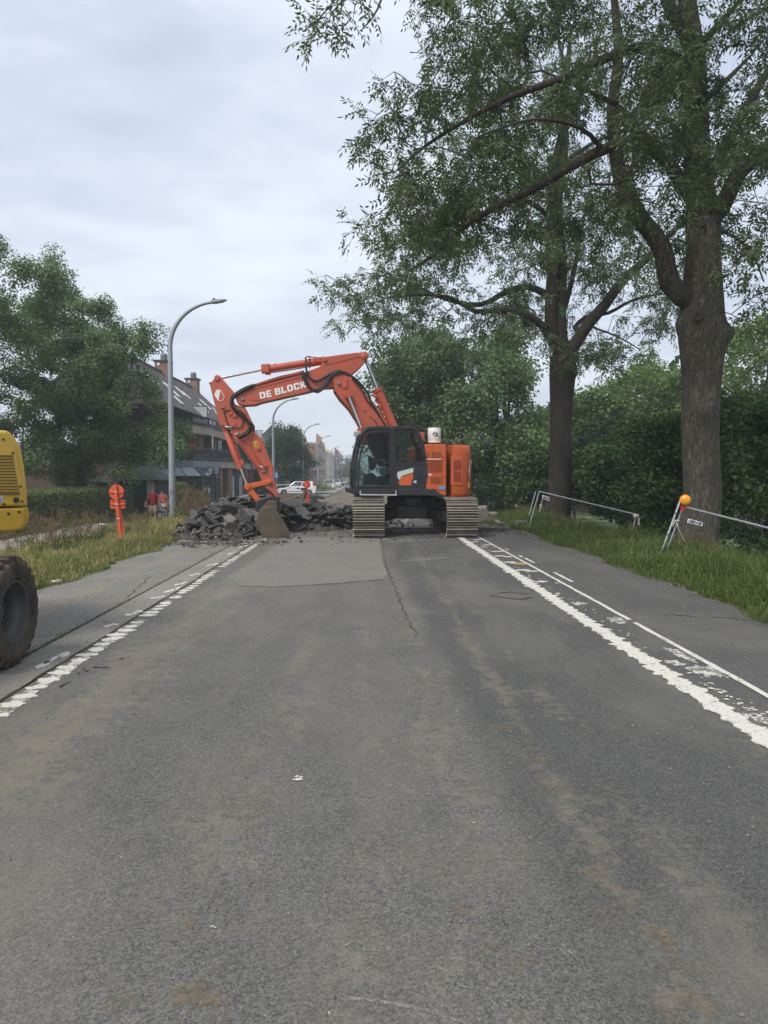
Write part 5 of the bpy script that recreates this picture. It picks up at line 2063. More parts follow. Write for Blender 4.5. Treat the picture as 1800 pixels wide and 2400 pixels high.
nn = 20
for i in range(nn):                                 # broken ring
    t0, t1 = 2 * PI * i / nn + .3, 2 * PI * (i + 1) / nn + .3
    if i in (3, 4):
        continue
    ro, ri = rl, rl * .66
    cyl_patch([(ro * math.cos(t0), zc + ro * math.sin(t0)), (ro * math.cos(t1), zc + ro * math.sin(t1)), (ri * math.cos(t1), zc + ri * math.sin(t1)), (ri * math.cos(t0), zc + ri * math.sin(t0))])
s7 = rl
cyl_patch([(-.5 * s7, zc + .45 * s7), (.5 * s7, zc + .45 * s7), (.5 * s7, zc + .22 * s7), (-.5 * s7, zc + .22 * s7)])
cyl_patch([(.18 * s7, zc + .25 * s7), (.5 * s7, zc + .25 * s7), (.1 * s7, zc - .75 * s7), (-.22 * s7, zc - .75 * s7)])
for dx, dz, r_ in ((-1.35, .1, .26), (-1.05, .62, .18), (-.62, .98, .15)):
    cyl_patch([(dx * s7 + r_ * s7 * math.cos(2 * PI * k / 8), zc + dz * s7 + r_ * s7 * math.sin(2 * PI * k / 8)) for k in range(8)])
for dx in (.75, 1.1):
    cyl_patch([(dx * s7, zc - .55 * s7), (dx * s7 + .22 * s7, zc - .55 * s7), (dx * s7 + .22 * s7, zc - .95 * s7), (dx * s7, zc - .95 * s7)])
b.build('tank_emblem', M_black, can, recalc=False)
b = MB()
b.prism([c2(u, v, .7) for u, v in ((905, 240), (966, 236), (966, 330), (940, 370), (905, 370))], -EN * .35)
b.build('exhaust_shroud', M_orange2, exc, bev=.02)
b = MB()
b.tube([c2(905, 232, .9), c2(968, 232, .9)], .012, 6)
b.tube([c2(1180, 345, .9), c2(1228, 282, .9)], .012, 6)
b.tube([c2(1150, 362, 1.0), c2(1150, 345, 1.0)], .05, 8)
b.tube([c2(1165, 350, 1.0), c2(1180, 348, 1.0)], .04, 8)
b.tube([c2(940, 340, 1.1), c2(998, 338, 1.1)], .055, 10)
b.build('deck_fittings', M_black, exc, smooth=True)
b = MB()
b.tube([c2(1356, 372, .6), c2(1356, 290, .6)], .035, 8)
b.tube([c2(1356, 290, .6), c2(1356, 225, .6)], [.05, .02], 8)
b.tube([c2(1356, 228, .6), c2(1356, 188, .6)], .05, 10)
b.build('camera_mast', M_black, exc, smooth=True)
b = MB()
b.tube([c2(u, v, 1.2) for u, v in ((1205, 368), (1290, 360), (1380, 374), (1420, 392))], .012, 5)
b.build('deck_rail', M_black, exc)

# boom foot and lower boom
b = MB()
b.prism([c1(u, v, .30) for u, v in ((838, 230), (870, 210), (905, 212), (945, 240), (1000, 300), (1060, 372), (1110, 450), (1190, 600), (1170, 690), (1090, 690), (1030, 575), (985, 490), (968, 458), (930, 398), (880, 343), (852, 302))], -EN * .60)
base_boom = b.build('lower_boom', M_orange2, exc, bev=.02)
b = MB()
b.prism([c1(u, v, .24) for u, v in ((334, 335), (345, 314), (380, 292), (425, 277), (690, 206), (770, 176), (793, 152), (786, 126), (960, 102), (1003, 102), (1022, 116), (1021, 138), (985, 178), (945, 213), (915, 232), (890, 250), (880, 280), (840, 284), (800, 286), (720, 306), (472, 362), (440, 374), (376, 378), (346, 364))], -EN * .48)
boom = b.build('upper_boom', M_orange2, exc, bev=.018)
# stiffener seam and side ribs on the upper boom
b = MB()
for path in (((800, 165), (965, 125), (1000, 118)), ((405, 296), (690, 225)), ((405, 345), (455, 350), (480, 340))):
    pp_ = [c1(u, v, .244) for u, v in path]
    for a_, b__ in zip(pp_, pp_[1:]):
        b.bar(a_, b__, .018, .018)
b.build('weld_ribs', M_orange2, boom)
b = MB()
b.prism([c1(u, v, .18) for u, v in ((238, 221), (255, 224), (268, 238), (332, 312), (322, 345), (335, 372), (385, 385), (396, 405), (431, 480), (437, 520), (470, 545), (532, 700), (530, 735), (562, 850), (545, 872), (512, 850), (480, 785), (440, 692), (330, 548), (310, 492), (252, 472), (204, 274), (204, 262))], -EN * .36)
arm = b.build('arm', M_orange2, exc, bev=.018)
b = MB()
b.bar(c1(202, 264, 0) + EN * 0, c1(212, 264, 0), .40, .03)
for path in (((255, 472), (310, 490), (345, 470)), ((440, 540), (525, 690)), ((365, 440), (395, 410))):
    pp_ = [c1(u, v, .186) for u, v in path]
    for a_, b__ in zip(pp_, pp_[1:]):
        b.bar(a_, b__, .02, .02)
b.build('weld_ribs', M_orange2, arm)


def cyl(name, a, b_, rb, c_, rr_, off, housing=True):
    """Hydraulic cylinder: barrel a-b, rod b-c."""
    root = empty(name, (0, 0, 0))
    root.parent = exc
    A, B, C_ = c1(*a, off), c1(*b_, off), c1(*c_, off)
    d = (B - A).normalized()
    m_ = MB()
    m_.tube([A - d * .04, A + d * .05, A + d * .06, B - d * .10, B - d * .09, B], [rb * .9, rb * .9, rb, rb, rb * 1.18, rb * 1.18], 16)
    m_.build('barrel', M_orange2, root, smooth=True, auto=40)
    m_ = MB()
    m_.tube([B, C_], rr_, 12)
    m_.build('rod', M_chrome, root, smooth=True, auto=40)
    for P_ in (A, C_):
        m_ = MB()
        m_.lathe([(.01, -rb), (rb * .95, -rb), (rb * .95, rb), (.01, rb)], P_, EN, 14)
        m_.build('eye', M_orange2, root)
    if housing:
        m_ = MB()
        s_ = EN.cross(d).normalized()
        m_.tube([A.lerp(B, .03) + s_ * rb * 1.15, A.lerp(B, .5) + s_ * rb * 1.25, A.lerp(B, .86) + s_ * rb * 1.2], .018, 6)
        m_.box(B - d * .16 + s_ * rb * 1.0, (.14, .12, .12))
        m_.build('feed_pipe', M_orange2, root)
    return root


cyl('arm_cylinder', (792, 142), (470, 192), .094, (244, 238), .036, 0.0)
cyl('boom_cylinder', (1162, 500), (1070, 288), .115, (1004, 122), .046, 0.0)
for off in (.40, -.40):
    cyl('lift_cylinder', (1010, 560), (985, 492), .10, (918, 322), .048, off, False)
cyl('bucket_cylinder', (282, 496), (362, 705), .085, (396, 797), .042, 0.0)
b = MB()
for off in (.19, -.21):
    b.bar(c1(396, 798, off), c1(512, 772, off), .045, .13)
    b.bar(c1(396, 798, off), c1(458, 872, off), .045, .15)
b.tube([c1(396, 798, .26), c1(396, 798, .26) - EN * .52], .085, 14)
b.tube([c1(512, 772, .26), c1(512, 772, .26) - EN * .52], .06, 14)
b.build('bucket_link', M_orange, exc, bev=.012)
# pins
for u, v, off, r_, mt in ((372, 343, .245, .050, M_steel), (872, 262, .31, .052, M_steel), (240, 236, .185, .075, M_orange2), (1002, 122, .245, .085, M_orange2), (798, 140, .245, .06, M_orange2), (917, 318, .44, .075, M_orange2), (545, 858, .2, .05, M_steel)):
    b = MB()
    P_ = c1(u, v, off)
    b.lathe([(.005, .035), (r_ * .75, .035), (r_, .022), (r_, -.01), (.005, -.01)], P_, EN, 18)
    b.build('pin', mt, exc, smooth=True, auto=35)
# brackets, clamps, bolts
for u, v in ((905, 245), (898, 265), (1040, 430), (330, 430), (268, 385), (310, 418), (455, 600), (490, 690), (1000, 400)):
    b = MB()
    b.box(c1(u, v, .30 if u > 800 else .20), (.09, .05, .06))
    b.build('bracket', M_orange2, exc)
b = MB()
for u, v in ((468, 585), (482, 620), (494, 655), (505, 690)):
    P_ = c1(u, v, .185)
    b.lathe([(.001, .01), (.018, .01), (.018, 0)], P_, EN, 8)
tag(b.build('bolt_heads', M_orange2, exc), kind='stuff')
b = MB()
b.box(c1(900, 268, .31), (.14, .05, .16))
b.build('cover_plate', M_orange2, exc)

# hoses
rh = random.Random(17)


def hose(name, pts, r_, mat, n, spread, parent, off, offs=.04):
    for k in range(n):
        s_ = (k - (n - 1) / 2)
        path = [c1(u + s_ * spread * (.6 + .4 * math.sin(i)) + rh.uniform(-2, 2), v + s_ * spread * .7 + rh.uniform(-2, 2), off + offs * (k % 2)) for i, (u, v) in enumerate(pts)]
        # smooth
        sm = []
        for i in range(len(path) - 1):
            p0, p1, p2, p3 = path[max(i - 1, 0)], path[i], path[i + 1], path[min(i + 2, len(path) - 1)]
            for q in range(5):
                t_ = q / 5
                sm.append(0.5 * ((2 * p1) + (p2 - p0) * t_ + (2 * p0 - 5 * p1 + 4 * p2 - p3) * t_ ** 2 + (3 * p1 - p0 - 3 * p2 + p3) * t_ ** 3))
        sm.append(path[-1])
        m_ = MB()
        m_.tube(sm, r_, 7)
        m_.build(name, mat, parent, smooth=True)


hose('hose', [(430, 272), (385, 292), (335, 322), (316, 350), (322, 390), (365, 415), (395, 445), (412, 485), (400, 515), (350, 545)], .022, M_rubber, 3, 7, arm, .26)
hose('hose', [(330, 330), (314, 372), (345, 420), (385, 450), (430, 478), (428, 505)], .017, M_rubber, 2, 8, arm, .22)
hose('hose', [(283, 430), (278, 410), (310, 400)], .014, M_rubber, 1, 4, arm, .20)
hose('hose', [(280, 430), (300, 480), (345, 495), (370, 480), (375, 440)], .014, M_rubber, 1, 4, arm, .21)
hose('hose', [(690, 203), (696, 240), (722, 285), (755, 302), (790, 285), (812, 250), (840, 215), (885, 200)], .024, M_rubber, 4, 6, boom, .28)
hose('hose', [(700, 130), (702, 180), (715, 225), (750, 250), (790, 232), (850, 200), (900, 205)], .018, M_rubber, 2, 6, boom, .27)
hose('hose', [(720, 130), (722, 185)], .016, M_rubber, 1, 4, boom, .25)
hose('hose', [(690, 205), (640, 218), (560, 238), (470, 262), (430, 272)], .017, M_rubber, 2, 6, boom, .20)
hose('hose', [(895, 203), (940, 225), (985, 268), (1022, 315), (1040, 360), (1070, 410), (1100, 455), (1125, 500)], .024, M_rubber, 4, 6, base_boom, .26)
hose('hose', [(935, 222), (950, 245), (990, 290), (1015, 345), (1050, 380)], .017, M_rubber, 2, 7, base_boom, .34)
hose('pipe', [(690, 200), (640, 212), (560, 232), (440, 268)], .014, M_orange2, 2, 7, boom, .22)
hose('pipe', [(340, 545), (385, 600), (440, 685), (490, 710)], .016, M_orange2, 2, 12, arm, .21)
hose('pipe', [(385, 530), (430, 620), (470, 680), (492, 690)], .014, M_orange2, 2, 8, arm, .21)
hose('pipe', [(1050, 440), (1090, 500), (1110, 540)], .016, M_orange2, 2, 10, base_boom, .33)
hose('hose', [(450, 830), (480, 812), (510, 820), (540, 850)], .014, M_rubber, 3, 9, arm, .20)
hose('hose', [(330, 560), (370, 620), (415, 690), (430, 760)], .016, M_rubber, 1, 8, arm, .20)
b = MB()
b.tube([c1(695, 132, .1), c1(712, 122, .1), c1(745, 128, .1), c1(740, 160, .1)], .02, 6)
b.tube([c1(700, 124, .1), c1(780, 130, .1)], .014, 6)
b.tube([c1(520, 170, .05), c1(545, 162, .05), c1(565, 178, .05)], .02, 6)
b.build('valve_pipes', M_orange2, boom)
b = MB()
b.box(c1(492, 186, .0), (.20, .22, .22))
b.box(c1(505, 172, .0), (.12, .2, .10))
b.build('valve_block', M_orange2, exc, bev=.015)
b = MB()
for u0, v0, u1, v1 in ((280, 488, 320, 490), (330, 530, 350, 520), (465, 690, 490, 705), (470, 715, 495, 720)):
    b.tube([c1(u0, v0, .22), c1(u1, v1, .22)], .022, 8)
b.build('pipe_unions', M_silver, arm, smooth=True)

# lettering and emblem
GLY = {'D': [[(0, 0), (.62, 0), (.8, .2), (.8, .8), (.62, 1), (0, 1), (0, .78), (.46, .78), (.53, .7), (.53, .3), (.46, .22), (.26, .22), (.26, .78), (0, .78)]],
       'E': [[(0, 0), (.70, 0), (.70, .22), (.26, .22), (.26, .40), (.64, .40), (.64, .60), (.26, .60), (.26, .78), (.70, .78), (.70, 1), (0, 1)]],
       'B': [[(0, 0), (.26, 0), (.26, 1), (0, 1)], [(.26, 0), (.64, 0), (.80, .13), (.80, .42), (.70, .52), (.26, .52), (.26, .42), (.50, .42), (.54, .37), (.54, .26), (.50, .21), (.26, .21)],
             [(.26, .525), (.70, .525), (.77, .62), (.77, .87), (.62, 1), (.26, 1), (.26, .80), (.47, .80), (.51, .76), (.51, .67), (.47, .63), (.26, .63)]],
       'L': [[(0, 0), (.68, 0), (.68, .23), (.27, .23), (.27, 1), (0, 1)]],
       'O': [[(.18, 0), (.64, 0), (.82, .18), (.82, .82), (.64, 1), (.41, 1), (.41, .78), (.48, .78), (.55, .70), (.55, .30), (.48, .22), (.34, .22), (.27, .30), (.27, .70), (.34, .78), (.408, .78), (.408, 1), (.18, 1), (0, .82), (0, .18)]],
       'C': [[(.18, 0), (.64, 0), (.80, .16), (.80, .36), (.53, .36), (.53, .28), (.47, .22), (.34, .22), (.27, .30), (.27, .70), (.34, .78), (.47, .78), (.53, .72), (.53, .64), (.80, .64), (.80, .84), (.64, 1), (.18, 1), (0, .82), (0, .18)]],
       'K': [[(0, 0), (.26, 0), (.26, 1), (0, 1)], [(.26, .38), (.52, 0), (.84, 0), (.50, .53), (.82, 1), (.52, 1), (.26, .64)]]}


def block_letters(name, body, mat, p, q, top, parent):
    """Heavy sign-writer's capitals cut as flat plates, from p to q, reaching up to top."""
    x_, y_ = q - p, top - p
    adv = {' ': .38}
    tot = sum(adv.get(ch, max(v[0] for g_ in GLY.get(ch, [[(0, 0)]]) for v in g_) + .13) for ch in body) - .13
    n_ = EN * .004
    b_ = MB()
    u_ = 0.0
    for ch in body:
        for g_ in GLY.get(ch, []):
            b_.prism([p + x_ * ((u_ + a_) / tot) + y_ * c_ for a_, c_ in g_], n_)
        u_ += adv.get(ch, max([v[0] for g_ in GLY.get(ch, [[(0, 0)]]) for v in g_]) + .13)
    return b_.build(name, mat, parent)


block_letters('lettering', 'DE BLOCK', M_whitep, c3(515, 538, .244), c3(944, 424, .244), c3(503, 476, .244), boom)
b = MB()
hx = [(88, 492), (110, 450), (145, 450), (182, 512), (165, 549), (124, 546)]
b.prism([c3(u, v, .187) for u, v in ((90, 492), (111, 451), (145, 451), (127, 545), (122, 543))], -EN * .01)
for (a0, b0), w_ in (((hx[2], hx[3]), .022), ((hx[3], hx[4]), .022), ((hx[4], hx[5]), .022), ((hx[0], hx[1]), .016), ((hx[1], hx[2]), .016), ((hx[5], hx[0]), .016)):
    b.bar(c3(*a0, .184), c3(*b0, .184), .012, w_, EN)
b.build('hexagon_emblem', M_whitep, arm)
b = MB()
b.prism([c3(u, v, .188) for u, v in ((452, 926), (486, 920), (497, 974), (464, 982))], -EN * .01)
b.build('warning_sticker', M_yel, arm)
b = MB()
b.prism([c3(u, v, .192) for u, v in ((462, 948), (478, 934), (484, 950))], -EN * .004)
b.prism([c3(u, v, .192) for u, v in ((468, 962), (486, 958), (488, 968), (470, 972))], -EN * .004)
b.build('sticker_symbol', M_black, arm)

# quick coupler and the wide bucket
b = MB()
b.prism([c1(u, v, .24) for u, v in ((446, 868), (480, 858), (520, 845), (566, 852), (566, 890), (545, 905), (505, 908), (480, 930), (446, 925), (436, 895))], -EN * .48)
b.build('quick_coupler', M_black, exc, bev=.02)
b = MB()
b.lathe([(.05, -.05), (.14, -.05), (.14, .05), (.05, .05)], c1(430, 935, .15), EN, 14)
b.lathe([(.04, -.05), (.11, -.05), (.11, .05), (.04, .05)], c1(552, 912, .15), EN, 14)
b.build('coupler_hooks', M_bucket, exc)
BO = 1.35                                           # near side of the bucket


def cb(px, py):
    return U(px, py - 2.0, BO)


side = [(619, 1192), (640, 1189), (647, 1203), (664, 1228), (679, 1257), (681, 1262), (622, 1263), (613, 1257), (605, 1243), (601, 1226), (604, 1204)]
WB = 2.0
bk = empty('bucket', (0, 0, 0))
bk.parent = exc
for k, off in enumerate((0.0, WB - .035)):
    b = MB()
    b.prism([cb(*p_) - EN * off for p_ in side], -EN * .035)
    b.build('side_plate', M_bucket, bk, bev=.006)
curve = [(640, 1190), (619, 1192), (604, 1204), (601, 1226), (605, 1243), (613, 1257), (622, 1263), (681, 1262)]
cpts = [cb(*p_) for p_ in curve]
cen = sum(cpts, Vector()) / len(cpts)
inner = [p_ + (cen - p_).normalized() * .035 for p_ in cpts]
b = MB()
n = len(cpts)
vs = [p_ - EN * .03 for p_ in cpts] + [p_ - EN * (WB - .03) for p_ in cpts] + [p_ - EN * .03 for p_ in inner] + [p_ - EN * (WB - .03) for p_ in inner]
fs = []
for i in range(n - 1):
    fs += [(i, i + 1, n + i + 1, n + i), (2 * n + i + 1, 2 * n + i, 3 * n + i, 3 * n + i + 1)]
b.add(vs, fs)
b.build('shell', M_bucket, bk, smooth=True, auto=50)
b = MB()
pA, pB = cb(664, 1262.5), cb(686, 1261.5)
up_ = Vector((0, 0, .03))
b.prism([pA, pB, pB + up_ * .4, pA + up_], -EN * WB)
b.build('cutting_edge', M_steel, bk, bev=.004)
b = MB()
for a_, b__ in (((622, 1198), (648, 1232)), ((648, 1232), (668, 1260)), ((640, 1190), (664, 1228)), ((664, 1228), (679, 1257))):
    b.bar(cb(*a_), cb(*b__), .03, .07)
b.build('wear_ribs', M_bucket, bk)
for off in (.62, 1.05):
    b = MB()
    b.prism([cb(*p_) - EN * off for p_ in ((606, 1200), (628, 1178), (648, 1180), (650, 1198), (636, 1204))], -EN * .06)
    b.build('mounting_ear', M_bucket, bk, bev=.01)

# ------------------------------------------------------------------ the yellow wheeled excavator at the left edge
M_yellow = paint('yellow_paint', (0.60, 0.375, 0.035), 0.36, 0, 0.12, (0.35, 0.24, 0.08), 0.05, 1.2, 0, 40, 0.5, 1.4, 0.25)
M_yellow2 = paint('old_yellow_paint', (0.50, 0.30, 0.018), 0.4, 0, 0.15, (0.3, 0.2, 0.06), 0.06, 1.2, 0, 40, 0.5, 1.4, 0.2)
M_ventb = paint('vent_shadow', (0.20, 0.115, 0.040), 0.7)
M_tyre = paint('tyre_rubber', (0.045, 0.041, 0.037), 0.85, 0, 0.6, (0.150, 0.110, 0.074), 0.3, 3.0, 0.7, 28, 0.2, 4.5)
M_rim = paint('grey_rim', (0.085, 0.088, 0.086), 0.6, 0.2, 0.4, (0.12, 0.105, 0.085), 0.15, 4.0, 0, 40, 0.4, 4.0)
yx = empty('wheeled_excavator', (-3.9, 6.0, 0), 'yellow wheeled excavator cut off by the left edge, muddy tyre on the gutter', 'excavator')
YN = Vector((1, -1, 0)).normalized()
YP0 = Vector((-3.18, 7.0, 0))


def yp(px, py, o=0.0):
    return on_plane(px, py, YP0 + YN * o, YN)


b = MB()
b.prism([yp(x, y) for x, y in ((-330, 998), (-60, 1004), (0, 1009), (13, 1011), (19, 1020), (35, 1050), (43, 1085), (50, 1120), (56, 1150), (58.5, 1186), (-330, 1196))], -YN * .10)
sp = b.build('side_cover', M_yellow, yx, bev=.022)
b = MB()
b.prism([yp(x, y, -.055) for x, y in ((-330, 994), (-60, 1003), (0, 1008), (16, 1009), (25, 1014), (38, 1029), (50, 1051), (58, 1093), (63.6, 1146), (65.5, 1186), (-330, 1196))], -YN * 1.9)
b.build('hood', M_yellow, yx, bev=.02)
b = MB()
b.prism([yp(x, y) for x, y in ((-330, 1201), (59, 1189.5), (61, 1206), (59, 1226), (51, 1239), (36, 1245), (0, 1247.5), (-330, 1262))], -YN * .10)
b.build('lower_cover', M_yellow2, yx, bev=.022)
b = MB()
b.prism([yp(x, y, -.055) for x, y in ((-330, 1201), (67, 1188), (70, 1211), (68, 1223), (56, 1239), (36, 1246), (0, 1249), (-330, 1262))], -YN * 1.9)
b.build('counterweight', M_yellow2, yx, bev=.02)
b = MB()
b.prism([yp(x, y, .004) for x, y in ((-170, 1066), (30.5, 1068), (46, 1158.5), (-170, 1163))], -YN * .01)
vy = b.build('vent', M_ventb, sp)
b = MB()
for r_ in range(12):
    y0 = 1073.5 + r_ * 7.05
    xr = 29 + r_ * 1.42
    x_ = xr
    while x_ > -160:
        p0, p1 = yp(x_, y0 - 1.2, .008), yp(x_ - 1.0, y0 + 1.2, .008)
        b.box((p0 + p1) / 2, (.0065, .0065, abs(p0.z - p1.z)), Matrix.Rotation(R(45), 3, 'Z'))
        x_ -= 2.45
tag(b.build('vent_bridges', M_yellow, vy), kind='stuff')
b = MB()
for r_, (ya, yb) in enumerate(((1066.5, 1072), (1153, 1160))):
    xr = 30 if r_ == 0 else 46
    x_ = xr
    while x_ > -165:
        p0, p1 = yp(x_, ya, .009), yp(x_, yb, .009)
        b.bar(p0, p1, .006, .006)
        x_ -= 2.45
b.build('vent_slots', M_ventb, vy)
b = MB()
b.prism([yp(x, y, .004) for x, y in ((-18, 1162), (5.5, 1161), (6.5, 1177.5), (-18, 1179))], -YN * .008)
sk_ = b.build('eco_sticker', M_palegreen, sp)
b = MB()
b.prism([yp(x, y, .008) for x, y in ((-8, 1172), (0, 1165), (4, 1168), (5, 1176), (-8, 1176))], -YN * .003)
b.build('sticker_print', M_blue, sk_)
b = MB()
for x, y in ((8, 1030), (30, 1062), (48, 1140), (52, 1175), (10, 1182)):
    b.lathe([(.001, .012), (.010, .012), (.012, 0)], yp(x, y, .002), YN, 8)
b.lathe([(.001, .010), (.026, .010), (.028, 0)], yp(38, 1172, .002), YN, 12)
tag(b.build('cover_bolts', M_black, sp), kind='stuff')
b = MB()
for x, y in ((45, 1200), (20, 1204)):
    b.lathe([(.001, .012), (.011, .012), (.013, 0)], yp(x, y, .002), YN, 8)
tag(b.build('cover_bolts', M_black, yx), kind='stuff')
# cab and deck, beyond the left edge
b = MB()
b.box((-4.6, 5.0, 1.15), (2.3, 2.9, .22))
b.build('deck', M_black, yx, bev=.02)
b = MB()
b.box((-5.1, 3.9, 2.1), (1.0, 1.5, 1.7), taper=(.92, .85))
b.build('cab_shell', M_yellow, yx, bev=.05)
b = MB()
b.box((-4.585, 3.9, 2.35), (.02, 1.1, .9))
b.box((-5.1, 3.12, 2.35), (.8, .02, .9))
b.build('cab_window', M_glass, yx)
b = MB()
b.box((-4.0, 4.6, .72), (.9, 4.4, .42))
b.lathe([(.01, .90), (.5, .90), (.5, 1.06), (.01, 1.06)], (-4.3, 4.9, 0), (0, 0, 1), 20)
for yy in (6.25, 3.4):
    b.tube([(-5.0, yy, .46), (-3.2, yy, .46)], .13, 10)
b.build('chassis', M_black, yx, bev=.02)


def big_wheel(cx, cy, sgn):
    root = empty('wheel', (0, 0, 0))
    root.parent = yx
    c_ = Vector((cx, cy, .462))
    ax = Vector((sgn, 0, 0))
    Rr = .462
    m_ = MB()
    prof_ = [(.262, .0), (.275, .02), (.30, .022), (.34, .035), (.40, .032), (.425, .012), (Rr - .04, -.03), (Rr - .035, -.14), (Rr - .04, -.25), (.42, -.29), (.33, -.31), (.27, -.29)]
    m_.lathe(prof_, c_, ax, 44)
    m_.build('tyre', M_tyre, root, smooth=True)
    nl_ = 26
    lug = MB()
    for k in range(nl_):
        for s_ in (0, 1):
            a_ = 2 * PI * (k + .5 * s_) / nl_
            w0, w1 = (-.005, -.135) if s_ == 0 else (-.145, -.275)
            for q, (wa, wb, da) in enumerate(((w0, w1, .10 if s_ == 0 else -.10),)):
                pts_ = []
                for ww, aa in ((wa, a_), (wb, a_ + da), (wb, a_ + da + .115), (wa, a_ + .115)):
                    d_ = Vector((0, math.cos(aa), math.sin(aa)))
                    pts_.append((c_ + ax * ww, d_))
                bot = [p_ + d_ * (Rr - .055) for p_, d_ in pts_]
                top_ = [p_ + d_ * (Rr + .012) for p_, d_ in pts_]
                lug.add(bot + top_, [(4, 5, 6, 7), (0, 1, 5, 4), (1, 2, 6, 5), (2, 3, 7, 6), (3, 0, 4, 7)])
            if s_ == 0:                              # shoulder block
                pts_ = []
                for rr_, aa in ((Rr + .010, a_), (Rr + .010, a_ + .115), (Rr - .065, a_ + .10), (Rr - .065, a_ + .015)):
                    d_ = Vector((0, math.cos(aa), math.sin(aa)))
                    pts_.append(c_ + d_ * rr_)
                o0 = [p_ + ax * (.028 if i > 1 else .006) for i, p_ in enumerate(pts_)]
                i0 = [p_ - ax * .03 for p_ in pts_]
                lug.add(o0 + i0, [(0, 1, 2, 3), (0, 1, 5, 4), (1, 2, 6, 5), (2, 3, 7, 6), (3, 0, 4, 7)])
    lug.build('tread', M_tyre, root, bev=.006, seg=1)
    m_ = MB()
    m_.lathe([(.268, .004), (.262, .016), (.250, .016), (.246, 0), (.243, -.02), (.236, -.055), (.222, -.075), (.205, -.10), (.20, -.19), (.185, -.205), (.13, -.205), (.12, -.19), (.115, -.125), (.10, -.115), (.005, -.115)], c_, ax, 36)
    m_.build('rim', M_rim, root, smooth=True, auto=40)
    m_ = MB()
    for k in range(10):
        a_ = 2 * PI * k / 10
        m_.lathe([(.001, .02), (.011, .02), (.011, 0)], c_ + Vector((0, math.cos(a_) * .088, math.sin(a_) * .088)) - ax * .115, ax, 6)
    m_.build('wheel_nuts', M_rim, root)


big_wheel(-2.95, 6.25, 1)
big_wheel(-5.15, 6.25, -1)
big_wheel(-2.95, 3.4, 1)
big_wheel(-5.15, 3.4, -1)

# ------------------------------------------------------------------ broken asphalt
M_slab_side = paint('broken_asphalt', (0.068, 0.066, 0.064), 0.85, 0, 0.45, (0.15, 0.138, 0.12), 0.35, 7.0, 0.9, 35, 0.2, 4.0)
M_slab_top = paint('slab_face', (0.145, 0.141, 0.134), 0.9, 0, 0.4, (0.20, 0.185, 0.16), 0.25, 4.0, 0.5, 60, 0.2, 3.0)
M_slab_pale = paint('pale_slab_face', (0.27, 0.26, 0.24), 0.9, 0, 0.5, (0.16, 0.15, 0.13), 0.2, 4.0, 0.5, 60, 0.2, 3.0)
rs = random.Random(41)


def slab_mesh(name, w, l, t, mat, seed):
    rn = random.Random(seed)
    n = rn.randint(7, 11)
    out = []
    for k in range(n):
        a_ = 2 * PI * k / n + rn.uniform(-.25, .25)
        r_ = rn.uniform(.66, 1.12)
        out.append((math.cos(a_) * w * .5 * r_, math.sin(a_) * l * .5 * r_))
    m_ = MB()
    rings = []
    for z_, s_ in ((-t / 2, .90), (-t * .15, 1.02), (t * .28, .97), (t / 2, .93)):
        rings.append([Vector((x * s_ * rn.uniform(.94, 1.06), y * s_ * rn.uniform(.94, 1.06), z_ + rn.uniform(-.1, .1) * t)) for x, y in out])
    m_.loft(rings)
    m_.m = [0] * len(m_.f)
    m_.m[-1] = 1
    return m_, mat


def hpile(x, y):
    """Height of the broken heap."""
    h = 0
    for cx, cy, rx, ry, hh in ((-3.3, 20.9, 1.75, 2.3, .90), (-2.0, 22.3, 1.7, 1.9, .70), (-4.15, 19.6, .85, 1.5, .38), (-1.1, 23.4, 1.4, 1.5, .50), (-.3, 24.2, 1.3, 1.2, .30), (-3.4, 18.9, 1.2, 1.2, .28), (1.6, 24.6, 1.6, .9, .22)):
        d_ = ((x - cx) / rx) ** 2 + ((y - cy) / ry) ** 2
        h = max(h, hh * max(0.0, 1 - d_) ** .8)
    bx_ = max(abs(x + 2.05) - .62, 0) ** 2 * 6 + max(abs(y - 19.4) - 1.15, 0) ** 2 * 6
    return h * min(1.0, bx_ + (.0 if y < 20.4 else .12))


slab_src = []
for k in range(12):
    w_, l_, t_ = rs.uniform(.45, 1.0), rs.uniform(.38, .72), rs.uniform(.045, .10)
    m_, mt = slab_mesh('asphalt_chunk', w_, l_, t_, None, 300 + k)
    slab_src.append(m_)
slab_me = {}


def put_slab(k, p, rot, sc, label, group, mats, name='asphalt_chunk'):
    key = (k, mats[1].name)
    if key not in slab_me:
        o = slab_src[k].build(name, mats)
        slab_me[key] = o.data
    else:
        o = bpy.data.objects.new(name, slab_me[key])
        COL.objects.link(o)
    o.location = p
    o.rotation_euler = rot
    o.scale = (sc, sc, sc)
    return tag(o, label, 'slab', group, 'thing')


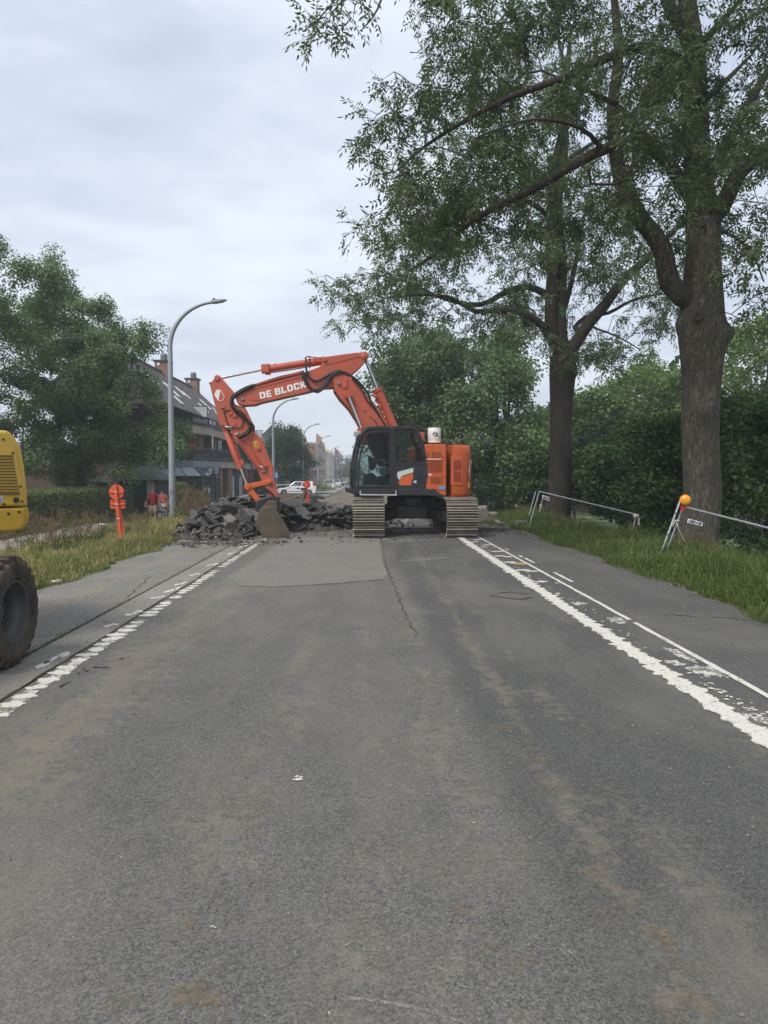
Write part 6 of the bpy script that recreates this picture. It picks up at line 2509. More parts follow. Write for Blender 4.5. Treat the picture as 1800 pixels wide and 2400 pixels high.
GS = 'broken asphalt slabs in the heap'
LS = 'dark broken asphalt slab lying in the heap around the bucket'
n_s = 0
cand = []
while n_s < 290:
    x, y = (rs.uniform(-5.1, .9), rs.uniform(17.9, 25.2)) if n_s < 225 else (rs.uniform(-1.6, .6), rs.uniform(21.0, 24.2))
    h = hpile(x, y)
    if h < .03:
        continue
    # leave room for the bucket
    if -2.8 < x < -1.4 and 18.0 < y < 20.8:
        continue
    e_ = .12
    gx_, gy_ = (hpile(x + e_, y) - h) / e_, (hpile(x, y + e_) - h) / e_
    tilt = .33
    sc = rs.choice((rs.uniform(.28, .55), rs.uniform(.5, .88))) * (0.75 if h < .2 else 1)
    edge = rs.random() < .12
    rot = (math.atan(gy_) * .8 + rs.gauss(0, tilt) + (rs.uniform(.6, 1.3) if edge else 0), -math.atan(gx_) * .8 + rs.gauss(0, tilt), rs.uniform(0, 6.28))
    tone = rs.random() < .55
    zone = 'left flank' if x < -4.2 else ('crest left of the bucket' if x < -2.8 else ('part behind the bucket' if x < -1.4 else 'right end'))
    LS = ('small ' if sc < .6 else 'large ') + ('grey faced' if tone else 'black') + ' broken asphalt slab on the ' + zone + ' of the heap'
    put_slab(rs.randrange(12), (x, y, zt(x, y) + h * rs.uniform(.90, 1.02) + .06), rot, sc, LS, LS.replace('slab', 'slabs').replace('small ', 'small ').replace(' broken', ''), [M_slab_side, M_slab_top if tone else M_slab_side])
    n_s += 1
# those one can tell apart
for px_, py_, Y_, rot, sc, k, mats, lab in (
        (594, 1162, 21.2, (.03, .05, .3), 1.0, 0, [M_slab_side, M_slab_pale], 'pale topped flat slab lying on the crest of the heap left of the coupler'),
        (546, 1192, 20.6, (.9, .3, .6), 1.35, 3, [M_slab_side, M_slab_side], 'big rough black lump high on the left shoulder of the heap'),
        (590, 1218, 19.6, (.75, -.5, 1.0), 1.5, 5, [M_slab_side, M_slab_top], 'long slab leaning against the back of the bucket'),
        (512, 1228, 19.2, (.2, .75, .4), 1.4, 2, [M_slab_side, M_slab_top], 'long sloping slab on the left flank of the heap'),
        (495, 1263, 18.2, (.08, -.05, .2), .95, 7, [M_slab_side, M_slab_pale], 'pale dusty slab at the foot of the heap beside the road'),
        (712, 1192, 22.0, (.55, .3, .2), 1.6, 4, [M_slab_side, M_slab_top], 'large grey slab tilted towards the road right of the bucket'),
        (692, 1208, 21.4, (.5, .1, 1.2), 1.2, 1, [M_slab_side, M_slab_top], 'rounded grey slab just right of the bucket'),
        (764, 1217, 22.4, (.9, .15, .1), 1.05, 6, [M_slab_side, M_slab_pale], 'light grey slab standing on edge between bucket and left track'),
        (826, 1224, 23.0, (1.0, -.1, .2), .95, 8, [M_slab_side, M_slab_pale], 'light grey slab standing beside the left crawler track'),
        (785, 1206, 23.2, (.25, .1, .5), 1.0, 9, [M_slab_side, M_slab_pale], 'flat pale slab at the right end of the heap'),
        (752, 1190, 23.4, (.4, .5, 1.0), 1.3, 10, [M_slab_side, M_slab_side], 'dark slab at the top right of the heap before the second sign'),
        (740, 1238, 21.6, (.05, .02, .1), 1.5, 11, [M_slab_side, M_slab_side], 'long low black slab lying flat right of the bucket'),
        (930, 1222, 24.0, (.5, .2, .3), 1.1, 0, [M_slab_side, M_slab_top], 'slab lying left between the crawler tracks'),
        (955, 1226, 23.6, (.35, -.2, 1.1), .9, 3, [M_slab_side, M_slab_pale], 'pale slab lying in the middle between the crawler tracks'),
        (985, 1227, 23.7, (.45, .15, .2), 1.0, 6, [M_slab_side, M_slab_top], 'slab lying right between the crawler tracks'),
        (908, 1217, 24.6, (.3, .5, .7), .9, 8, [M_slab_side, M_slab_side], 'dark slab half hidden by the left crawler track'),
        (972, 1217, 24.8, (.2, .1, .9), 1.2, 4, [M_slab_side, M_slab_side], 'dark slab at the back between the crawler tracks'),
        (742, 1163, 30.0, (.3, .1, .9), 1.0, 2, [M_slab_side, M_slab_side], 'black slab lying beyond the heap in front of the white hatchback')):
    p_ = at(px_, py_, Y_)
    put_slab(k, p_, rot, sc, lab, None, mats)
# core of the heap and crumbs: nobody could count those
gxs, gys = lin(-6, 3.4, 130), lin(17.4, 26, 120)
sheet('rubble_core', gxs, gys, M_slab_side, 0, lambda x, y: zt(x, y) + hpile(x, y) * .72 - .08 + (rs.uniform(-.13, .13) if hpile(x, y) > .05 else 0), kind='stuff')
b = MB()
for k in range(2600):
    if k < 2000:
        x, y = rs.uniform(-5.4, 1.6), rs.uniform(17.4, 25.5)
        if hpile(x, y) < .01 and rs.random() < .85:
            continue
    elif k < 2350:
        x, y = rs.gauss(-3.5, 1.0), 17.6 - abs(rs.gauss(0, .5))
    else:
        x, y = rs.uniform(2.4, 4.4), 21.5 - abs(rs.gauss(0, 1.1))
    s_ = rs.uniform(.012, .05) * (1.6 if rs.random() < .1 else 1)
    if hpile(x, y) > .06 and rs.random() < .6:
        s_ = rs.uniform(.05, .16)
    z_ = (zt(x, y) + hpile(x, y) * .95) if hpile(x, y) > .02 else zt(x, y) + s_ * .3
    a_ = rs.uniform(0, 6)
    b.box((x, y, z_), (s_ * rs.uniform(.8, 2), s_ * rs.uniform(.8, 1.6), s_ * rs.uniform(.35, .8)), Euler((rs.uniform(-.6, .6), rs.uniform(-.6, .6), a_)).to_matrix(), taper=(.6, .7))
tag(b.build('rubble', M_slab_side), kind='stuff')
b = MB()
for k in range(1800):
    x, y = rs.uniform(-3.6, 4.0), rs.uniform(22.5, 60)
    s_ = rs.uniform(.03, .12)
    b.box((x, y, zt(x, y) + .05), (s_ * rs.uniform(.8, 2), s_ * rs.uniform(.8, 1.6), s_ * .7), Euler((rs.uniform(-.5, .5), rs.uniform(-.5, .5), rs.uniform(0, 6))).to_matrix(), taper=(.6, .7))
tag(b.build('loose_rubble', M_rubblebed), kind='stuff')
b = MB()
for k in range(900):                                # pale crumbs and soil over the heap and its foot
    x, y = rs.uniform(-5.6, .9), rs.uniform(17.2, 25.0)
    h = hpile(x, y)
    if h < .02 and rs.random() < .6:
        continue
    s_ = rs.uniform(.012, .045)
    b.box((x, y, zt(x, y) + h * .98 + s_ * .3), (s_ * rs.uniform(.8, 2), s_ * rs.uniform(.8, 1.6), s_ * .7), Euler((rs.uniform(-.6, .6), rs.uniform(-.6, .6), rs.uniform(0, 6))).to_matrix(), taper=(.6, .7))
tag(b.build('soil_crumbs', paint('pale_soil', (.23, .19, .14), .95, 0, .4, (.12, .11, .10), .35, 6)), kind='stuff')
# steel strips by the bucket
for k, (a_, b__) in enumerate((((657, 1205), (693, 1226)), ((662, 1216), (686, 1226)))):
    b = MB()
    b.bar(at(*a_, 20.9), at(*b__, 20.6), .05, .012)
    tag(b.build('steel_strip', M_silver), ('longer' if k == 0 else 'shorter') + ' thin grey metal strip lying on the rubble right of the bucket', 'metal strip')
# a second, idle bucket behind the arm
M_clay = paint('clay_steel', (0.17, 0.135, 0.095), 0.8, 0.2, 0.5, (0.22, 0.16, 0.10), 0.3, 4.0, 0.4, 20)
ib = empty('idle_bucket', at(690, 1172, 24.5), 'muddy spare bucket lying on the rubble behind the arm', 'bucket')
prof_ = [(655, 1166), (662, 1156), (673, 1158), (690, 1172), (700, 1168), (712, 1150), (715, 1150), (712, 1170), (700, 1182), (680, 1184), (660, 1180)]
for off in (0, .9):
    b = MB()
    b.prism([at(x, y, 24.0) + Vector((0, off, 0)) for x, y in prof_], Vector((0, .04, 0)))
    b.build('side_plate', M_clay, ib)
b = MB()
cp = [at(x, y, 24.0) for x, y in prof_[5:] + prof_[:1]]
o_ = len(cp)
b.add([p_ for p_ in cp] + [p_ + Vector((0, .94, 0)) for p_ in cp], [(i, i + 1, o_ + i + 1, o_ + i) for i in range(o_ - 1)])
b.build('shell', M_clay, ib, smooth=True)

# right of the machine: concrete lumps
M_conc = paint('grey_concrete', (0.20, 0.185, 0.165), 0.9, 0, 0.5, (0.11, 0.10, 0.085), 0.2, 4.0, 0.7, 18, 0.2, 3.0)


def c6(u, v, Y_):
    return at(1050 + u / 6.636, 1130 + v / 6.636, Y_)


b = MB()
f_ = [c6(*p_, 24.6) for p_ in ((412, 405), (598, 395), (652, 545), (640, 620), (420, 620))]
b.prism(f_, Vector((.1, .55, .06)))
o = b.build('concrete_block', M_conc, bev=.04)
tag(o, 'big rough concrete block behind the right crawler track', 'concrete block')
b = MB()
b.prism([c6(*p_, 24.3) for p_ in ((645, 482), (780, 478), (770, 505), (700, 530), (660, 540))], Vector((0, .5, .02)))
tag(b.build('concrete_lump', M_conc, bev=.02), 'pale flat slab resting beside the big concrete block', 'slab')
b = MB()
b.prism([c6(*p_, 23.2) for p_ in ((430, 690), (560, 668), (840, 690), (800, 712), (430, 712))], Vector((0, .6, .0)))
tag(b.build('broken_edge', M_slab_side, bev=.02), 'broken black asphalt edge right of the crawler track', 'slab')
sodpts = [c6(*p_, 23.7) for p_ in ((430, 600), (560, 570), (700, 560), (820, 610), (860, 680), (430, 690))]
b = MB()
b.prism(sodpts, Vector((.1, .7, 0)))
tag(b.build('earth_clod', paint('clod_earth', (.07, .066, .045), .95, 0, .5, (.06, .075, .03), .4, 4, .9, 12), bev=.1), 'mossy dark clod of earth in front of the concrete block', 'clod')
for k, (a_, b__) in enumerate((((755, 600), (800, 640)), ((840, 640), (945, 700)))):
    b = MB()
    b.bar(c6(*a_, 23.0), c6(*b__, 22.6), .16, .05)
    tag(b.build('broken_board', M_slab_side if k else M_conc, bev=.01), ('thin dark board lying at the foot of the clod' if k else 'short grey board leaning on the clod'), 'board')
# hollow block, white plastic
hb0 = c6(1075, 725, 22.3)
hb = empty('hollow_block', hb0, 'small grey hollow concrete block lying in the grass by the path edge', 'block')
b = MB()
for x0, x1, z0, z1 in ((0, .32, .15, .19), (0, .32, 0, .03), (0, .04, .03, .15), (.135, .18, .03, .15), (.28, .32, .03, .15)):
    b.box((hb0.x + (x0 + x1) / 2, hb0.y + .15, (z0 + z1) / 2), (x1 - x0, .3, z1 - z0))
b.build('block_body', M_conc, hb)
b = MB()
for k in range(7):
    b.box((hb0.x + .35 + rs.uniform(-.2, .3), hb0.y - .25 + rs.uniform(-.1, .1), .03 + rs.uniform(0, .03)), (rs.uniform(.06, .2), rs.uniform(.05, .15), .015), Euler((rs.uniform(-.5, .5), rs.uniform(-.5, .5), rs.uniform(0, 3))).to_matrix())
tag(b.build('plastic_litter', M_whitep), 'crumpled white plastic lying beside the hollow block', 'litter')
lp_ = ground(132, 1366)
b = MB()
b.prism(blobpoly((lp_.x, lp_.y), .07, .05, 9, .4, rs, .01), Vector((.01, 0, .03)))
tag(b.build('paper_litter', M_whitep), 'crumpled white paper lying at the left edge of the road', 'litter')
b = MB()
for k in range(3):
    b.sphere((at(236, 1229, 22).x + k * .06, 22, at(236, 1229, 22).z - .01 * k), (.07, .05, .05), 5)
tag(b.build('paper_litter', M_whitep), 'white scrap caught in the weeds before the hedge', 'litter')
# twigs on the road
for k, pl in enumerate((((218, 1563), (255, 1564)), ((140, 1609), (166, 1596)), ((195, 1566), (204, 1573), (212, 1570)), ((280, 1544), (292, 1542)), ((182, 1579), (188, 1576)))):
    b = MB()
    P_ = [ground(*q_, .008) for q_ in pl]
    b.tube(P_, [.006] * (len(P_) - 1) + [.003], 5)
    tag(b.build('fallen_twig', M_twig), ('longest straight dark twig lying on the asphalt near the left line', 'thin slanting twig beside the left line nearest the viewer', 'crooked little twig between two others by the left line', 'tiny dark twig farthest out on the asphalt from the left line', 'tiny twig stub lying close to the left line')[k], 'twig')

# ------------------------------------------------------------------ street lamps
M_lamp = paint('lamp_grey', (0.30, 0.325, 0.345), 0.45, 0.2, 0.1, (0.2, 0.2, 0.2), 0.05)
M_lampd = paint('lamp_head_grey', (0.13, 0.14, 0.15), 0.5)
M_diff = paint('lamp_lens', (0.55, 0.57, 0.56), 0.2)
lamp = empty('street_lamp', (0, 0, 0))
b = MB()
path = [(0, 0, -.1), (0, 0, 1.0), (0, 0, 3.0), (0, 0, 5.0), (0, 0, 6.55)]
rad = [.125, .12, .108, .096, .088]
for k in range(1, 13):
    a_ = R(84) * k / 12
    path.append((1.72 * (1 - math.cos(a_)), 0, 6.55 + 1.72 * math.sin(a_)))
    rad.append(.086 - .026 * k / 12)
b.tube(path, rad, 14)
b.build('pole', M_lamp, lamp, smooth=True, auto=50)
ex_, ez = path[-1][0], path[-1][2]
b = MB()
rings = []
for x, w_, z0, z1 in ((-.06, .05, -.04, .05), (.0, .10, -.05, .07), (.16, .15, -.045, .065), (.36, .13, -.02, .06), (.52, .05, .01, .05)):
    rings.append([Vector((ex_ + x, -w_, ez + z0 + x * .10)), Vector((ex_ + x, w_, ez + z0 + x * .10)), Vector((ex_ + x, w_ * .7, ez + z1 + x * .10)), Vector((ex_ + x, -w_ * .7, ez + z1 + x * .10))])
b.loft(rings)
b.tube([(ex_ + .06, 0, ez + .06), (ex_ + .06, 0, ez + .15)], .045, 8)
hdm = b.build('lamp_head', M_lampd, lamp, bev=.01)
b = MB()
b.box((ex_ + .24, 0, ez - .012), (.26, .2, .012), Euler((0, -.1, 0)).to_matrix())
b.build('lens', M_diff, hdm)
b = MB()
b.box((.0, -.118, 1.0), (.09, .02, .45))
b.build('hatch', M_lamp, lamp, bev=.005)
b = MB()
b.lathe([(.01, -.05), (.22, -.05), (.22, .03), (.14, .06), (.01, .06)], (0, 0, 0), (0, 0, 1), 14)
b.build('foot_plate', M_lamp, lamp)
GL = 'curved street lamps along the left side'
for k, (px_, top_y, x_, lab) in enumerate(((407, 710, -7.0, 'tallest curved grey street lamp, beside the two walkers'), (642, 935, -7.0, 'curved street lamp seen under the raised boom'), (711, 994, -7.0, 'street lamp rising behind the second orange sign'),
                                         (745.5, 1021.5, -7.0, 'street lamp beside the white hatchback and the parked cars'), (774, 1047, -7.0, 'street lamp in front of the cream house'), (789, 1059, -7.0, 'far street lamp just past the cream house'),
                                         (802, 1065.6, -7.0, 'far lamp before the last brick houses'), (812.5, 1073, -7.0, 'small lamp near the far dark tree'), (822, 1079, -7.0, 'smallest and farthest street lamp left of the cab'))):
    o = lamp if k == 0 else copy_tree(lamp)
    Y_ = x_ * F / (px_ - 853.0)
    z_ = zt(x_, Y_)
    want = CAM.z + (1111 - top_y) / F * Y_ - z_
    o.location = (x_, Y_, z_)
    s_ = want / (ez + .1)
    o.scale = (1, 1, s_) if k else (1, 1, s_)
    if k:
        o.scale = (min(1.25, s_), min(1.25, s_), s_)
    tag(o, lab, 'street lamp', GL)

# ------------------------------------------------------------------ orange road signs seen from behind
M_sign = paint('sign_orange', (0.62, 0.095, 0.035), 0.5, 0, 0.25, (0.35, 0.10, 0.06), 0.06, 3.0)
M_signr = paint('sign_red', (0.62, 0.06, 0.04), 0.5)


def road_sign(label, base, Htot, disc_r, plate, tilt, k):
    root = empty('road_sign', base, label, 'sign')
    B = Vector(base)
    top = B + Vector((tilt, 0, Htot))
    ax = (top - B).normalized()
    b = MB()
    b.bar(B - Vector((0, 0, .1)), top, .075, .05, (0, 1, 0))
    b.build('post', M_sign, root, bev=.006)
    dc = top - ax * disc_r
    b = MB()
    b.lathe([(.005, -.008), (disc_r - .02, -.008), (disc_r, -.022), (disc_r, .010), (.005, .010)], dc + Vector((0, .045, 0)), (0, -1, 0), 32)
    b.build('disc', M_sign, root, smooth=True, auto=40)
    b = MB()
    b.bar(dc + Vector((-disc_r * .95, .025, 0)), dc + Vector((disc_r * .95, .025, 0)), .03, .035)
    b.build('disc_rail', M_sign, root)
    b = MB()
    zs = [dc]
    if plate:
        pc = top - ax * (disc_r * 2 + .115)
        zs.append(pc)
        pb = MB()
        w_, h_ = plate
        pb.box(pc + Vector((0, .05, 0)), (w_, .02, h_))
        pb.build('plate', M_sign, root, bev=.03)
        pr = MB()
        for dz in (h_ / 2 - .012, -h_ / 2 + .012):
            pr.box(pc + Vector((0, .03, dz)), (w_ * .88, .03, .02))
        pr.bar(pc + Vector((-w_ * .46, .025, 0)), pc + Vector((w_ * .46, .025, 0)), .03, .03)
        pr.build('plate_rails', M_sign, root)
    zs.append(B + ax * Htot * .44)
    for p_ in zs:
        b.box(p_ + Vector((0, -.028, 0)), (.095, .02, .022))
    b.build('clamps', M_silver, root, bev=.004)
    b = MB()
    b.bar(B + Vector((.05, .04, .25)), B + ax * (Htot * .62) + Vector((.035, .04, 0)), .05, .03, (0, 1, 0))
    b.build('brace', M_sign, root)
    return root


sb_ = at(285, 1277, 18.0)
road_sign('round orange sign seen from behind, standing in the grass verge on the left', (sb_.x, 18.0, -.10), 1.46, .178, (.36, .21), -.13, 0)
s2 = at(722, 1178, 33)
r2 = road_sign('smaller orange round sign seen from behind, beyond the asphalt heap', (s2.x, 33, zt(s2.x, 33)), at(717, 1127, 33).z - zt(s2.x, 33), .165, None, -.06, 1)
b = MB()
for k in range(4):
    b.box((s2.x - .02, 32.96, s2.z + .06 + k * .12), (.17, .03, .05))
b.build('striped_base', M_signr, r2)
b = MB()
p_ = at(700, 1145, 33)
b.box((p_.x, 32.9, p_.z), (.14, .1, .05))
b.box((p_.x + .22, 32.9, p_.z - .03), (.22, .1, .12))
b.build('flash_lamp', M_black, r2)

# ------------------------------------------------------------------ site fence panels
M_galv = paint('galvanised_tube', (0.50, 0.52, 0.52), 0.42, 0.7, 0.2, (0.3, 0.3, 0.28), 0.1, 8.0)
M_wire = paint('fence_wire', (0.10, 0.11, 0.10), 0.6, 0.3)
M_navy = paint('navy_print', (0.03, 0.04, 0.14), 0.5)
M_tie = paint('white_tape', (0.6, 0.57, 0.5), 0.7)


def fence(label, A0, A1, B0, B1, group, sign=None, nw=5, nv=22):
    """Panel with bottom corners A0, B0 and top corners A1, B1."""
    A0, A1, B0, B1 = map(Vector, (A0, A1, B0, B1))
    root = empty('site_fence', A0, label, 'fence', group)
    for nm, a_, b__ in (('post', A0, A1), ('top_rail', A1, B1), ('post', B0, B1), ('bottom_rail', A0, B0)):
        b = MB()
        b.tube([a_, b__], .020, 9)
        b.build(nm, M_galv, root, smooth=True, auto=50)
    b = MB()
    for k in range(1, nv):
        f_ = k / nv
        b.tube([A0.lerp(B0, f_), A1.lerp(B1, f_)], .0012, 3, False)
    for k in range(1, nw):
        f_ = k / nw
        b.tube([A0.lerp(A1, f_), B0.lerp(B1, f_)], .0016, 3, False)
    b.build('wire_mesh', M_wire, root)
    if sign:
        P00, P10, P01, P11 = sign
        n_ = (P10 - P00).cross(P01 - P00).normalized()
        if n_.dot(CAM - P00) < 0:
            n_ = -n_
        b = MB()
        b.prism([P00 + n_ * .01, P10 + n_ * .01, P11 + n_ * .01, P01 + n_ * .01], n_ * .006)
        s_ = b.build('name_plate', M_whitep, root)
        x_ = (P10 - P00)
        y_ = (P01 - P00)
        o_ = P00 + n_ * .019
        fit_text('plate_lettering', 'HERAS!', M_navy, o_ + x_ * .07 + y_ * .16, o_ + x_ * .93 + y_ * .16, o_ + x_ * .07 + y_ * .9, y_.length * .66, s_, .004)
    return root


GF = 'leaning site fence panels'
fA1, fA0 = at(1601, 1187, 14.5), at(1560, 1300, 14.55)
fB1 = at(1850, 1250, 11.6)
fB0 = fB1 + (fA0 - fA1)
fence('leaning mesh fence panel with the orange lamp and white name plate', fA0, fA1, fB0, fB1, GF, (at(1611, 1224.5, 14.3), at(1646, 1233.5, 14.1), at(1613.5, 1215.5, 14.3), at(1648, 1224.5, 14.1)), 5, 30)
# companion post with its foot
pt = empty('tube_post', ground(1546, 1308), 'slanted grey post in a concrete foot left of the orange lamp', 'post')
b = MB()
b.tube([at(1546, 1306, 14.4), at(1595, 1172, 14.4)], .021, 9)
b.build('tube', M_galv, pt, smooth=True, auto=50)
b = MB()
P_ = at(1534, 1312, 14.4)
b.box((P_.x, P_.y, .035), (.30, .62, .12), Euler((.0, .14, .2)).to_matrix())
b.build('foot_block', M_conc, pt, bev=.02)
b = MB()
for a_, b__ in (((1581, 1202), (1600, 1204)), ((1563, 1253), (1568, 1253))):
    b.tube([at(*a_, 14.36), at(*b__, 14.36)], .010, 6)
b.build('clamp', M_black, pt)
lampo = empty('warning_lamp', at(1606, 1172, 14.4), 'round orange warning lamp on top of the leaning fence post', 'lamp')
M_amber = paint('amber_lens', (0.80, 0.30, 0.012), 0.22, 0, 0, (0, 0, 0), 0.12, 30.0, 0.3, 90, 0.6, 2, 0.4)
b = MB()
LC = at(1606, 1172, 14.36)
dirl = (CAM - LC).normalized()
b.lathe([(.001, .045), (.04, .043), (.075, .034), (.098, .018), (.105, 0), (.105, -.02), (.001, -.02)], LC, dirl, 30)
b.build('lens', M_amber, lampo, smooth=True, auto=60)
b = MB()
b.lathe([(.107, .008), (.110, -.02), (.095, -.05), (.001, -.055)], LC, dirl, 30)
b.build('housing', M_yel, lampo, smooth=True, auto=50)
b = MB()
b.box(LC + Vector((.03, .03, .0)) + Vector((0, 0, .10)), (.04, .03, .03))
b.box(LC + Vector((-.02, .06, -.15)), (.07, .05, .12))
b.build('bracket', M_red, lampo)
b = MB()
b.tube([at(1586, 1218, 14.42), at(1590, 1240, 14.42), at(1603, 1265, 14.45), at(1624, 1296, 14.5)], .007, 5)
tag(b.build('dangling_strap', M_tie, smooth=True), 'pale strap dangling from the fence post towards the trunk base', 'strap')
b = MB()
b.box(at(1579, 1226, 14.4), (.025, .02, .14), Euler((0, .45, 0)).to_matrix())
b.box(at(1588, 1220, 14.4), (.07, .02, .02))
tag(b.build('knotted_tape', M_tie), 'white tape knotted round the fence post below the orange lamp', 'tape')

fence('fallen mesh fence panel before the forked ash trunk', at(1247, 1212, 22.4) - Vector((.1, 0, .34)), at(1264, 1152, 22.4), at(1478, 1268, 19.1) - Vector((.1, 0, .34)), at(1492, 1206, 19.1), GF, None, 5, 30)
b = MB()
for a_, b__ in (((1240, 1207), (1256, 1151)), ((1264, 1200), (1272, 1170))):
    b.tube([at(*a_, 22.9), at(*b__, 22.9)], .02, 8)
pp2 = b.build('fence_tubes', M_galv, smooth=True, auto=50)
tag(pp2, 'pair of slanted grey tubes behind the left end of the fallen fence', 'post')
f0, f1 = at(1271, 1168, 23.0), at(1288, 1174, 22.8)
b = MB()
b.prism([f0, f1, f1 + Vector((0, 0, .11)), f0 + Vector((0, 0, .11))], Vector((0, .01, 0)))
plo = b.build('name_plate', M_whitep)
tag(plo, 'small tilted white name plate hanging beside the forked ash', 'sign')
fit_text('plate_lettering', 'HERAS!', M_navy, f0.lerp(f1, .07) + Vector((0, -.004, .02)), f0.lerp(f1, .93) + Vector((0, -.004, .02)), f0 + Vector((0, -.004, .11)), .065, plo, .003)
b = MB()
b.sphere(at(1491, 1209, 19.0), (.09, .06, .06), 5)
b.box(at(1497, 1222, 19.0), (.04, .02, .2))
tag(b.build('knotted_rag', M_tie), 'pale rag knotted at the right end of the fallen fence', 'rag')
b = MB()
b.box(at(1267, 1186, 22.8), (.05, .03, .13))
tag(b.build('tape_scrap', M_tie), 'white scrap of tape on the tubes by the forked ash', 'tape')
fence('far leaning fence panel right of the orange counterweight', at(1097, 1171, 42), at(1102, 1153, 42), at(1105, 1171, 44.5), at(1110, 1155, 44.5), GF, None, 5, 8)

# ------------------------------------------------------------------ two walkers
M_skin = paint('skin', (0.46, 0.27, 0.19), 0.6, 0, 0, (0, 0, 0), 0.05)
M_shirt = paint('red_shirt', (0.42, 0.018, 0.03), 0.85)
M_jack = paint('black_cardigan', (0.022, 0.02, 0.025), 0.9)
M_short = paint('beige_shorts', (0.50, 0.42, 0.30), 0.85)
M_pink = paint('coral_blouse', (0.66, 0.15, 0.15), 0.8)
M_hair = paint('dark_hair', (0.03, 0.022, 0.02), 0.6)
M_grey = paint('grey_hair', (0.48, 0.46, 0.43), 0.8)
M_pinkbag = paint('faded_pink_bag', (0.34, 0.16, 0.16), 0.85)
M_cream = paint('cream_leather', (0.78, 0.74, 0.66), 0.6)
M_lens = paint('dark_lens', (0.01, 0.01, 0.012), 0.15)
m, nt, out = new_mat('patterned_cloth')
t = NT(nt)
v = t.noise(t.mapping(t.pos, (1, 1, .6)), 16, 3, .6)
p = t.principled(Base_Color=t.ramp(v, [(.47, (.03, .03, .035)), (.53, (.55, .53, .5))]), Roughness=.85)
t.l.new(p.outputs[0], out.inputs['Surface'])
M_patt = m


def skin_body(name, joints, edges, mat, parent, sub=2):
    """Continuous body grown round a skeleton of (position, radius) joints."""
    me = bpy.data.meshes.new(name)
    me.from_pydata([j[0] for j in joints], edges, [])
    o = bpy.data.objects.new(name, me)
    COL.objects.link(o)
    me.materials.append(mat)
    sm = o.modifiers.new('skin', 'SKIN')
    sm.use_smooth_shade = True
    for i, j in enumerate(joints):
        r_ = j[1]
        me.skin_vertices[0].data[i].radius = r_ if isinstance(r_, tuple) else (r_, r_)
    me.skin_vertices[0].data[0].use_root = True
    s_ = o.modifiers.new('sub', 'SUBSURF')
    s_.levels = s_.render_levels = sub
    o.parent = parent
    return o


def ringset(cs, n=16):
    """cs: (x, y, z, rx, ry) -> rings."""
    return [[Vector((x + rx * math.cos(2 * PI * k / n), y + ry * math.sin(2 * PI * k / n), z)) for k in range(n)] for x, y, z, rx, ry in cs]


